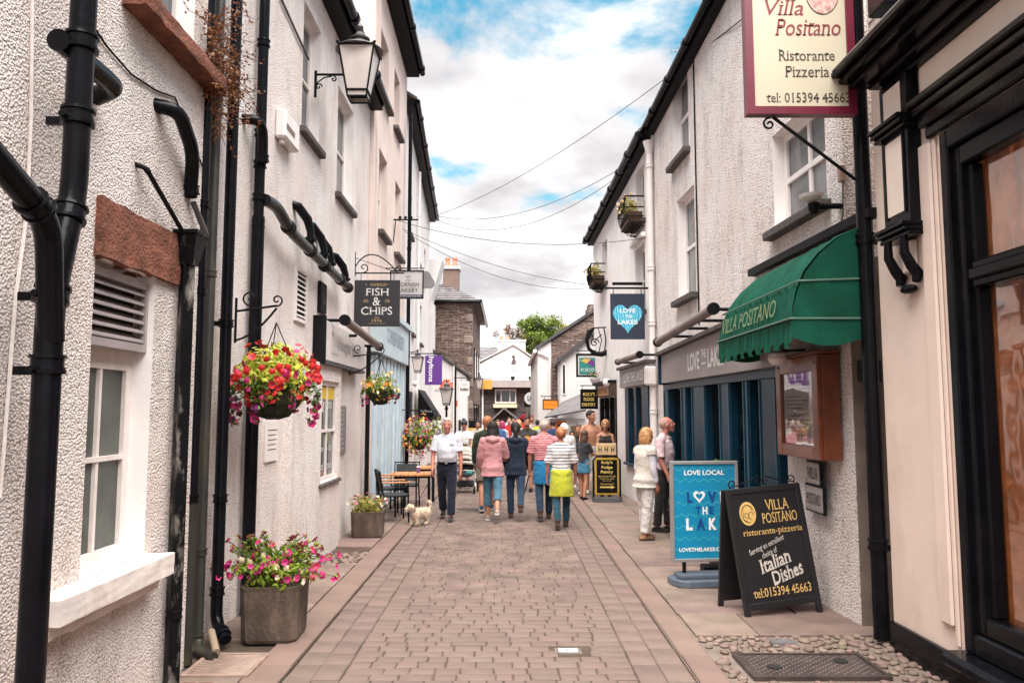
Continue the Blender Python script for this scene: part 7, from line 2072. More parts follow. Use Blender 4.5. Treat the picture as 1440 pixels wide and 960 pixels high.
def vl(mb, s, x, z, w_, h_, rot=0, **kw):
    mb.m = vr; a = R(rot); return lettering(mb, s, (x, -.0125, z), (math.cos(a), 0, math.sin(a)), (-math.sin(a), 0, math.cos(a)), w=w_, h=h_, **kw)
G2 = mat('gold_sign_paint', (.68, .44, .15, 1), .45, .08); CRL = mat('cream_sign_paint', (.60, .54, .48, 1), .5, 0)
m_ = MB(); vl(m_, 'VILLA', .12, .99, .25, .10, serif=True); vl(m_, 'POSITANO', .125, .875, .37, .10, serif=True); vl(m_, 'ristorante-pizzeria', .03, .745, .62, .07, serif=True); vl(m_, 'tel:015394 45663', .02, .215, .60, .085, serif=True); m_.build('gold_lettering', G2, ff, world=False)
m_ = MB(); vl(m_, 'Serving an excellent', -.06, .625, .40, .065, 17, serif=True, shear=.2); vl(m_, 'choice of', -.045, .56, .17, .05, 17, serif=True, shear=.2); vl(m_, 'Italian', -.01, .475, .34, .125, 14, serif=True, shear=.2, bold=.015); vl(m_, 'Dishes', .10, .36, .34, .125, 14, serif=True, shear=.2, bold=.015); m_.build('cream_lettering', CRL, ff, world=False)
m_ = MB(); m_.m = vr; m_.add([(-.20 + .085 * math.cos(2 * math.pi * i / 24), -.0125, .93 + .11 * math.sin(2 * math.pi * i / 24)) for i in range(24)], [tuple(range(24))]); m_.build('oval_emblem', G2, ff, world=False)
m_ = MB(); m_.m = vr
for k_, (dx_, dz_, rr_) in enumerate(((0, .02, .05), (-.02, -.03, .03), (.03, -.02, .028), (0, .0, .068))):
    m_.tube([(-.20 + dx_ + rr_ * math.cos(2 * math.pi * i / 14), -.0145, .93 + dz_ + rr_ * 1.2 * math.sin(2 * math.pi * i / 14)) for i in range(12)], .0022, 4)
m_.build('emblem_drawing', INK, ff, world=False)
m_ = MB(); m_.m = vr
m_.tube(bez((-.34, 0, h + .01), (-.2, 0, h + .03), (-.02, 0, h + .10), 8), .006, 5); m_.tube(bez((.36, 0, h + .01), (.2, 0, h + .03), (.04, 0, h + .10), 8), .006, 5)
scroll(m_, (-.30, 0, h + .045), .045, 1.1, R(-60), (-1, 0, 0), (0, 0, 1), .006); scroll(m_, (.32, 0, h + .045), .045, 1.1, R(-60), (1, 0, 0), (0, 0, 1), .006)
scroll(m_, (-.03, 0, h + .05), .045, 1.0, R(90), (-1, 0, 0), (0, 0, 1), .006); scroll(m_, (.05, 0, h + .05), .045, 1.0, R(90), (1, 0, 0), (0, 0, 1), .006)
m_.build('iron_cresting', BLACKM, va_, world=False, smooth=True)

# Roly's pavement sign
rp = thing('pavement_sign', "black and gold Roly's Fudge Pantry pavement sign with rounded frame", 'sign', (2.03, 16.15, ZP), rot=(0, 0, R(3)))
w, h = .56, .93
m_ = MB()
fr_pts = [(-w / 2, 0, .02), (-w / 2, 0, h - .08), (-w / 2 + .08, 0, h), (w / 2 - .08, 0, h), (w / 2, 0, h - .08), (w / 2, 0, .02)]
m_.tube(fr_pts, .022, 8); m_.build('tube_frame', BLACKM, rp, world=False, smooth=True)
MB().box(-w / 2 + .03, w / 2 - .03, -.02, .02, .14, h - .03, .01).build('gold_border', mat('gold_border_paint', (.50, .30, .02, 1), .5, .1), rp, world=False)
MB().box(-w / 2 + .065, w / 2 - .065, -.024, -.02, .18, h - .07).build('board', BLACKM, rp, world=False)
m_ = MB(); m_.prism([(-.30, -.1), (-.22, -.17), (.22, -.17), (.30, -.1), (.30, .1), (-.30, .1)], 0, .09); m_.build('base', mat('grey_base', (.10, .095, .10, 1), .5, .1), rp, world=False)
m_ = MB()
for s_, z, w_, h_, kw in (("Roly's", .80, .24, .075, dict(serif=True, bold=.03)), ('Fudge', .70, .24, .075, dict(serif=True, bold=.03)), ('Pantry', .605, .27, .075, dict(serif=True, bold=.03)), ('DELICIOUS FUDGE', .52, .36, .03, {}), ('made here daily', .47, .30, .03, {}), ('buy some', .43, .18, .028, {}), ('This is inside!', .365, .28, .035, {})):
    lettering(m_, s_, (0, -.0265, z), (1, 0, 0), (0, 0, 1), w=w_, h=h_, **kw)
m_.add([(-.15, -.0265, .285), (.08, -.0265, .285), (.08, -.0265, .315), (-.15, -.0265, .315), (.08, -.0265, .265), (.17, -.0265, .30), (.08, -.0265, .335)], [(0, 1, 2, 3), (4, 5, 6)])
m_.build('lettering', GOLDL, rp, world=False)
wb_ = thing('wooden_block_sign', 'small pale wooden cut-out sign on top of the fudge pavement sign', 'sign', (2.03, 16.12, ZP + h))
PALEW = mat('pale_wood', (.62, .42, .22, 1), .6, .15, 8)
m_ = MB(); m_.box(-.22, .20, -.02, .02, .03, .27, .01); m_.build('board', PALEW, wb_, world=False)
m_ = MB()
for x in (-.14, -.01, .12): m_.box(x - .035, x - .02, -.026, -.021, .09, .20); m_.box(x + .02, x + .035, -.026, -.021, .09, .20); m_.box(x - .02, x + .02, -.026, -.021, .135, .155)
m_.build('cut_out', INK, wb_, world=False)

# cone shaped pots with box balls
BOXL = leaf_mat('box_leaves', '#2c4a10', '#7d9a34')
def topiary(label, x, y, balls, h=.42, seed=1):
    rr = random.Random(seed); t = thing('topiary_pot', label, 'potted plant', (x, y, ZP))
    MB().lathe([(.11, 0), (.17, h), (.18, h), (.18, h + .03), (.155, h + .03), (.15, h - .03)], (x, y, ZP), 4, cap=True).build('pot', mat('dark_grey_planter', (.045, .042, .045, 1), .45, .15), t)
    MB().tube([(x, y, ZP + h - .03), (x, y, ZP + balls[-1][0])], .014, 6).build('stem', BARK, t)
    for z, r in balls:
        mb = MB(); mb.ball((x, y, ZP + z), r * .8, 10, 7); mb.build('core', DGRN, t)
        leaf_cloud(t, (x, y, ZP + z), (r, r, r), 420, .017, BOXL, rr, shell=.8)
topiary('spiral clipped box plant in a dark pot behind the blue poster sign', 2.50, 11.4, [(.55, .17), (.80, .14), (1.02, .13)], .42, 3)
topiary('clipped box ball plant in a dark pot between the two pavement signs', 2.52, 9.4, [(.62, .2), (.90, .15), (1.15, .14)], .42, 4)
# wall cable spool object by the door
pb_ = thing('planter_box', 'low black planter box on the right pavement behind the black A-board', 'planter', (2.36, 9.0, ZP))
MB().box(2.2, 2.5, 8.85, 9.05, ZP, ZP + .12, .01).build('tray', BLACKM, pb_)

# ================================================================ CAFE TABLES AND CHAIRS
TW = mat('orange_teak', (.52, .22, .08, 1), .5, .2, 6); 
def cafe_table(name_label, x, y, rz, w=.62):
    t = thing('cafe_table', name_label, 'table', (x, y, ZP), rz, group='cafe tables outside the bakery')
    for i in range(5):
        o = MB().box(-w / 2 + i * w / 5, -w / 2 + (i + 1) * w / 5 - .008, -w / 2, w / 2, .715, .745, .003).build('table_slat', TW, t, world=False)
    m_ = MB(); m_.box(-w / 2 + .02, w / 2 - .02, -w / 2 + .02, w / 2 - .02, .68, .714); m_.build('apron', BLACKM, t, world=False)
    for sx in (-1, 1):
        for sy in (-1, 1): MB().tube([(sx * (w / 2 - .04), sy * (w / 2 - .04), .68), (sx * (w / 2 - .04), sy * (w / 2 - .04), 0)], .016, 6).build('leg', BLACKM, t, world=False)
    return t
MESHM = mat('black_mesh_fabric', (.03, .03, .033, 1), .7, .2, 90)
def cafe_chair(label, x, y, rz):
    """faces +Y in its own space"""
    t = thing('cafe_chair', label, 'chair', (x, y, ZP), rz, group='black cafe chairs outside the bakery')
    MB().box(-.24, .24, -.22, .22, .43, .46, .01).build('seat', MESHM, t, world=False)
    MB().hexa([(-.21, -.215, .50), (.21, -.215, .50), (.21, -.205, .50), (-.21, -.205, .50)], [(-.21, -.285, .83), (.21, -.285, .83), (.21, -.275, .83), (-.21, -.275, .83)]).build('backrest', MESHM, t, world=False)
    m_ = MB()
    m_.tube([(-.24, -.21, .45), (-.24, -.29, .86), (.24, -.29, .86), (.24, -.21, .45)], .016, 6); m_.tube([(-.24, -.22, .44), (-.24, .22, .44), (.24, .22, .44), (.24, -.22, .44)], .015, 6)
    m_.build('frame', BLACKM, t, world=False)
    for s_ in (-1, 1):
        MB().tube([(s_ * .24, .20, .66), (s_ * .245, .22, 0)], .015, 6).build('leg', BLACKM, t, world=False)
        MB().tube([(s_ * .24, -.20, .44), (s_ * .25, -.30, 0)], .015, 6).build('leg', BLACKM, t, world=False)
        MB().box(s_ * .24 - .025, s_ * .24 + .025, -.24, .24, .655, .68, .006).build('armrest', TW, t, world=False)
    return t
cafe_chair('nearest black cafe chair with its back to the bakery wall', -1.98, 13.35, R(-72))
cafe_table('nearer wooden topped cafe table beside the dog', -1.75, 14.15, R(4), .66)
cafe_chair('black cafe chair tucked in by the pale blue boarding', -2.18, 14.45, R(-90))
cafe_chair('black cafe chair on the far side of the cafe tables facing the camera', -2.02, 15.1, R(180))
cafe_table('further wooden topped cafe table by the flower display', -1.83, 15.75, R(3), .66)
mg = thing('coffee_cup', 'small purple cup standing on the nearer cafe table', 'cup', (-1.66, 14.2, ZP + .746)); MB().lathe([(.03, 0), (.035, .09), (.04, .10)], (0, 0, 0), 10).build('cup', fcol('purple_cup', (.18, .08, .25, 1)), mg, world=False)
MB().lathe([(.041, .10), (.038, .115), (.02, .12)], (0, 0, 0), 10).build('lid', WPAINT, mg, world=False)

# ================================================================ WIRES
def wpt(px, py, X): return on_x(px, py, X)
def lp_(px, py, Y): return on_y(px, py, Y)
la = lp_(608, 302, 21.5)
for lab, a, b, sag in (
    ('highest overhead wire crossing to the right gutter and up the right wall', lp_(608, 305, 22), lp_(960, 92, 12.4), .30),
    ('overhead wire sagging to the right eaves, topmost of the close bundle', lp_(608, 302, 21.5), lp_(893, 224, 15.2), .55),
    ('overhead wire sagging to the right eaves, lowest of the close bundle', lp_(608, 306, 21.5), lp_(895, 228, 15.2), .80),
    ('single overhead wire running from the left bracket to the far right wall', lp_(556, 309, 16.3), lp_(905, 335, 15.0), .30),
    ('overhead wire falling from the left bracket to the far right eaves corner', lp_(566, 322, 17.0), lp_(850, 402, 19.5), .25),
    ('lower twin overhead wire falling to the far right eaves corner', lp_(570, 326, 17.0), lp_(840, 404, 20.8), .45)):
    cable(lab, [a, b], .006, BLACKM, sag, name='overhead_wire', n=5)
cable('continuation of the highest wire stapled up the right pebbledash wall', [lp_(960, 92, 12.4), R1.P(R1.pix(1046, 28)[0], R1.pix(1046, 28)[1], .03)], .0075)
wbk = thing('wire_bracket', 'iron wire bracket on the cream pink house where the overhead wires start', 'bracket', (-2.5, 16.3, 6.2))
q = lp_(556, 309, 16.3); m_ = MB(); m_.tube([(-2.52, 16.3, q.z), (q.x + .5, 16.3, q.z)], .018, 5); m_.tube([(-2.45, 16.3, q.z), (-2.5, 16.3, q.z - .5)], .012, 5)
for k in range(3): m_.ball((q.x + .1 + k * .12, 16.3, q.z + .05), .035, 6, 5)
m_.build('arm', BLACKM, wbk)
an = thing('tv_aerial', 'small television aerial above the right gutter', 'aerial', (3.1, 13.5, 8.0))
q = on_y(951, 72, 13.2); m_ = MB(); m_.tube([(q.x - .1, 13.2, q.z), (q.x + .35, 13.2, q.z)], .008, 4)
for k in range(6): m_.tube([(q.x - .08 + k * .07, 13.2, q.z - .05), (q.x - .08 + k * .07, 13.2, q.z + .05)], .005, 4)
m_.tube([(q.x + .35, 13.2, q.z), (q.x + .45, 13.2, q.z - 1.3)], .012, 5); m_.tube([(q.x - .02, 13.2, q.z + .08), (q.x + .3, 13.2, q.z + .13)], .005, 4)
m_.build('aerial', STEEL, an)
# ================================================================ CAR AT THE FAR END
car = thing('parked_car', 'red car with windscreen facing left at the far end of the street', 'car', (.6, 40.5, 0), R(12))
CRED = mat('red_car_paint', (.50, .015, .012, 1), .3, .1, 3, coat=.5)
def car_section(pts, y0, y1, inset): 
    n = len(pts); return [(x, y0 + (inset if z > .95 else 0), z) for x, z in pts], [(x, y1 - (inset if z > .95 else 0), z) for x, z in pts]
pr_ = [(-2.05, .30), (-2.1, .62), (-1.95, .80), (-1.05, .95), (-.35, 1.46), (1.1, 1.50), (1.85, 1.05), (2.02, .95), (2.08, .35)]
a, b = car_section(pr_, -.86, .86, .13); n = len(pr_)
m_ = MB(); m_.add(a + b, [tuple(range(n - 1, -1, -1)), tuple(range(n, 2 * n))] + [(i, (i + 1) % n, (i + 1) % n + n, i + n) for i in range(n)]); m_.build('body', CRED, car, world=False, bevel=.05)
m_ = MB(); m_.add([(-1.0, -.72, 1.0), (-.38, -.66, 1.44), (-.38, .66, 1.44), (-1.0, .72, 1.0)], [(0, 1, 2, 3)]); m_.m = Matrix.Translation((-.02, 0, .02)); m_.v = [(x - .02, y, z + .02) for x, y, z in m_.v]; m_.build('windscreen', mat('pale_windscreen', (.45, .48, .50, 1), .15, .3, 2), car, world=False)
for x0, x1, x2, x3 in ((-.85, -.30, .25, .25), (.32, .32, 1.05, 1.55)):
    MB().add([(x0, -.80, 1.0), (x3, -.80, 1.0), (x2, -.745, 1.40), (x1, -.745, 1.40)], [(0, 1, 2, 3)]).build('side_window', PANE, car, world=False)
for x in (-1.3, 1.3):
    for y in (-.84, .70): w_ = MB().lathe([(.31, 0), (.33, .03), (.33, .14), (.31, .16)], (x, y, .33), 16, 'y').build('wheel', BLACKM, car, world=False); MB().lathe([(.18, -.01), (.18, .17)], (x, y, .33), 12, 'y').build('rim', STEEL, w_, world=False)
for y in (-.6, .6): MB().ball((-2.02, y, .68), (.06, .16, .08), 8, 6).build('headlight', WPAINT, car, world=False)
# ================================================================ PEOPLE
def skin(name, c): return mat(name, c, .5, .10, 9, .001, 60, spec=.35)
SK_TAN = skin('skin_tanned', (.46, .21, .13, 1)); SK_RED = skin('skin_ruddy', (.52, .20, .15, 1)); SK_FAIR = skin('skin_fair', (.56, .31, .23, 1)); SK_DARK = skin('skin_brown', (.30, .14, .09, 1))
def cloth(name, c, b=.006, sc=16, r=.85, v=.12): return mat(name, c, r, v, 5, b, sc, spec=.2, sheen=.15)
def finish(o, voxel, smooth=3, wr=0, wscale=.12, extra=None, decimate=None):
    md = o.modifiers.new('r', 'REMESH'); md.mode = 'VOXEL'; md.voxel_size = voxel; md.use_smooth_shade = True
    ms = o.modifiers.new('s', 'SMOOTH'); ms.factor = .6; ms.iterations = smooth
    if wr:
        tx = bpy.data.textures.get('wr%.2f' % wscale) or bpy.data.textures.new('wr%.2f' % wscale, 'CLOUDS'); tx.noise_scale = wscale; tx.noise_depth = 2
        d = o.modifiers.new('d', 'DISPLACE'); d.texture = tx; d.strength = wr; d.mid_level = .5; d.texture_coords = 'LOCAL'
    PENDING.append((o, extra))
V = Vector
def person(label, x, y, rz, h=1.75, f=False, legs=((15, 10), (-12, 20)), arms=((5, 8, 15), (5, 8, 15)), lean=4, wide=1.0, belly=0.0,
           sk=SK_FAIR, top=None, bottom=None, shoes=None, hair=None, head_yaw=0, head_pitch=0, voxel=.011, z0=0.0, vis_head_only=False, hold=(None, None), group=None):
    """faces +Y in its own space; legs: (thigh forward, knee bend); arms: (forward, out, elbow)"""
    s = h / 1.75
    t = thing('person', label, 'person', (x, y, z0), rz, group=group)
    sw = (.150 if f else .175) * wide; hw = (.084 if f else .082)
    # leg joints with pelvis at origin
    J = {}
    for k, (a, b) in enumerate(legs):
        sx = -1 if k == 0 else 1
        hip = V((sx * hw, 0, 0)); a_, b_ = R(a), R(b)
        knee = hip + V((sx * .012, math.sin(a_) * .43, -math.cos(a_) * .43)); ank = knee + V((-sx * .008, math.sin(a_ - b_) * .41, -math.cos(a_ - b_) * .41))
        J['hip%d' % k], J['knee%d' % k], J['ank%d' % k] = hip, knee, ank
        J['pitch%d' % k] = min(0, R(a - b) + R(12)) * .8 if b > 25 else 0.0
    low = min(J['ank0'].z - .085 + 0, J['ank1'].z - .085)
    up = -low
    for k in list(J):
        if not k.startswith('pitch'): J[k] = J[k] + V((0, 0, up))
    pel = V((0, 0, up))
    ln = R(lean)
    def T(x_, y_, z_):                            # torso point above the pelvis, leaning forward
        return pel + V((x_, y_ * math.cos(ln) + z_ * math.sin(ln), z_ * math.cos(ln) - y_ * math.sin(ln)))
    neck0, neck1 = T(0, -.01, .54), T(0, .010, .61)
    hd = neck1 + V((0, .032, .108))
    HM = Matrix.Translation(hd) @ Matrix.Scale(1.06, 4) @ Matrix.Rotation(R(head_yaw), 4, 'Z') @ Matrix.Rotation(R(-head_pitch), 4, 'X')
    arms_j = []
    for k, (fw, ab, el) in enumerate(arms):
        sx = -1 if k == 0 else 1
        sh = T(sx * sw, -.008, .478)
        f_, a_, e_ = R(fw), R(ab), R(el)
        d1 = V((sx * math.sin(a_), math.sin(f_) * math.cos(a_), -math.cos(f_) * math.cos(a_)))
        elb = sh + d1 * .285
        d2 = V((sx * math.sin(a_) * .4 - (sx * .25 * math.sin(e_)), math.sin(f_ + e_), -math.cos(f_ + e_))).normalized()
        wr = elb + d2 * .255
        arms_j.append((sh, elb, wr, d2))
    m = MB()
    # torso
    tor = [(-.05, .0, .145, .105), (.02, .0, .155, .112), (.10, .0, .145, .103), (.19, .005 + belly * .3, .135 + belly * .15, .098 + belly * .6), (.30, .01 + belly * .2, .150 + belly * .1, .108 + belly * .4), (.40, .0, .160 * (1 if not f else .94), .112), (.47, -.01, .145, .092), (.535, -.012, .085, .065)]
    wm = (.93 if f else 1.0) * wide
    def torso(mb, infl, za=-9, zb=9, hipx=1.0):
        pts = [(T(0, y_, z_), (rx * wm * (hipx if z_ < .12 else 1) + infl, ry * wide + infl)) for z_, y_, rx, ry in tor if za <= z_ <= zb]
        mb.tube([p for p, _ in pts], [r_ for _, r_ in pts], 18, flat=(0, 1, 0), round_=True)
    torso(m, 0)
    if f: 
        for sx in (-1, 1): m.ball(T(sx * .075, .085, .36), (.07, .06, .07), 10, 8)
    m.tube([neck0, neck1, neck1 + V((0, .02, .05))], [.062 if not f else .05, .056 if not f else .046, .056 if not f else .046], 12)
    for k in (0, 1):
        m.tube([J['hip%d' % k] + V((0, 0, .02)), J['hip%d' % k].lerp(J['knee%d' % k], .35), J['knee%d' % k], J['knee%d' % k].lerp(J['ank%d' % k], .3), J['ank%d' % k]], [.086, .080, .056, .058, .036], 12, round_=True)
        sh, elb, wr, d2 = arms_j[k]
        m.tube([sh, sh.lerp(elb, .4), elb, elb.lerp(wr, .3), wr], [.050 * wide, .047, .040, .038, .026], 12, round_=True)
        m.tube([sh, T((-1 if k == 0 else 1) * sw * .5, -.012, .515), T(0, -.012, .56)], [.046, .044, .045], 10, round_=True)
    # head
    old = m.m
    m.m = HM
    fs_ = .95 if f else 1.0
    m.ball((0, -.012, .025), (.076 * fs_, .096 * fs_, .098 * fs_), 16, 12)
    m.tube([(0, .025, .03), (0, .040, -.03), (0, .048, -.085)], [(.068 * fs_, .058), (.056 * fs_, .05), (.034 * fs_, .028)], 12, flat=(0, 1, 0), round_=True)
    m.tube([(0, .078, .035), (0, .098, .005), (0, .108, -.018), (0, .092, -.028)], [.010, .013, .016, .012], 8, round_=True)
    m.ball((0, .083, -.052), (.024, .012, .011), 8, 6)
    m.ball((0, .070, -.090), (.022, .018, .016), 8, 6)
    m.tube([(-.04, .073, .045), (0, .086, .048), (.04, .073, .045)], .010, 6)
    for sx in (-1, 1): m.ball((sx * .078 * fs_, -.008, .0), (.010, .020, .032), 8, 6); m.ball((sx * .045, .060, -.02), (.02, .016, .018), 8, 6)
    m.m = old
    # hands: palm in the remesh, five fingers rooted in it
    ex = MB()
    for k in (0, 1):
        sh, elb, wr, d2 = arms_j[k]; sx = -1 if k == 0 else 1
        inn = V((-sx, 0, 0)); inn = (inn - d2 * inn.dot(d2)).normalized(); fwd = d2.cross(inn).normalized()
        if fwd.y < 0: fwd = -fwd
        pc = wr + d2 * .055
        m.tube([wr - d2 * .01, wr + d2 * .03, wr + d2 * .085], [(.024, .024), (.036, .018), (.038, .016)], 10, flat=inn, round_=True)
        for q, (o_, l_) in enumerate(((-.030, .062), (-.011, .076), (.010, .080), (.030, .072))):
            b0 = wr + d2 * .075 + fwd * o_; c1 = b0 + d2 * (l_ * .55) + inn * .012; c2 = c1 + d2 * (l_ * .35) + inn * .028
            ex.tube([b0, c1, c2], [.0098, .009, .0072], 6, round_=True)
        b0 = wr + d2 * .03 + fwd * .028; ex.tube([b0, b0 + d2 * .03 + fwd * .022 + inn * .010, b0 + d2 * .055 + fwd * .022 + inn * .022], [.012, .011, .008], 6, round_=True)
    def sc_(mb): mb.v = [(a * s, b * s, c * s) for a, b, c in mb.v]; return mb
    body = sc_(m).build('body', sk, t, world=False, smooth='all')
    finish(body, voxel * .85, 2, extra=sc_(ex))
    info = dict(t=t, T=T, J=J, arms=arms_j, HM=HM, s=s, sc=sc_, up=up, torso=torso)
    # ---- top
    if top:
        m = MB(); infl = top.get('infl', .014); zl = top.get('hem', -.06); slv = top.get('sleeve', .35)
        pts = []
        for z_, y_, rx, ry in tor:
            if z_ < zl - .01 or z_ > .5: continue
            pts.append((T(0, y_, z_), (rx * wm + infl + (top.get('flare', 0) if z_ < .1 else 0), ry * wide + infl + (top.get('flare', 0) if z_ < .1 else 0))))
        if zl < -.06:
            pts = [(T(0, 0, zl), (.176 * wm + infl + top.get('flare', 0), .128 * wide + infl + top.get('flare', 0)))] + [((p), (max(q[0], .168 * wm + infl), max(q[1], .122 * wide + infl))) if (p - T(0, 0, 0)).dot(V((0, 0, 1))) < .06 else (p, q) for p, q in pts]
        m.tube([p for p, _ in pts], [r_ for _, r_ in pts], 20, flat=(0, 1, 0))
        sh_r = .050 * wide + infl
        if not top.get('tank'):
            m.tube([T(-sw * .95, -.008, .478), T(-sw * .5, -.012, .515), T(-.04, -.012, .555)], [.048 + infl, .046 + infl * .8, .048 + infl * .4], 12, round_=True)
            m.tube([T(sw * .95, -.008, .478), T(sw * .5, -.012, .515), T(.04, -.012, .555)], [.048 + infl, .046 + infl * .8, .048 + infl * .4], 12, round_=True)
            m.tube([T(0, -.012, .46), T(0, -.012, .53), T(0, -.008, .578)], [(.14, .092 + infl), (.098, .078 + infl), (.062 + infl * .4, .060 + infl * .4)], 14, flat=(0, 1, 0))
            for k in (0, 1):
                sh, elb, wr, d2 = arms_j[k]
                if slv <= .55: P_ = [sh, sh.lerp(elb, slv * 2 * .5), sh.lerp(elb, min(1, slv * 2))]; rr_ = [sh_r, .053 + infl, .050 + infl + top.get('cuff', .008)]
                else:
                    q = (slv - .5) * 2; P_ = [sh, sh.lerp(elb, .5), elb, elb.lerp(wr, q * .5), elb.lerp(wr, q)]; rr_ = [sh_r, .055 + infl, .047 + infl, .044 + infl, .033 + infl]
                m.tube(P_, rr_, 12)
                m.ball(sh, sh_r, 12, 8)
        else:
            for sx in (-1, 1): m.tube([T(sx * .085, .075, .42), T(sx * .10, .01, .525), T(sx * .085, -.09, .44)], .018, 6)
        if f: 
            for sx in (-1, 1): m.ball(T(sx * .075, .09, .36), (.07 + infl, .06 + infl, .07 + infl), 10, 8)
        if top.get('hood'):
            m.tube([T(-.10, -.03, .54), T(-.07, -.11, .52), T(0, -.14, .50), T(.07, -.11, .52), T(.10, -.03, .54)], [.035, .048, .055, .048, .035], 10, round_=True)
            m.ball(T(0, -.09, .53), (.09, .06, .07), 12, 8)
        if top.get('collar'):
            pass
        o = sc_(m).build(top.get('name', 'shirt'), top['mat'], t, world=False, smooth='all')
        finish(o, voxel, 3, wr=top.get('wr', .022), wscale=.08)
        if top.get('collar'):
            cm = MB(); cm.tube([T(.0 + .072 * math.sin(a * math.pi / 6 + .35), -.010 + .068 * -math.cos(a * math.pi / 6 + .35) * 1.0, .565 - .02 * (1 + -math.cos(a * math.pi / 6 + .35)) * .5) for a in range(0, 12)], .013, 6)
            sc_(cm).build('collar', top['collar'], t, world=False, smooth='all')
    # ---- bottom
    if bottom:
        m = MB(); infl = bottom.get('infl', .012); ln_ = bottom.get('length', 1.0)
        if bottom.get('skirt'):
            zz_ = bottom['skirt']; m.tube([T(0, 0, .12), T(0, 0, .0), pel + V((0, 0, -zz_ * .5)), pel + V((0, 0, -zz_))], [(.145, .11), (.165, .125), (.185, .145), (.20, .16)], 20, flat=(0, 1, 0))
        else:
            torso(m, infl, -.06, bottom.get('waist', .11))
            for k in (0, 1):
                hp_, kn, an = J['hip%d' % k], J['knee%d' % k], J['ank%d' % k]
                if ln_ > .5:
                    q = (ln_ - .5) * 2; P_ = [hp_ + V((0, 0, .03)), hp_.lerp(kn, .4), kn, kn.lerp(an, q * .5), kn.lerp(an, q)]; rr_ = [.090 + infl, .080 + infl, .060 + infl, .056 + infl, .046 + infl + bottom.get('cuff', .004)]
                else: q = ln_ * 2; P_ = [hp_ + V((0, 0, .03)), hp_.lerp(kn, q * .5), hp_.lerp(kn, q)]; rr_ = [.092 + infl, .088 + infl, .080 + infl + bottom.get('cuff', .012)]
                m.tube(P_, rr_, 14)
                m.ball(hp_ + V((0, -.025, .0)), (.088 + infl * .5, .09 + infl * .5, .09), 12, 8)
        o = sc_(m).build(bottom.get('name', 'trousers'), bottom['mat'], t, world=False, smooth='all')
        finish(o, voxel, 3, wr=bottom.get('wr', .022), wscale=.07)
    # ---- shoes
    if shoes:
        for k in (0, 1):
            an = J['ank%d' % k]; pt = J['pitch%d' % k]
            M_ = Matrix.Translation(an) @ Matrix.Rotation(pt, 4, 'X')
            m = MB(); m.m = M_
            m.tube([(0, -.055, -.05), (0, .01, -.042), (0, .08, -.052), (0, .155, -.060)], [(.036, .034), (.042, .043), (.043, .034), (.034, .024)], 12, flat=(1, 0, 0), round_=True)
            if shoes.get('boot'): m.tube([(0, -.005, -.04), (0, -.005, .05)], [.046, .050], 12)
            else: m.tube([(0, -.005, -.04), (0, -.01, .0)], [.044, .040], 12)
            o = sc_(m).build('shoe', shoes['mat'], t, world=False, smooth='all'); finish(o, .010, 2)
            m = MB(); m.m = M_; m.prism([(-.036, -.085), (.036, -.085), (.046, .06), (.036, .175), (-.036, .175), (-.046, .06)], -.088, -.066)
            sc_(m).build('sole', shoes.get('sole', DARKSOLE), t, world=False)
    # ---- hair
    if hair:
        st = hair['style']; m = MB(); m.m = HM
        if st == 'short': m.ball((0, -.022, .040), (.084 * fs_, .100, .098), 16, 12); m.ball((0, .03, .095), (.06, .05, .03), 10, 6)
        if st == 'fringe': 
            m.ball((0, -.030, .030), (.080, .093, .083), 14, 10)
        if st == 'bun': m.ball((0, -.022, .040), (.084, .100, .095), 16, 12); m.ball((0, -.115, .03), (.048, .04, .045), 12, 8)
        if st == 'long':
            m.ball((0, -.024, .038), (.086, .102, .100), 16, 12); m.tube([(0, -.075, .0), (0, -.095, -.10), (0, -.09, -.20), (0, -.075, hair.get('end', -.28))], [(.075, .045), (.078, .045), (.07, .04), (.04, .02)], 14, flat=(0, 1, 0), round_=True)
            for sx in (-1, 1): m.tube([(sx * .07, -.02, .04), (sx * .082, -.02, -.06), (sx * .08, -.03, -.15)], [.025, .028, .018], 8, round_=True)
        if st == 'tail': m.ball((0, -.024, .038), (.084, .100, .098), 16, 12); m.tube([(0, -.10, .03), (0, -.15, -.02), (0, -.15, -.12), (0, -.13, -.22)], [.03, .036, .03, .012], 10, round_=True)
        if st == 'curly':
            for i in range(30):
                a = rnd.uniform(0, 6.28); e_ = rnd.uniform(-.3, 1.5); m.ball((.075 * math.cos(a) * math.cos(e_), -.03 + .085 * math.sin(a) * math.cos(e_), .035 + .085 * math.sin(e_)), .034, 8, 6)
        if st == 'bob':
            m.ball((0, -.024, .038), (.088, .104, .102), 16, 12)
            for i in range(9):
                a = R(-25 - i * 16.5); m.tube([(.078 * math.cos(a), -.015 + .085 * math.sin(a), .03), (.088 * math.cos(a), -.015 + .095 * math.sin(a), -.06), (.086 * math.cos(a), -.01 + .09 * math.sin(a), hair.get('end', -.15))], [.03, .028, .016], 8, round_=True)
        if st == 'cap':
            m.ball((0, -.015, .050), (.086, .104, .090), 16, 12); m.tube([(0, .06, .075), (0, .13, .062)], [(.07, .012), (.06, .008)], 12, flat=(0, 0, 1), round_=True)
        if st not in ('cap', 'curly'):
            # keep the face clear: clip anything in front of the hairline
            vv = []
            inv = HM.inverted()
            for p in m.v:
                q = inv @ V(p)
                if q.y > .045 and q.z < .085: q.y = .045 - (q.y - .045) * .3
                vv.append(tuple(HM @ q))
            m.v = vv
        o = sc_(m).build('cap' if st == 'cap' else 'hair', hair['mat'], t, world=False, smooth='all'); finish(o, .009, 1, wr=.016 if st != 'cap' else 0, wscale=.03)
    # ---- face details
    m = MB(); 
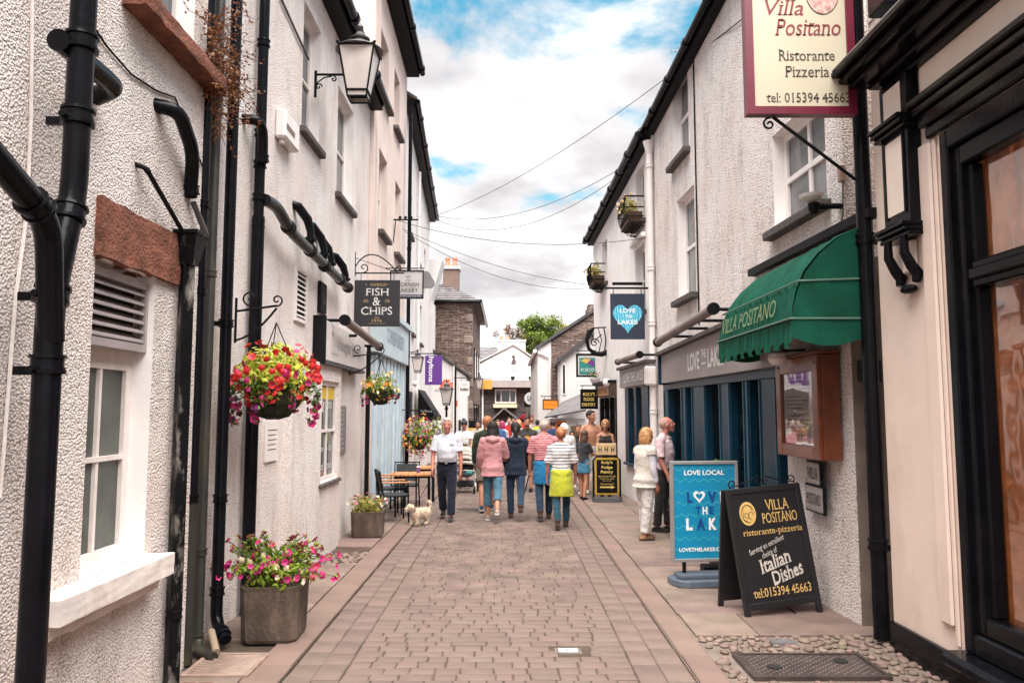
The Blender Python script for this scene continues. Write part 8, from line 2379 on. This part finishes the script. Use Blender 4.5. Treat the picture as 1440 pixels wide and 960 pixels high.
    EYEW = mat('eye_white', (.6, .56, .54, 1), .3, 0); EYED = mat('eye_dark', (.03, .02, .018, 1), .3, 0); LIP = mat('lips', (.36, .11, .09, 1), .5, 0)
    if hair is None or not hair.get('glasses'):
        for sx in (-1, 1):
            m = MB(); m.m = HM; m.ball((sx * .032, .076, .022), (.013, .009, .008), 8, 6); e_ = sc_(m).build('eye', EYEW, t, world=False, smooth='all')
            m = MB(); m.m = HM; m.ball((sx * .032, .082, .022), (.0065, .005, .007), 8, 6); sc_(m).build('iris', EYED, e_, world=False, smooth='all')
    m = MB(); m.m = HM; m.tube([(-.020, .086, -.053), (0, .094, -.055), (.020, .086, -.053)], .0042, 6); sc_(m).build('mouth', LIP, t, world=False, smooth='all')
    BROW = hair['mat'] if hair and hair['style'] != 'cap' else EYED
    for sx in (-1, 1):
        m = MB(); m.m = HM; m.tube([(sx * .018, .0925, .046), (sx * .034, .086, .050), (sx * .05, .074, .045)], .0042, 5); sc_(m).build('eyebrow', BROW, t, world=False, smooth='all')
    return info
DARKSOLE = mat('dark_sole', (.03, .025, .022, 1), .7, .1)
def add_part(I, name, m_, material, remesh=0, wr=0, smooth='all', **k):
    o = I['sc'](m_).build(name, material, I['t'], world=False, smooth=smooth, **k)
    if remesh: finish(o, remesh, 2, wr)
    return o
def to_world(I, p): return WM[I['t'].name] @ (V(p) * I['s'])
def px_x(px, y): return on_y(px, 600, y).x

HAIR_D = mat('dark_brown_hair', (.014, .008, .007, 1), .7, .3, 30, .004, 60); HAIR_B = mat('brown_hair', (.09, .04, .02, 1), .5, .3, 30, .004, 60)
HAIR_W = mat('white_grey_hair', (.50, .40, .34, 1), .6, .2, 30, .004, 60); HAIR_G = mat('ginger_hair', (.40, .15, .06, 1), .55, .3, 30, .004, 60)
HAIR_BL = mat('blonde_hair', (.48, .24, .10, 1), .5, .3, 30, .004, 60); HAIR_WH = mat('bright_white_hair', (.75, .72, .70, 1), .7, .1, 30, .004, 60)
NAVYC = cloth('navy_trousers', (.012, .014, .028, 1)); WPOLO = mat('pale_polo', (.60, .60, .66, 1), .85, .05, 6, .004, 14)
# --- 1 older man with the dog, walking to the camera
y = 13.7
M1 = person('grey haired man in a pale blue polo shirt and dark trousers walking the white dog', px_x(629, y), y, R(180), 1.77, legs=((14, 6), (-16, 14)), arms=((-2, 10, 10), (4, 12, 22)), lean=1, wide=1.06, belly=.05, sk=SK_RED,
            top=dict(mat=WPOLO, sleeve=.36, hem=.10, infl=.020, cuff=.016, collar=mat('grey_collar', (.22, .25, .32, 1), .8), wr=.018, name='polo_shirt'), bottom=dict(mat=NAVYC, length=.97, infl=.016, waist=.12, cuff=.012), shoes=dict(mat=cloth('black_shoes', (.02, .015, .014, 1), .001)), hair=dict(style='short', mat=HAIR_W), voxel=.010)
m_ = MB(); m_.tube([M1['T'](.158 * math.cos(a * math.pi / 12), .02 + .130 * math.sin(a * math.pi / 12), .085) for a in range(25)], .014, 6); add_part(M1, 'belt', m_, BLACKM)
m_ = MB(); p = M1['T'](0, .158, .085); m_.box(p.x - .02, p.x + .02, p.y - .004, p.y + .012, p.z - .018, p.z + .018); add_part(M1, 'belt_buckle', m_, STEEL, smooth=False)
m_ = MB(); p = M1['T'](-.095, .142, .40); m_.box(p.x - .04, p.x + .04, p.y - .01, p.y + .006, p.z - .004, p.z + .004); add_part(M1, 'pocket_trim', m_, NAVYC, smooth=False)
# --- dog
CREAMF = mat('cream_dog_fur', (.66, .52, .40, 1), .9, .2, 14, .010, 60, sheen=.3)
dx0, dy0 = px_x(592, 13.05), 13.05
dog = thing('dog', 'small fluffy white terrier on a lead looking left beside the walking man', 'dog', (dx0, dy0, .02), R(42))
rd = random.Random(5)
m_ = MB()       # faces -X in its own space
m_.tube([(.16, 0, .235), (.06, 0, .23), (-.06, 0, .225), (-.14, 0, .24)], [(.075, .085), (.082, .085), (.085, .095), (.07, .085)], 14, round_=True)
m_.tube([(-.13, 0, .25), (-.19, 0, .31), (-.215, 0, .335)], [.07, .06, .055], 12, round_=True)
m_.ball((-.235, 0, .345), (.070, .065, .064), 14, 10); m_.tube([(-.27, 0, .330), (-.325, 0, .318)], [.042, .030], 10, round_=True)
for sy in (-1, 1):
    m_.tube([(-.215, sy * .055, .385), (-.215, sy * .075, .34), (-.22, sy * .072, .30)], [.018, .026, .016], 8, round_=True)
for sx_, sy, k in ((-.12, -.055, 0), (-.12, .055, 1), (.15, -.055, 1), (.15, .055, 0)):
    fx = -.035 if k else .02
    if sx_ < 0: m_.tube([(sx_, sy, .22), (sx_ + fx * .3, sy, .12), (sx_ + fx, sy, .03)], [.048, .034, .028], 10, round_=True)
    else: m_.tube([(sx_, sy, .22), (sx_ - .03 + fx * .3, sy, .15), (sx_ + .035 + fx, sy, .09), (sx_ + .01 + fx, sy, .03)], [.06, .042, .028, .027], 10, round_=True)
    m_.ball((sx_ + fx - .018, sy, .02), (.036, .026, .02), 8, 6)
m_.tube([(.20, 0, .27), (.25, 0, .34), (.235, 0, .41), (.19, 0, .43)], [.026, .032, .034, .022], 10, round_=True)
for i in range(150):
    a = rd.uniform(0, 6.28); xx = rd.uniform(-.17, .2); c = V((xx, .07 * math.cos(a), .225 + .075 * math.sin(a))); m_.tube([c, c + V((.012, .022 * math.cos(a), .022 * math.sin(a) - .014))], [.014, .005], 5, round_=True)
m_.v = [(a * .86, b * .86, c * .86) for a, b, c in m_.v]
o = m_.build('body', CREAMF, dog, world=False, smooth='all'); finish(o, .008, 1, wr=.014, wscale=.02)
MB().ball((-.303, 0, .277), (.011, .012, .010), 8, 6).build('nose', DARKIN, dog, world=False, smooth='all')
for sy in (-1, 1): MB().ball((-.251, sy * .030, .308), .008, 8, 6).build('eye', DARKIN, dog, world=False, smooth='all')
MB().tube([(-.142 + .01 * math.sin(a * .52), .060 * math.cos(a * .52), .258 + .055 * math.sin(a * .52)) for a in range(13)], .008, 5).build('collar', BLACKM, dog, world=False)
hand = to_world(M1, M1['arms'][1][2] + M1['arms'][1][3] * .09); neckp = WM[dog.name] @ V((-.13, 0, .30))
ld = thing('dog_lead', 'thin dark lead from the walking man to the white dog', 'lead', tuple(neckp)); MB().tube(bez(hand, hand.lerp(neckp, .5) - V((0, 0, .08)), neckp, 12), .006, 5).build('lead', BLACKM, ld)
MB().tube([hand + V((0, 0, .05)), hand - V((0, 0, .06))], .016, 8).build('handle', BLACKM, ld)
# --- 2 man in cap with pushchair
y = 19.4
M2 = person('man in a white t-shirt dark cap and sunglasses pushing the buggy', px_x(653, y), y, R(180), 1.66, legs=((5, 4), (-5, 4)), arms=((28, 8, 35), (28, 8, 35)), sk=SK_TAN, top=dict(mat=cloth('white_tshirt', (.72, .70, .70, 1)), sleeve=.3, infl=.02), bottom=dict(mat=cloth('grey_shorts', (.12, .11, .10, 1)), length=.45), shoes=dict(mat=WPAINT), hair=dict(style='cap', mat=cloth('dark_cap', (.03, .03, .035, 1)), glasses=True), voxel=.014)
m_ = MB(); m_.m = M2['HM']
for sx in (-1, 1): m_.ball((sx * .032, .087, .022), (.026, .010, .018), 10, 6)
m_.tube([(-.075, .02, .026), (-.05, .085, .028), (.05, .085, .028), (.075, .02, .026)], .004, 5); add_part(M2, 'sunglasses', m_, mat('black_lens', (.01, .01, .012, 1), .1, 0))
m_ = MB(); p = M2['T'](0, .14, .14); m_.box(p.x - .10, p.x + .10, p.y - .02, p.y + .03, p.z - .16, p.z + .10, .02); add_part(M2, 'shirt_print', m_, cloth('brown_bag', (.12, .07, .04, 1)), smooth=False)
bg_ = thing('pushchair', 'black pushchair with beige hood pushed by the man in the cap', 'pushchair', (px_x(655, 18.3), 18.3, 0), R(180))
FRM = mat('silver_buggy_frame', (.45, .43, .42, 1), .35, .1, metal=.6); BUGB = cloth('black_buggy_fabric', (.022, .02, .022, 1)); BEIGE = cloth('beige_hood', (.42, .36, .32, 1))
m_ = MB(); m_.tube([(0, -.16, .50), (0, .02, .44), (0, .20, .42)], [(.19, .10), (.20, .09), (.17, .05)], 14, flat=(0, 0, 1), round_=True); m_.tube([(0, -.16, .45), (0, -.24, .80)], [(.19, .05), (.18, .05)], 14, flat=(0, 1, 0), round_=True); o = m_.build('seat', BUGB, bg_, world=False, smooth='all'); finish(o, .014, 2)
m_ = MB()
for k in range(7):
    a = R(10 + k * 16); m_.tube([(-.22, -.10, .62), (-.21, -.10 + .26 * math.cos(a) , .62 + .36 * math.sin(a)), (0, -.10 + .28 * math.cos(a), .64 + .40 * math.sin(a)), (.21, -.10 + .26 * math.cos(a), .62 + .36 * math.sin(a)), (.22, -.10, .62)], .042, 6)
o = m_.build('hood', BEIGE, bg_, world=False, smooth='all'); finish(o, .016, 3)
m_ = MB()
for sx in (-1, 1):
    m_.tube([(sx * .25, -.42, 1.0), (sx * .25, -.1, .55), (sx * .24, .28, .16)], .014, 6); m_.tube([(sx * .25, -.05, .52), (sx * .27, -.36, .16)], .014, 6)
m_.tube([(-.25, -.42, 1.0), (.25, -.42, 1.0)], .018, 8); m_.tube([(-.27, -.36, .16), (.27, -.36, .16)], .012, 6); m_.tube([(-.22, .26, .52), (0, .34, .54), (.22, .26, .52)], .016, 6)
m_.build('frame', FRM, bg_, world=False, smooth=True)
for sx in (-1, 1):
    for yy, r_ in ((-.36, .13), (.28, .10)):
        w_ = MB().lathe([(r_ * .8, -.02), (r_, -.018), (r_, .018), (r_ * .8, .02)], (sx * (.28 if yy < 0 else .22), yy, r_), 16, 'x').build('wheel', BLACKM, bg_, world=False); MB().lathe([(r_ * .55, -.022), (r_ * .55, .022)], (sx * (.28 if yy < 0 else .22), yy, r_), 12, 'x').build('rim', FRM, w_, world=False)
MB().box(-.2, .2, -.25, .18, .14, .27, .03).build('basket', BUGB, bg_, world=False)
MB().box(-.17, -.02, .17, .21, .42, .50, .02).build('blanket', mat('turquoise_cloth', (.02, .35, .38, 1), .8), bg_, world=False)
# --- 3 man in dark green jacket (behind the pink jacket)
y = 15.0
M3 = person('ginger haired man in a dark olive jacket and shorts just left of the pink jacket', px_x(685, y), y, R(0), 1.80, legs=((-20, 8), (16, 4)), sk=SK_TAN, top=dict(mat=cloth('olive_jacket', (.022, .028, .016, 1)), sleeve=.98, hem=-.10, infl=.035, name='jacket'), bottom=dict(mat=cloth('khaki_shorts', (.14, .11, .08, 1)), length=.46, infl=.03), shoes=dict(mat=cloth('dark_blue_trainers', (.02, .03, .06, 1)), sole=WPAINT), hair=dict(style='short', mat=HAIR_G), voxel=.012)
# --- 4 woman in pink jacket
y = 13.7
JEANL = cloth('light_denim', (.06, .14, .20, 1)); JEAND = cloth('dark_denim', (.018, .035, .065, 1))
M4 = person('dark haired woman in a hooded pink jacket and cropped jeans walking away', px_x(693, y), y, R(0), 1.70, f=True, legs=((8, 6), (-24, 24)), arms=((8, 12, 20), (18, 14, 55)), lean=3, sk=SK_TAN, wide=1.08,
            top=dict(mat=cloth('pink_jacket', (.46, .21, .22, 1), .008, 12), sleeve=.96, hem=-.14, infl=.036, flare=.016, hood=True, wr=.022, name='jacket'), bottom=dict(mat=JEANL, length=.80, infl=.014, cuff=.014), shoes=dict(mat=cloth('brown_white_trainers', (.34, .24, .2, 1)), sole=WPAINT), hair=dict(style='long', mat=HAIR_D, end=-.24), voxel=.010)
# --- 5 woman in navy coat
y = 13.9
M5 = person('woman in a navy hooded coat and dark jeans with a ponytail walking away', px_x(725, y), y, R(0), 1.68, f=True, legs=((6, 4), (-26, 22)), arms=((6, 14, 20), (8, 14, 40)), lean=4, sk=SK_TAN, wide=1.1,
            top=dict(mat=cloth('navy_coat', (.010, .016, .032, 1), .008, 12), sleeve=.97, hem=-.13, infl=.036, flare=.012, hood=True, name='coat', wr=.02), bottom=dict(mat=JEAND, length=.98, infl=.010), shoes=dict(mat=cloth('brown_boots', (.06, .028, .018, 1)), boot=True), hair=dict(style='tail', mat=HAIR_D), voxel=.010)
m_ = MB(); m_.tube([M5['T'](.085 * math.cos(a * math.pi / 8), -.02 + .085 * -math.sin(a * math.pi / 8), .575) for a in range(9)], .016, 6); add_part(M5, 'hood_lining', m_, cloth('cream_lining', (.55, .47, .40, 1)))
# --- 6 man in striped tee, blue jacket round the waist, walking stick
y = 13.8
RSTR = stripe_mat('red_white_stripes', '#a8404c', '#cfa3a6', .030, .55); WSTR = stripe_mat('grey_white_stripes', '#5a5660', '#d8d2d2', .052, .30)
M6 = person('balding white haired man in a red striped t-shirt with a blue jacket round his waist', px_x(765, y), y, R(0), 1.74, legs=((-18, 12), (10, 4)), arms=((4, 12, 12), (6, 10, 20)), lean=2, wide=1.1, belly=.03, sk=SK_RED,
            top=dict(mat=RSTR, sleeve=.42, infl=.022, cuff=.012, hem=.04, name='striped_t_shirt'), bottom=dict(mat=JEAND, length=.98, infl=.012), shoes=dict(mat=cloth('brown_boots2', (.07, .035, .022, 1)), boot=True), hair=dict(style='fringe', mat=HAIR_W), head_yaw=8, voxel=.010)
def waist_jacket(I, m, z0=-.36, w=.19):
    m_ = MB(); T = I['T']
    m_.tube([T(0, -.01, .10), T(0, -.015, .05), T(0, -.02, -.10), T(0, -.02, -.26), T(0, -.02, z0)], [(.172, .135), (.190, .160), (.205, .190), (w + .02, .205), (w + .02, .205)], 20, flat=(0, 1, 0))
    m_.tube([T(.178 * math.cos(a * math.pi / 8), -.0 + .143 * math.sin(a * math.pi / 8), .07) for a in range(17)], [.030] * 17, 8)
    m_.tube([T(-.10, -.15, .06), T(0, -.175, -.02), T(.11, -.15, .05)], .022, 8)
    m_.tube([T(.0, .15, .07), T(.03, .19, -.03), T(.05, .17, -.2)], [.03, .03, .02], 8)
    add_part(I, 'tied_jacket', m_, m, .011, .022)
waist_jacket(M6, cloth('bright_blue_jacket', (.012, .13, .27, 1)), -.30)
sh, elb, wr_, d2 = M6['arms'][0]; hnd = wr_ + d2 * .09
st = thing('walking_stick', 'thin dark walking stick held by the man in the striped t-shirt', 'walking stick', tuple(to_world(M6, (hnd.x, hnd.y, 0))))
p0 = to_world(M6, hnd); p1 = V((p0.x - .10, p0.y + .10, .012 + .36)); MB().tube([p0 + V((0, 0, .05)), p0, p1], .010, 6).build('shaft', BLACKM, st); MB().tube([p0 + V((0, -.05, .05)), p0 + V((0, .05, .06))], .013, 6).build('handle', BLACKM, st)
# --- 7 woman in striped tee and yellow jacket
y = 12.8
M7 = person('red haired woman in a white striped top with a yellow jacket round her waist', px_x(789, y), y, R(0), 1.62, f=True, legs=((-16, 12), (12, 4)), arms=((2, 14, 14), (4, 16, 20)), lean=3, wide=1.16, sk=SK_RED,
            top=dict(mat=WSTR, sleeve=.46, infl=.020, cuff=.014, hem=-.02, name='striped_top'), bottom=dict(mat=cloth('teal_jeans', (.02, .06, .09, 1)), length=.98, infl=.010), shoes=dict(mat=cloth('brown_boots3', (.06, .03, .02, 1)), boot=True), hair=dict(style='bun', mat=HAIR_G), voxel=.010)
waist_jacket(M7, cloth('yellow_jacket', (.40, .40, .03, 1), .008, 10), -.36, .20)
# --- right hand pair
y = 11.45
CRG = cloth('cream_gilet', (.54, .48, .43, 1), .012, 26)
M8 = person('blonde woman in a cream quilted gilet and pale trousers standing by the shop window', px_x(906, y), y, R(-62), 1.60, f=True, legs=((5, 3), (-5, 3)), arms=((-2, 6, 10), (2, 6, 10)), lean=2, wide=1.12, sk=SK_RED, head_yaw=6,
            top=dict(mat=CRG, sleeve=.10, infl=.034, hem=-.10, flare=.022, name='gilet', wr=.012), bottom=dict(mat=cloth('pale_trousers', (.55, .50, .47, 1)), length=.97, infl=.024, wr=.028), shoes=dict(mat=cloth('tan_sandals', (.28, .14, .08, 1))), hair=dict(style='bob', mat=HAIR_BL, end=-.14), z0=ZP, voxel=.010)
m_ = MB()
for k in (0, 1):
    sh, elb, wr_, d2 = M8['arms'][k]; m_.tube([sh.lerp(elb, .1), elb, elb.lerp(wr_, .75)], [.068, .058, .046], 12, round_=True)
o = add_part(M8, 'sleeves', m_, cloth('lilac_white_sleeve', (.58, .54, .60, 1)), .010, .016)
y = 12.15
M9 = person('bald man in a pale pink shirt and dark trousers behind the blonde woman', px_x(931, y), y, R(-120), 1.76, legs=((4, 3), (-4, 3)), arms=((4, 8, 20), (4, 8, 20)), wide=1.06, belly=.04, sk=SK_RED, head_yaw=25, head_pitch=-14,
            top=dict(mat=cloth('pink_shirt', (.62, .44, .46, 1)), sleeve=.45, infl=.018, hem=-.02), bottom=dict(mat=cloth('charcoal_trousers', (.03, .025, .025, 1)), length=.98, infl=.016), shoes=dict(mat=cloth('black_shoes2', (.02, .015, .014, 1))), hair=dict(style='fringe', mat=mat('cropped_grey_hair', (.40, .24, .19, 1), .7, .1)), z0=ZP, voxel=.011)
bgb = thing('shopping_bag', 'dark red shopping bag hanging beside the couple by the shop', 'bag', (2.12, 11.75, .5)); m_ = MB(); m_.box(-.11, .11, -.05, .05, 0, .28, .02); m_.build('bag', cloth('dark_red_bag', (.16, .02, .03, 1)), bgb, world=False)
hnd = to_world(M9, M9['arms'][1][2] + M9['arms'][1][3] * .10)
hnd = to_world(M9, M9['arms'][0][2] + M9['arms'][0][3] * .10); bgb.location = (hnd.x, hnd.y, hnd.z - .42); MB().tube([(-.06, 0, .28), (-.03, 0, .42), (.03, 0, .42), (.06, 0, .28)], .006, 5).build('strap', BLACKM, bgb, world=False)
# --- group by the fudge sign
y = 17.6
M10 = person('shirtless tanned man with short dark hair looking right near the fudge shop', px_x(831, y), y, R(180), 1.86, legs=((4, 3), (-4, 3)), arms=((2, 10, 12), (18, 12, 50)), wide=1.0, sk=SK_TAN, head_yaw=48, bottom=dict(mat=cloth('grey_shorts2', (.45, .42, .42, 1)), length=.5, waist=.06, infl=.02), shoes=dict(mat=cloth('white_trainers', (.6, .58, .56, 1))), hair=dict(style='short', mat=HAIR_D), z0=ZP, voxel=.012)
y = 17.0
M11 = person('blonde woman in a dark vest top standing behind the fudge pavement sign', px_x(851, y), y, R(175), 1.66, f=True, legs=((3, 3), (-3, 3)), arms=((6, 8, 24), (6, 8, 24)), sk=SK_TAN, top=dict(mat=cloth('dark_vest', (.03, .022, .018, 1)), tank=True, infl=.012, hem=-.05, name='vest_top', wr=.008), bottom=dict(mat=cloth('light_trousers2', (.35, .30, .28, 1)), length=.9), shoes=dict(mat=BLACKM), hair=dict(style='bun', mat=HAIR_BL), z0=ZP, voxel=.012)
y = 16.6
M12 = person('long haired girl in a blue denim pinafore dress standing at the kerb', px_x(820, y), y, R(-35), 1.46, f=True, legs=((6, 4), (-6, 6)), arms=((30, 6, 60), (26, 6, 60)), sk=SK_TAN, top=dict(mat=cloth('dark_tee', (.04, .035, .04, 1)), sleeve=.35, infl=.012), bottom=dict(mat=cloth('blue_denim_dress', (.05, .17, .27, 1)), skirt=.24, name='denim_dress'), shoes=dict(mat=BLACKM), hair=dict(style='long', mat=HAIR_B, end=-.34), z0=.015, voxel=.012)
y = 17.9
M13 = person('boy with dark hair in a black top behind the girl in denim', px_x(816, y), y, R(150), 1.56, arms=((20, 8, 50), (8, 8, 20)), sk=SK_TAN, top=dict(mat=cloth('black_tee', (.02, .02, .022, 1)), sleeve=.35), bottom=dict(mat=NAVYC, length=.5), shoes=dict(mat=WPAINT), hair=dict(style='short', mat=HAIR_B), voxel=.014, z0=.015)
y = 19.5
M14 = person('small dark haired child in a red top in the middle distance', px_x(804, y), y, R(180), 1.40, sk=SK_TAN, top=dict(mat=cloth('red_tee', (.50, .02, .02, 1)), sleeve=.3), bottom=dict(mat=NAVYC, length=.5), shoes=dict(mat=WPAINT), hair=dict(style='short', mat=HAIR_D), voxel=.015)
y = 17.5
M15 = person('person with bright white hair just behind the red haired woman', px_x(794, y), y, R(10), 1.60, wide=1.1, sk=SK_FAIR, top=dict(mat=cloth('white_blouse', (.62, .60, .60, 1)), sleeve=.5, infl=.03), bottom=dict(mat=NAVYC), shoes=dict(mat=BLACKM), hair=dict(style='curly', mat=HAIR_WH), voxel=.015)
y = 18.6
M16 = person('bearded man in a dark t-shirt with a bright print walking towards the camera', px_x(741, y), y, R(180), 1.74, legs=((12, 6), (-12, 12)), wide=1.05, sk=SK_TAN, top=dict(mat=cloth('charcoal_tee', (.05, .045, .045, 1)), sleeve=.4, infl=.02), bottom=dict(mat=cloth('dark_shorts', (.03, .03, .03, 1)), length=.48), shoes=dict(mat=BLACKM), hair=dict(style='short', mat=HAIR_D), voxel=.014)
m_ = MB(); m_.m = M16['HM']; m_.ball((0, .045, -.065), (.05, .045, .04), 10, 8); add_part(M16, 'beard', m_, HAIR_D, .010)
m_ = MB(); p = M16['T'](0, .138, .33); m_.lathe([(.09, 0), (.09, .014)], (p.x, p.y, p.z), 14, 'y'); add_part(M16, 'shirt_print', m_, mat('orange_print', (.75, .30, .05, 1), .7), smooth=False)
# --- crowd further off
crowd = (
    (706, 24.0, 0, 1.58, 'person with magenta hair in a pale top between the pink and navy jackets', dict(style='bob', mat=fcol('magenta_hair', (.38, .01, .10, 1))), cloth('pale_pink_top', (.5, .4, .4, 1)), True),
    (716, 27.0, 180, 1.66, 'distant person in a red top left of the navy coat', dict(style='short', mat=HAIR_B), cloth('red_top_a', (.5, .03, .03, 1)), False),
    (756, 25.5, 0, 1.60, 'distant person in a lime green top right of the bearded man', dict(style='short', mat=HAIR_D), cloth('lime_top', (.42, .5, .04, 1)), True),
    (763, 23.0, 180, 1.62, 'distant person in a light grey top behind the striped t-shirt man', dict(style='short', mat=HAIR_BL), cloth('grey_top', (.3, .3, .32, 1)), False),
    (700, 22.0, 180, 1.64, 'distant man in a blue top half hidden by the pink jacket', dict(style='short', mat=HAIR_B), cloth('blue_top', (.05, .1, .25, 1)), False),
    (730, 24.5, 180, 1.60, 'distant blonde person in a white top above the navy coat', dict(style='long', mat=HAIR_BL), cloth('white_top_b', (.6, .58, .57, 1)), True),
    (778, 22.5, 0, 1.62, 'distant person in a dark blue top behind the striped couple', dict(style='short', mat=HAIR_D), cloth('dark_blue_top', (.03, .05, .12, 1)), False),
    (672, 24.0, 180, 1.58, 'distant person in a pale top beside the yellow porch pillar', dict(style='short', mat=HAIR_D), cloth('beige_top', (.5, .45, .4, 1)), False),
    (722, 31.0, 180, 1.62, 'far off person in a red jacket in front of the red car', dict(style='short', mat=HAIR_D), cloth('red_top_c', (.55, .05, .04, 1)), False),
    (748, 30.0, 0, 1.62, 'far off person in a cream top below the red baskets', dict(style='short', mat=HAIR_G), cloth('cream_top', (.55, .48, .42, 1)), True))
for px, y, a, h, lab, hr, tm, ff_ in crowd:
    person(lab, px_x(px, y), y, R(a), h, f=ff_, legs=((10, 6), (-12, 14)), sk=rnd.choice((SK_TAN, SK_FAIR)), top=dict(mat=tm, sleeve=.4, infl=.02), bottom=dict(mat=rnd.choice((NAVYC, JEAND, JEANL)), length=.97), shoes=dict(mat=BLACKM), hair=hr, voxel=.019)

# ================================================================ APPLY MODIFIERS
bpy.context.view_layer.update()
dg = bpy.context.evaluated_depsgraph_get()
done = []
for o, extra in PENDING:
    me = bpy.data.meshes.new_from_object(o.evaluated_get(dg)); done.append((o, me, extra))
for o, me, extra in done:
    o.modifiers.clear()
    if extra and extra.v:
        bm = bmesh.new(); bm.from_mesh(me)
        vs = [bm.verts.new(v) for v in extra.v]
        for f in extra.f: 
            try: fc_ = bm.faces.new([vs[i] for i in f]); fc_.smooth = True
            except ValueError: pass
        bm.to_mesh(me); bm.free()
    if not me.materials and o.data.materials:
        for mm in o.data.materials: me.materials.append(mm)
    o.data = me
def fur(o, n, ln_, w_, down, seed=1):
    me = o.data; rr = random.Random(seed); bm = bmesh.new(); bm.from_mesh(me); fs = [f for f in bm.faces]
    for _ in range(n):
        f = rr.choice(fs); c = f.calc_center_median(); d = (f.normal * .55 + V((rr.gauss(0, .35), rr.gauss(0, .35), rr.gauss(0, .35) - down))).normalized()
        sd = d.cross(V((rr.gauss(0, 1), rr.gauss(0, 1), rr.gauss(0, 1)))).normalized() * w_; l_ = ln_ * rr.uniform(.5, 1.3)
        a = bm.verts.new(c - sd - f.normal * .004); b = bm.verts.new(c + sd - f.normal * .004); e_ = bm.verts.new(c + d * l_); bm.faces.new((a, b, e_)).smooth = False
    bm.to_mesh(me); bm.free()
fur(bpy.data.objects[[k for k in KIDS[dog.name] if k.startswith('body')][0]], 5200, .030, .0035, .5)
for I in (M1, M3, M4, M5, M6, M7, M8, M11, M12, M15):
    for k in KIDS[I['t'].name]:
        if k.startswith('hair'): fur(bpy.data.objects[k], 1500, .034, .0022, .9, len(k))
for im in list(bpy.data.textures): bpy.data.textures.remove(im)
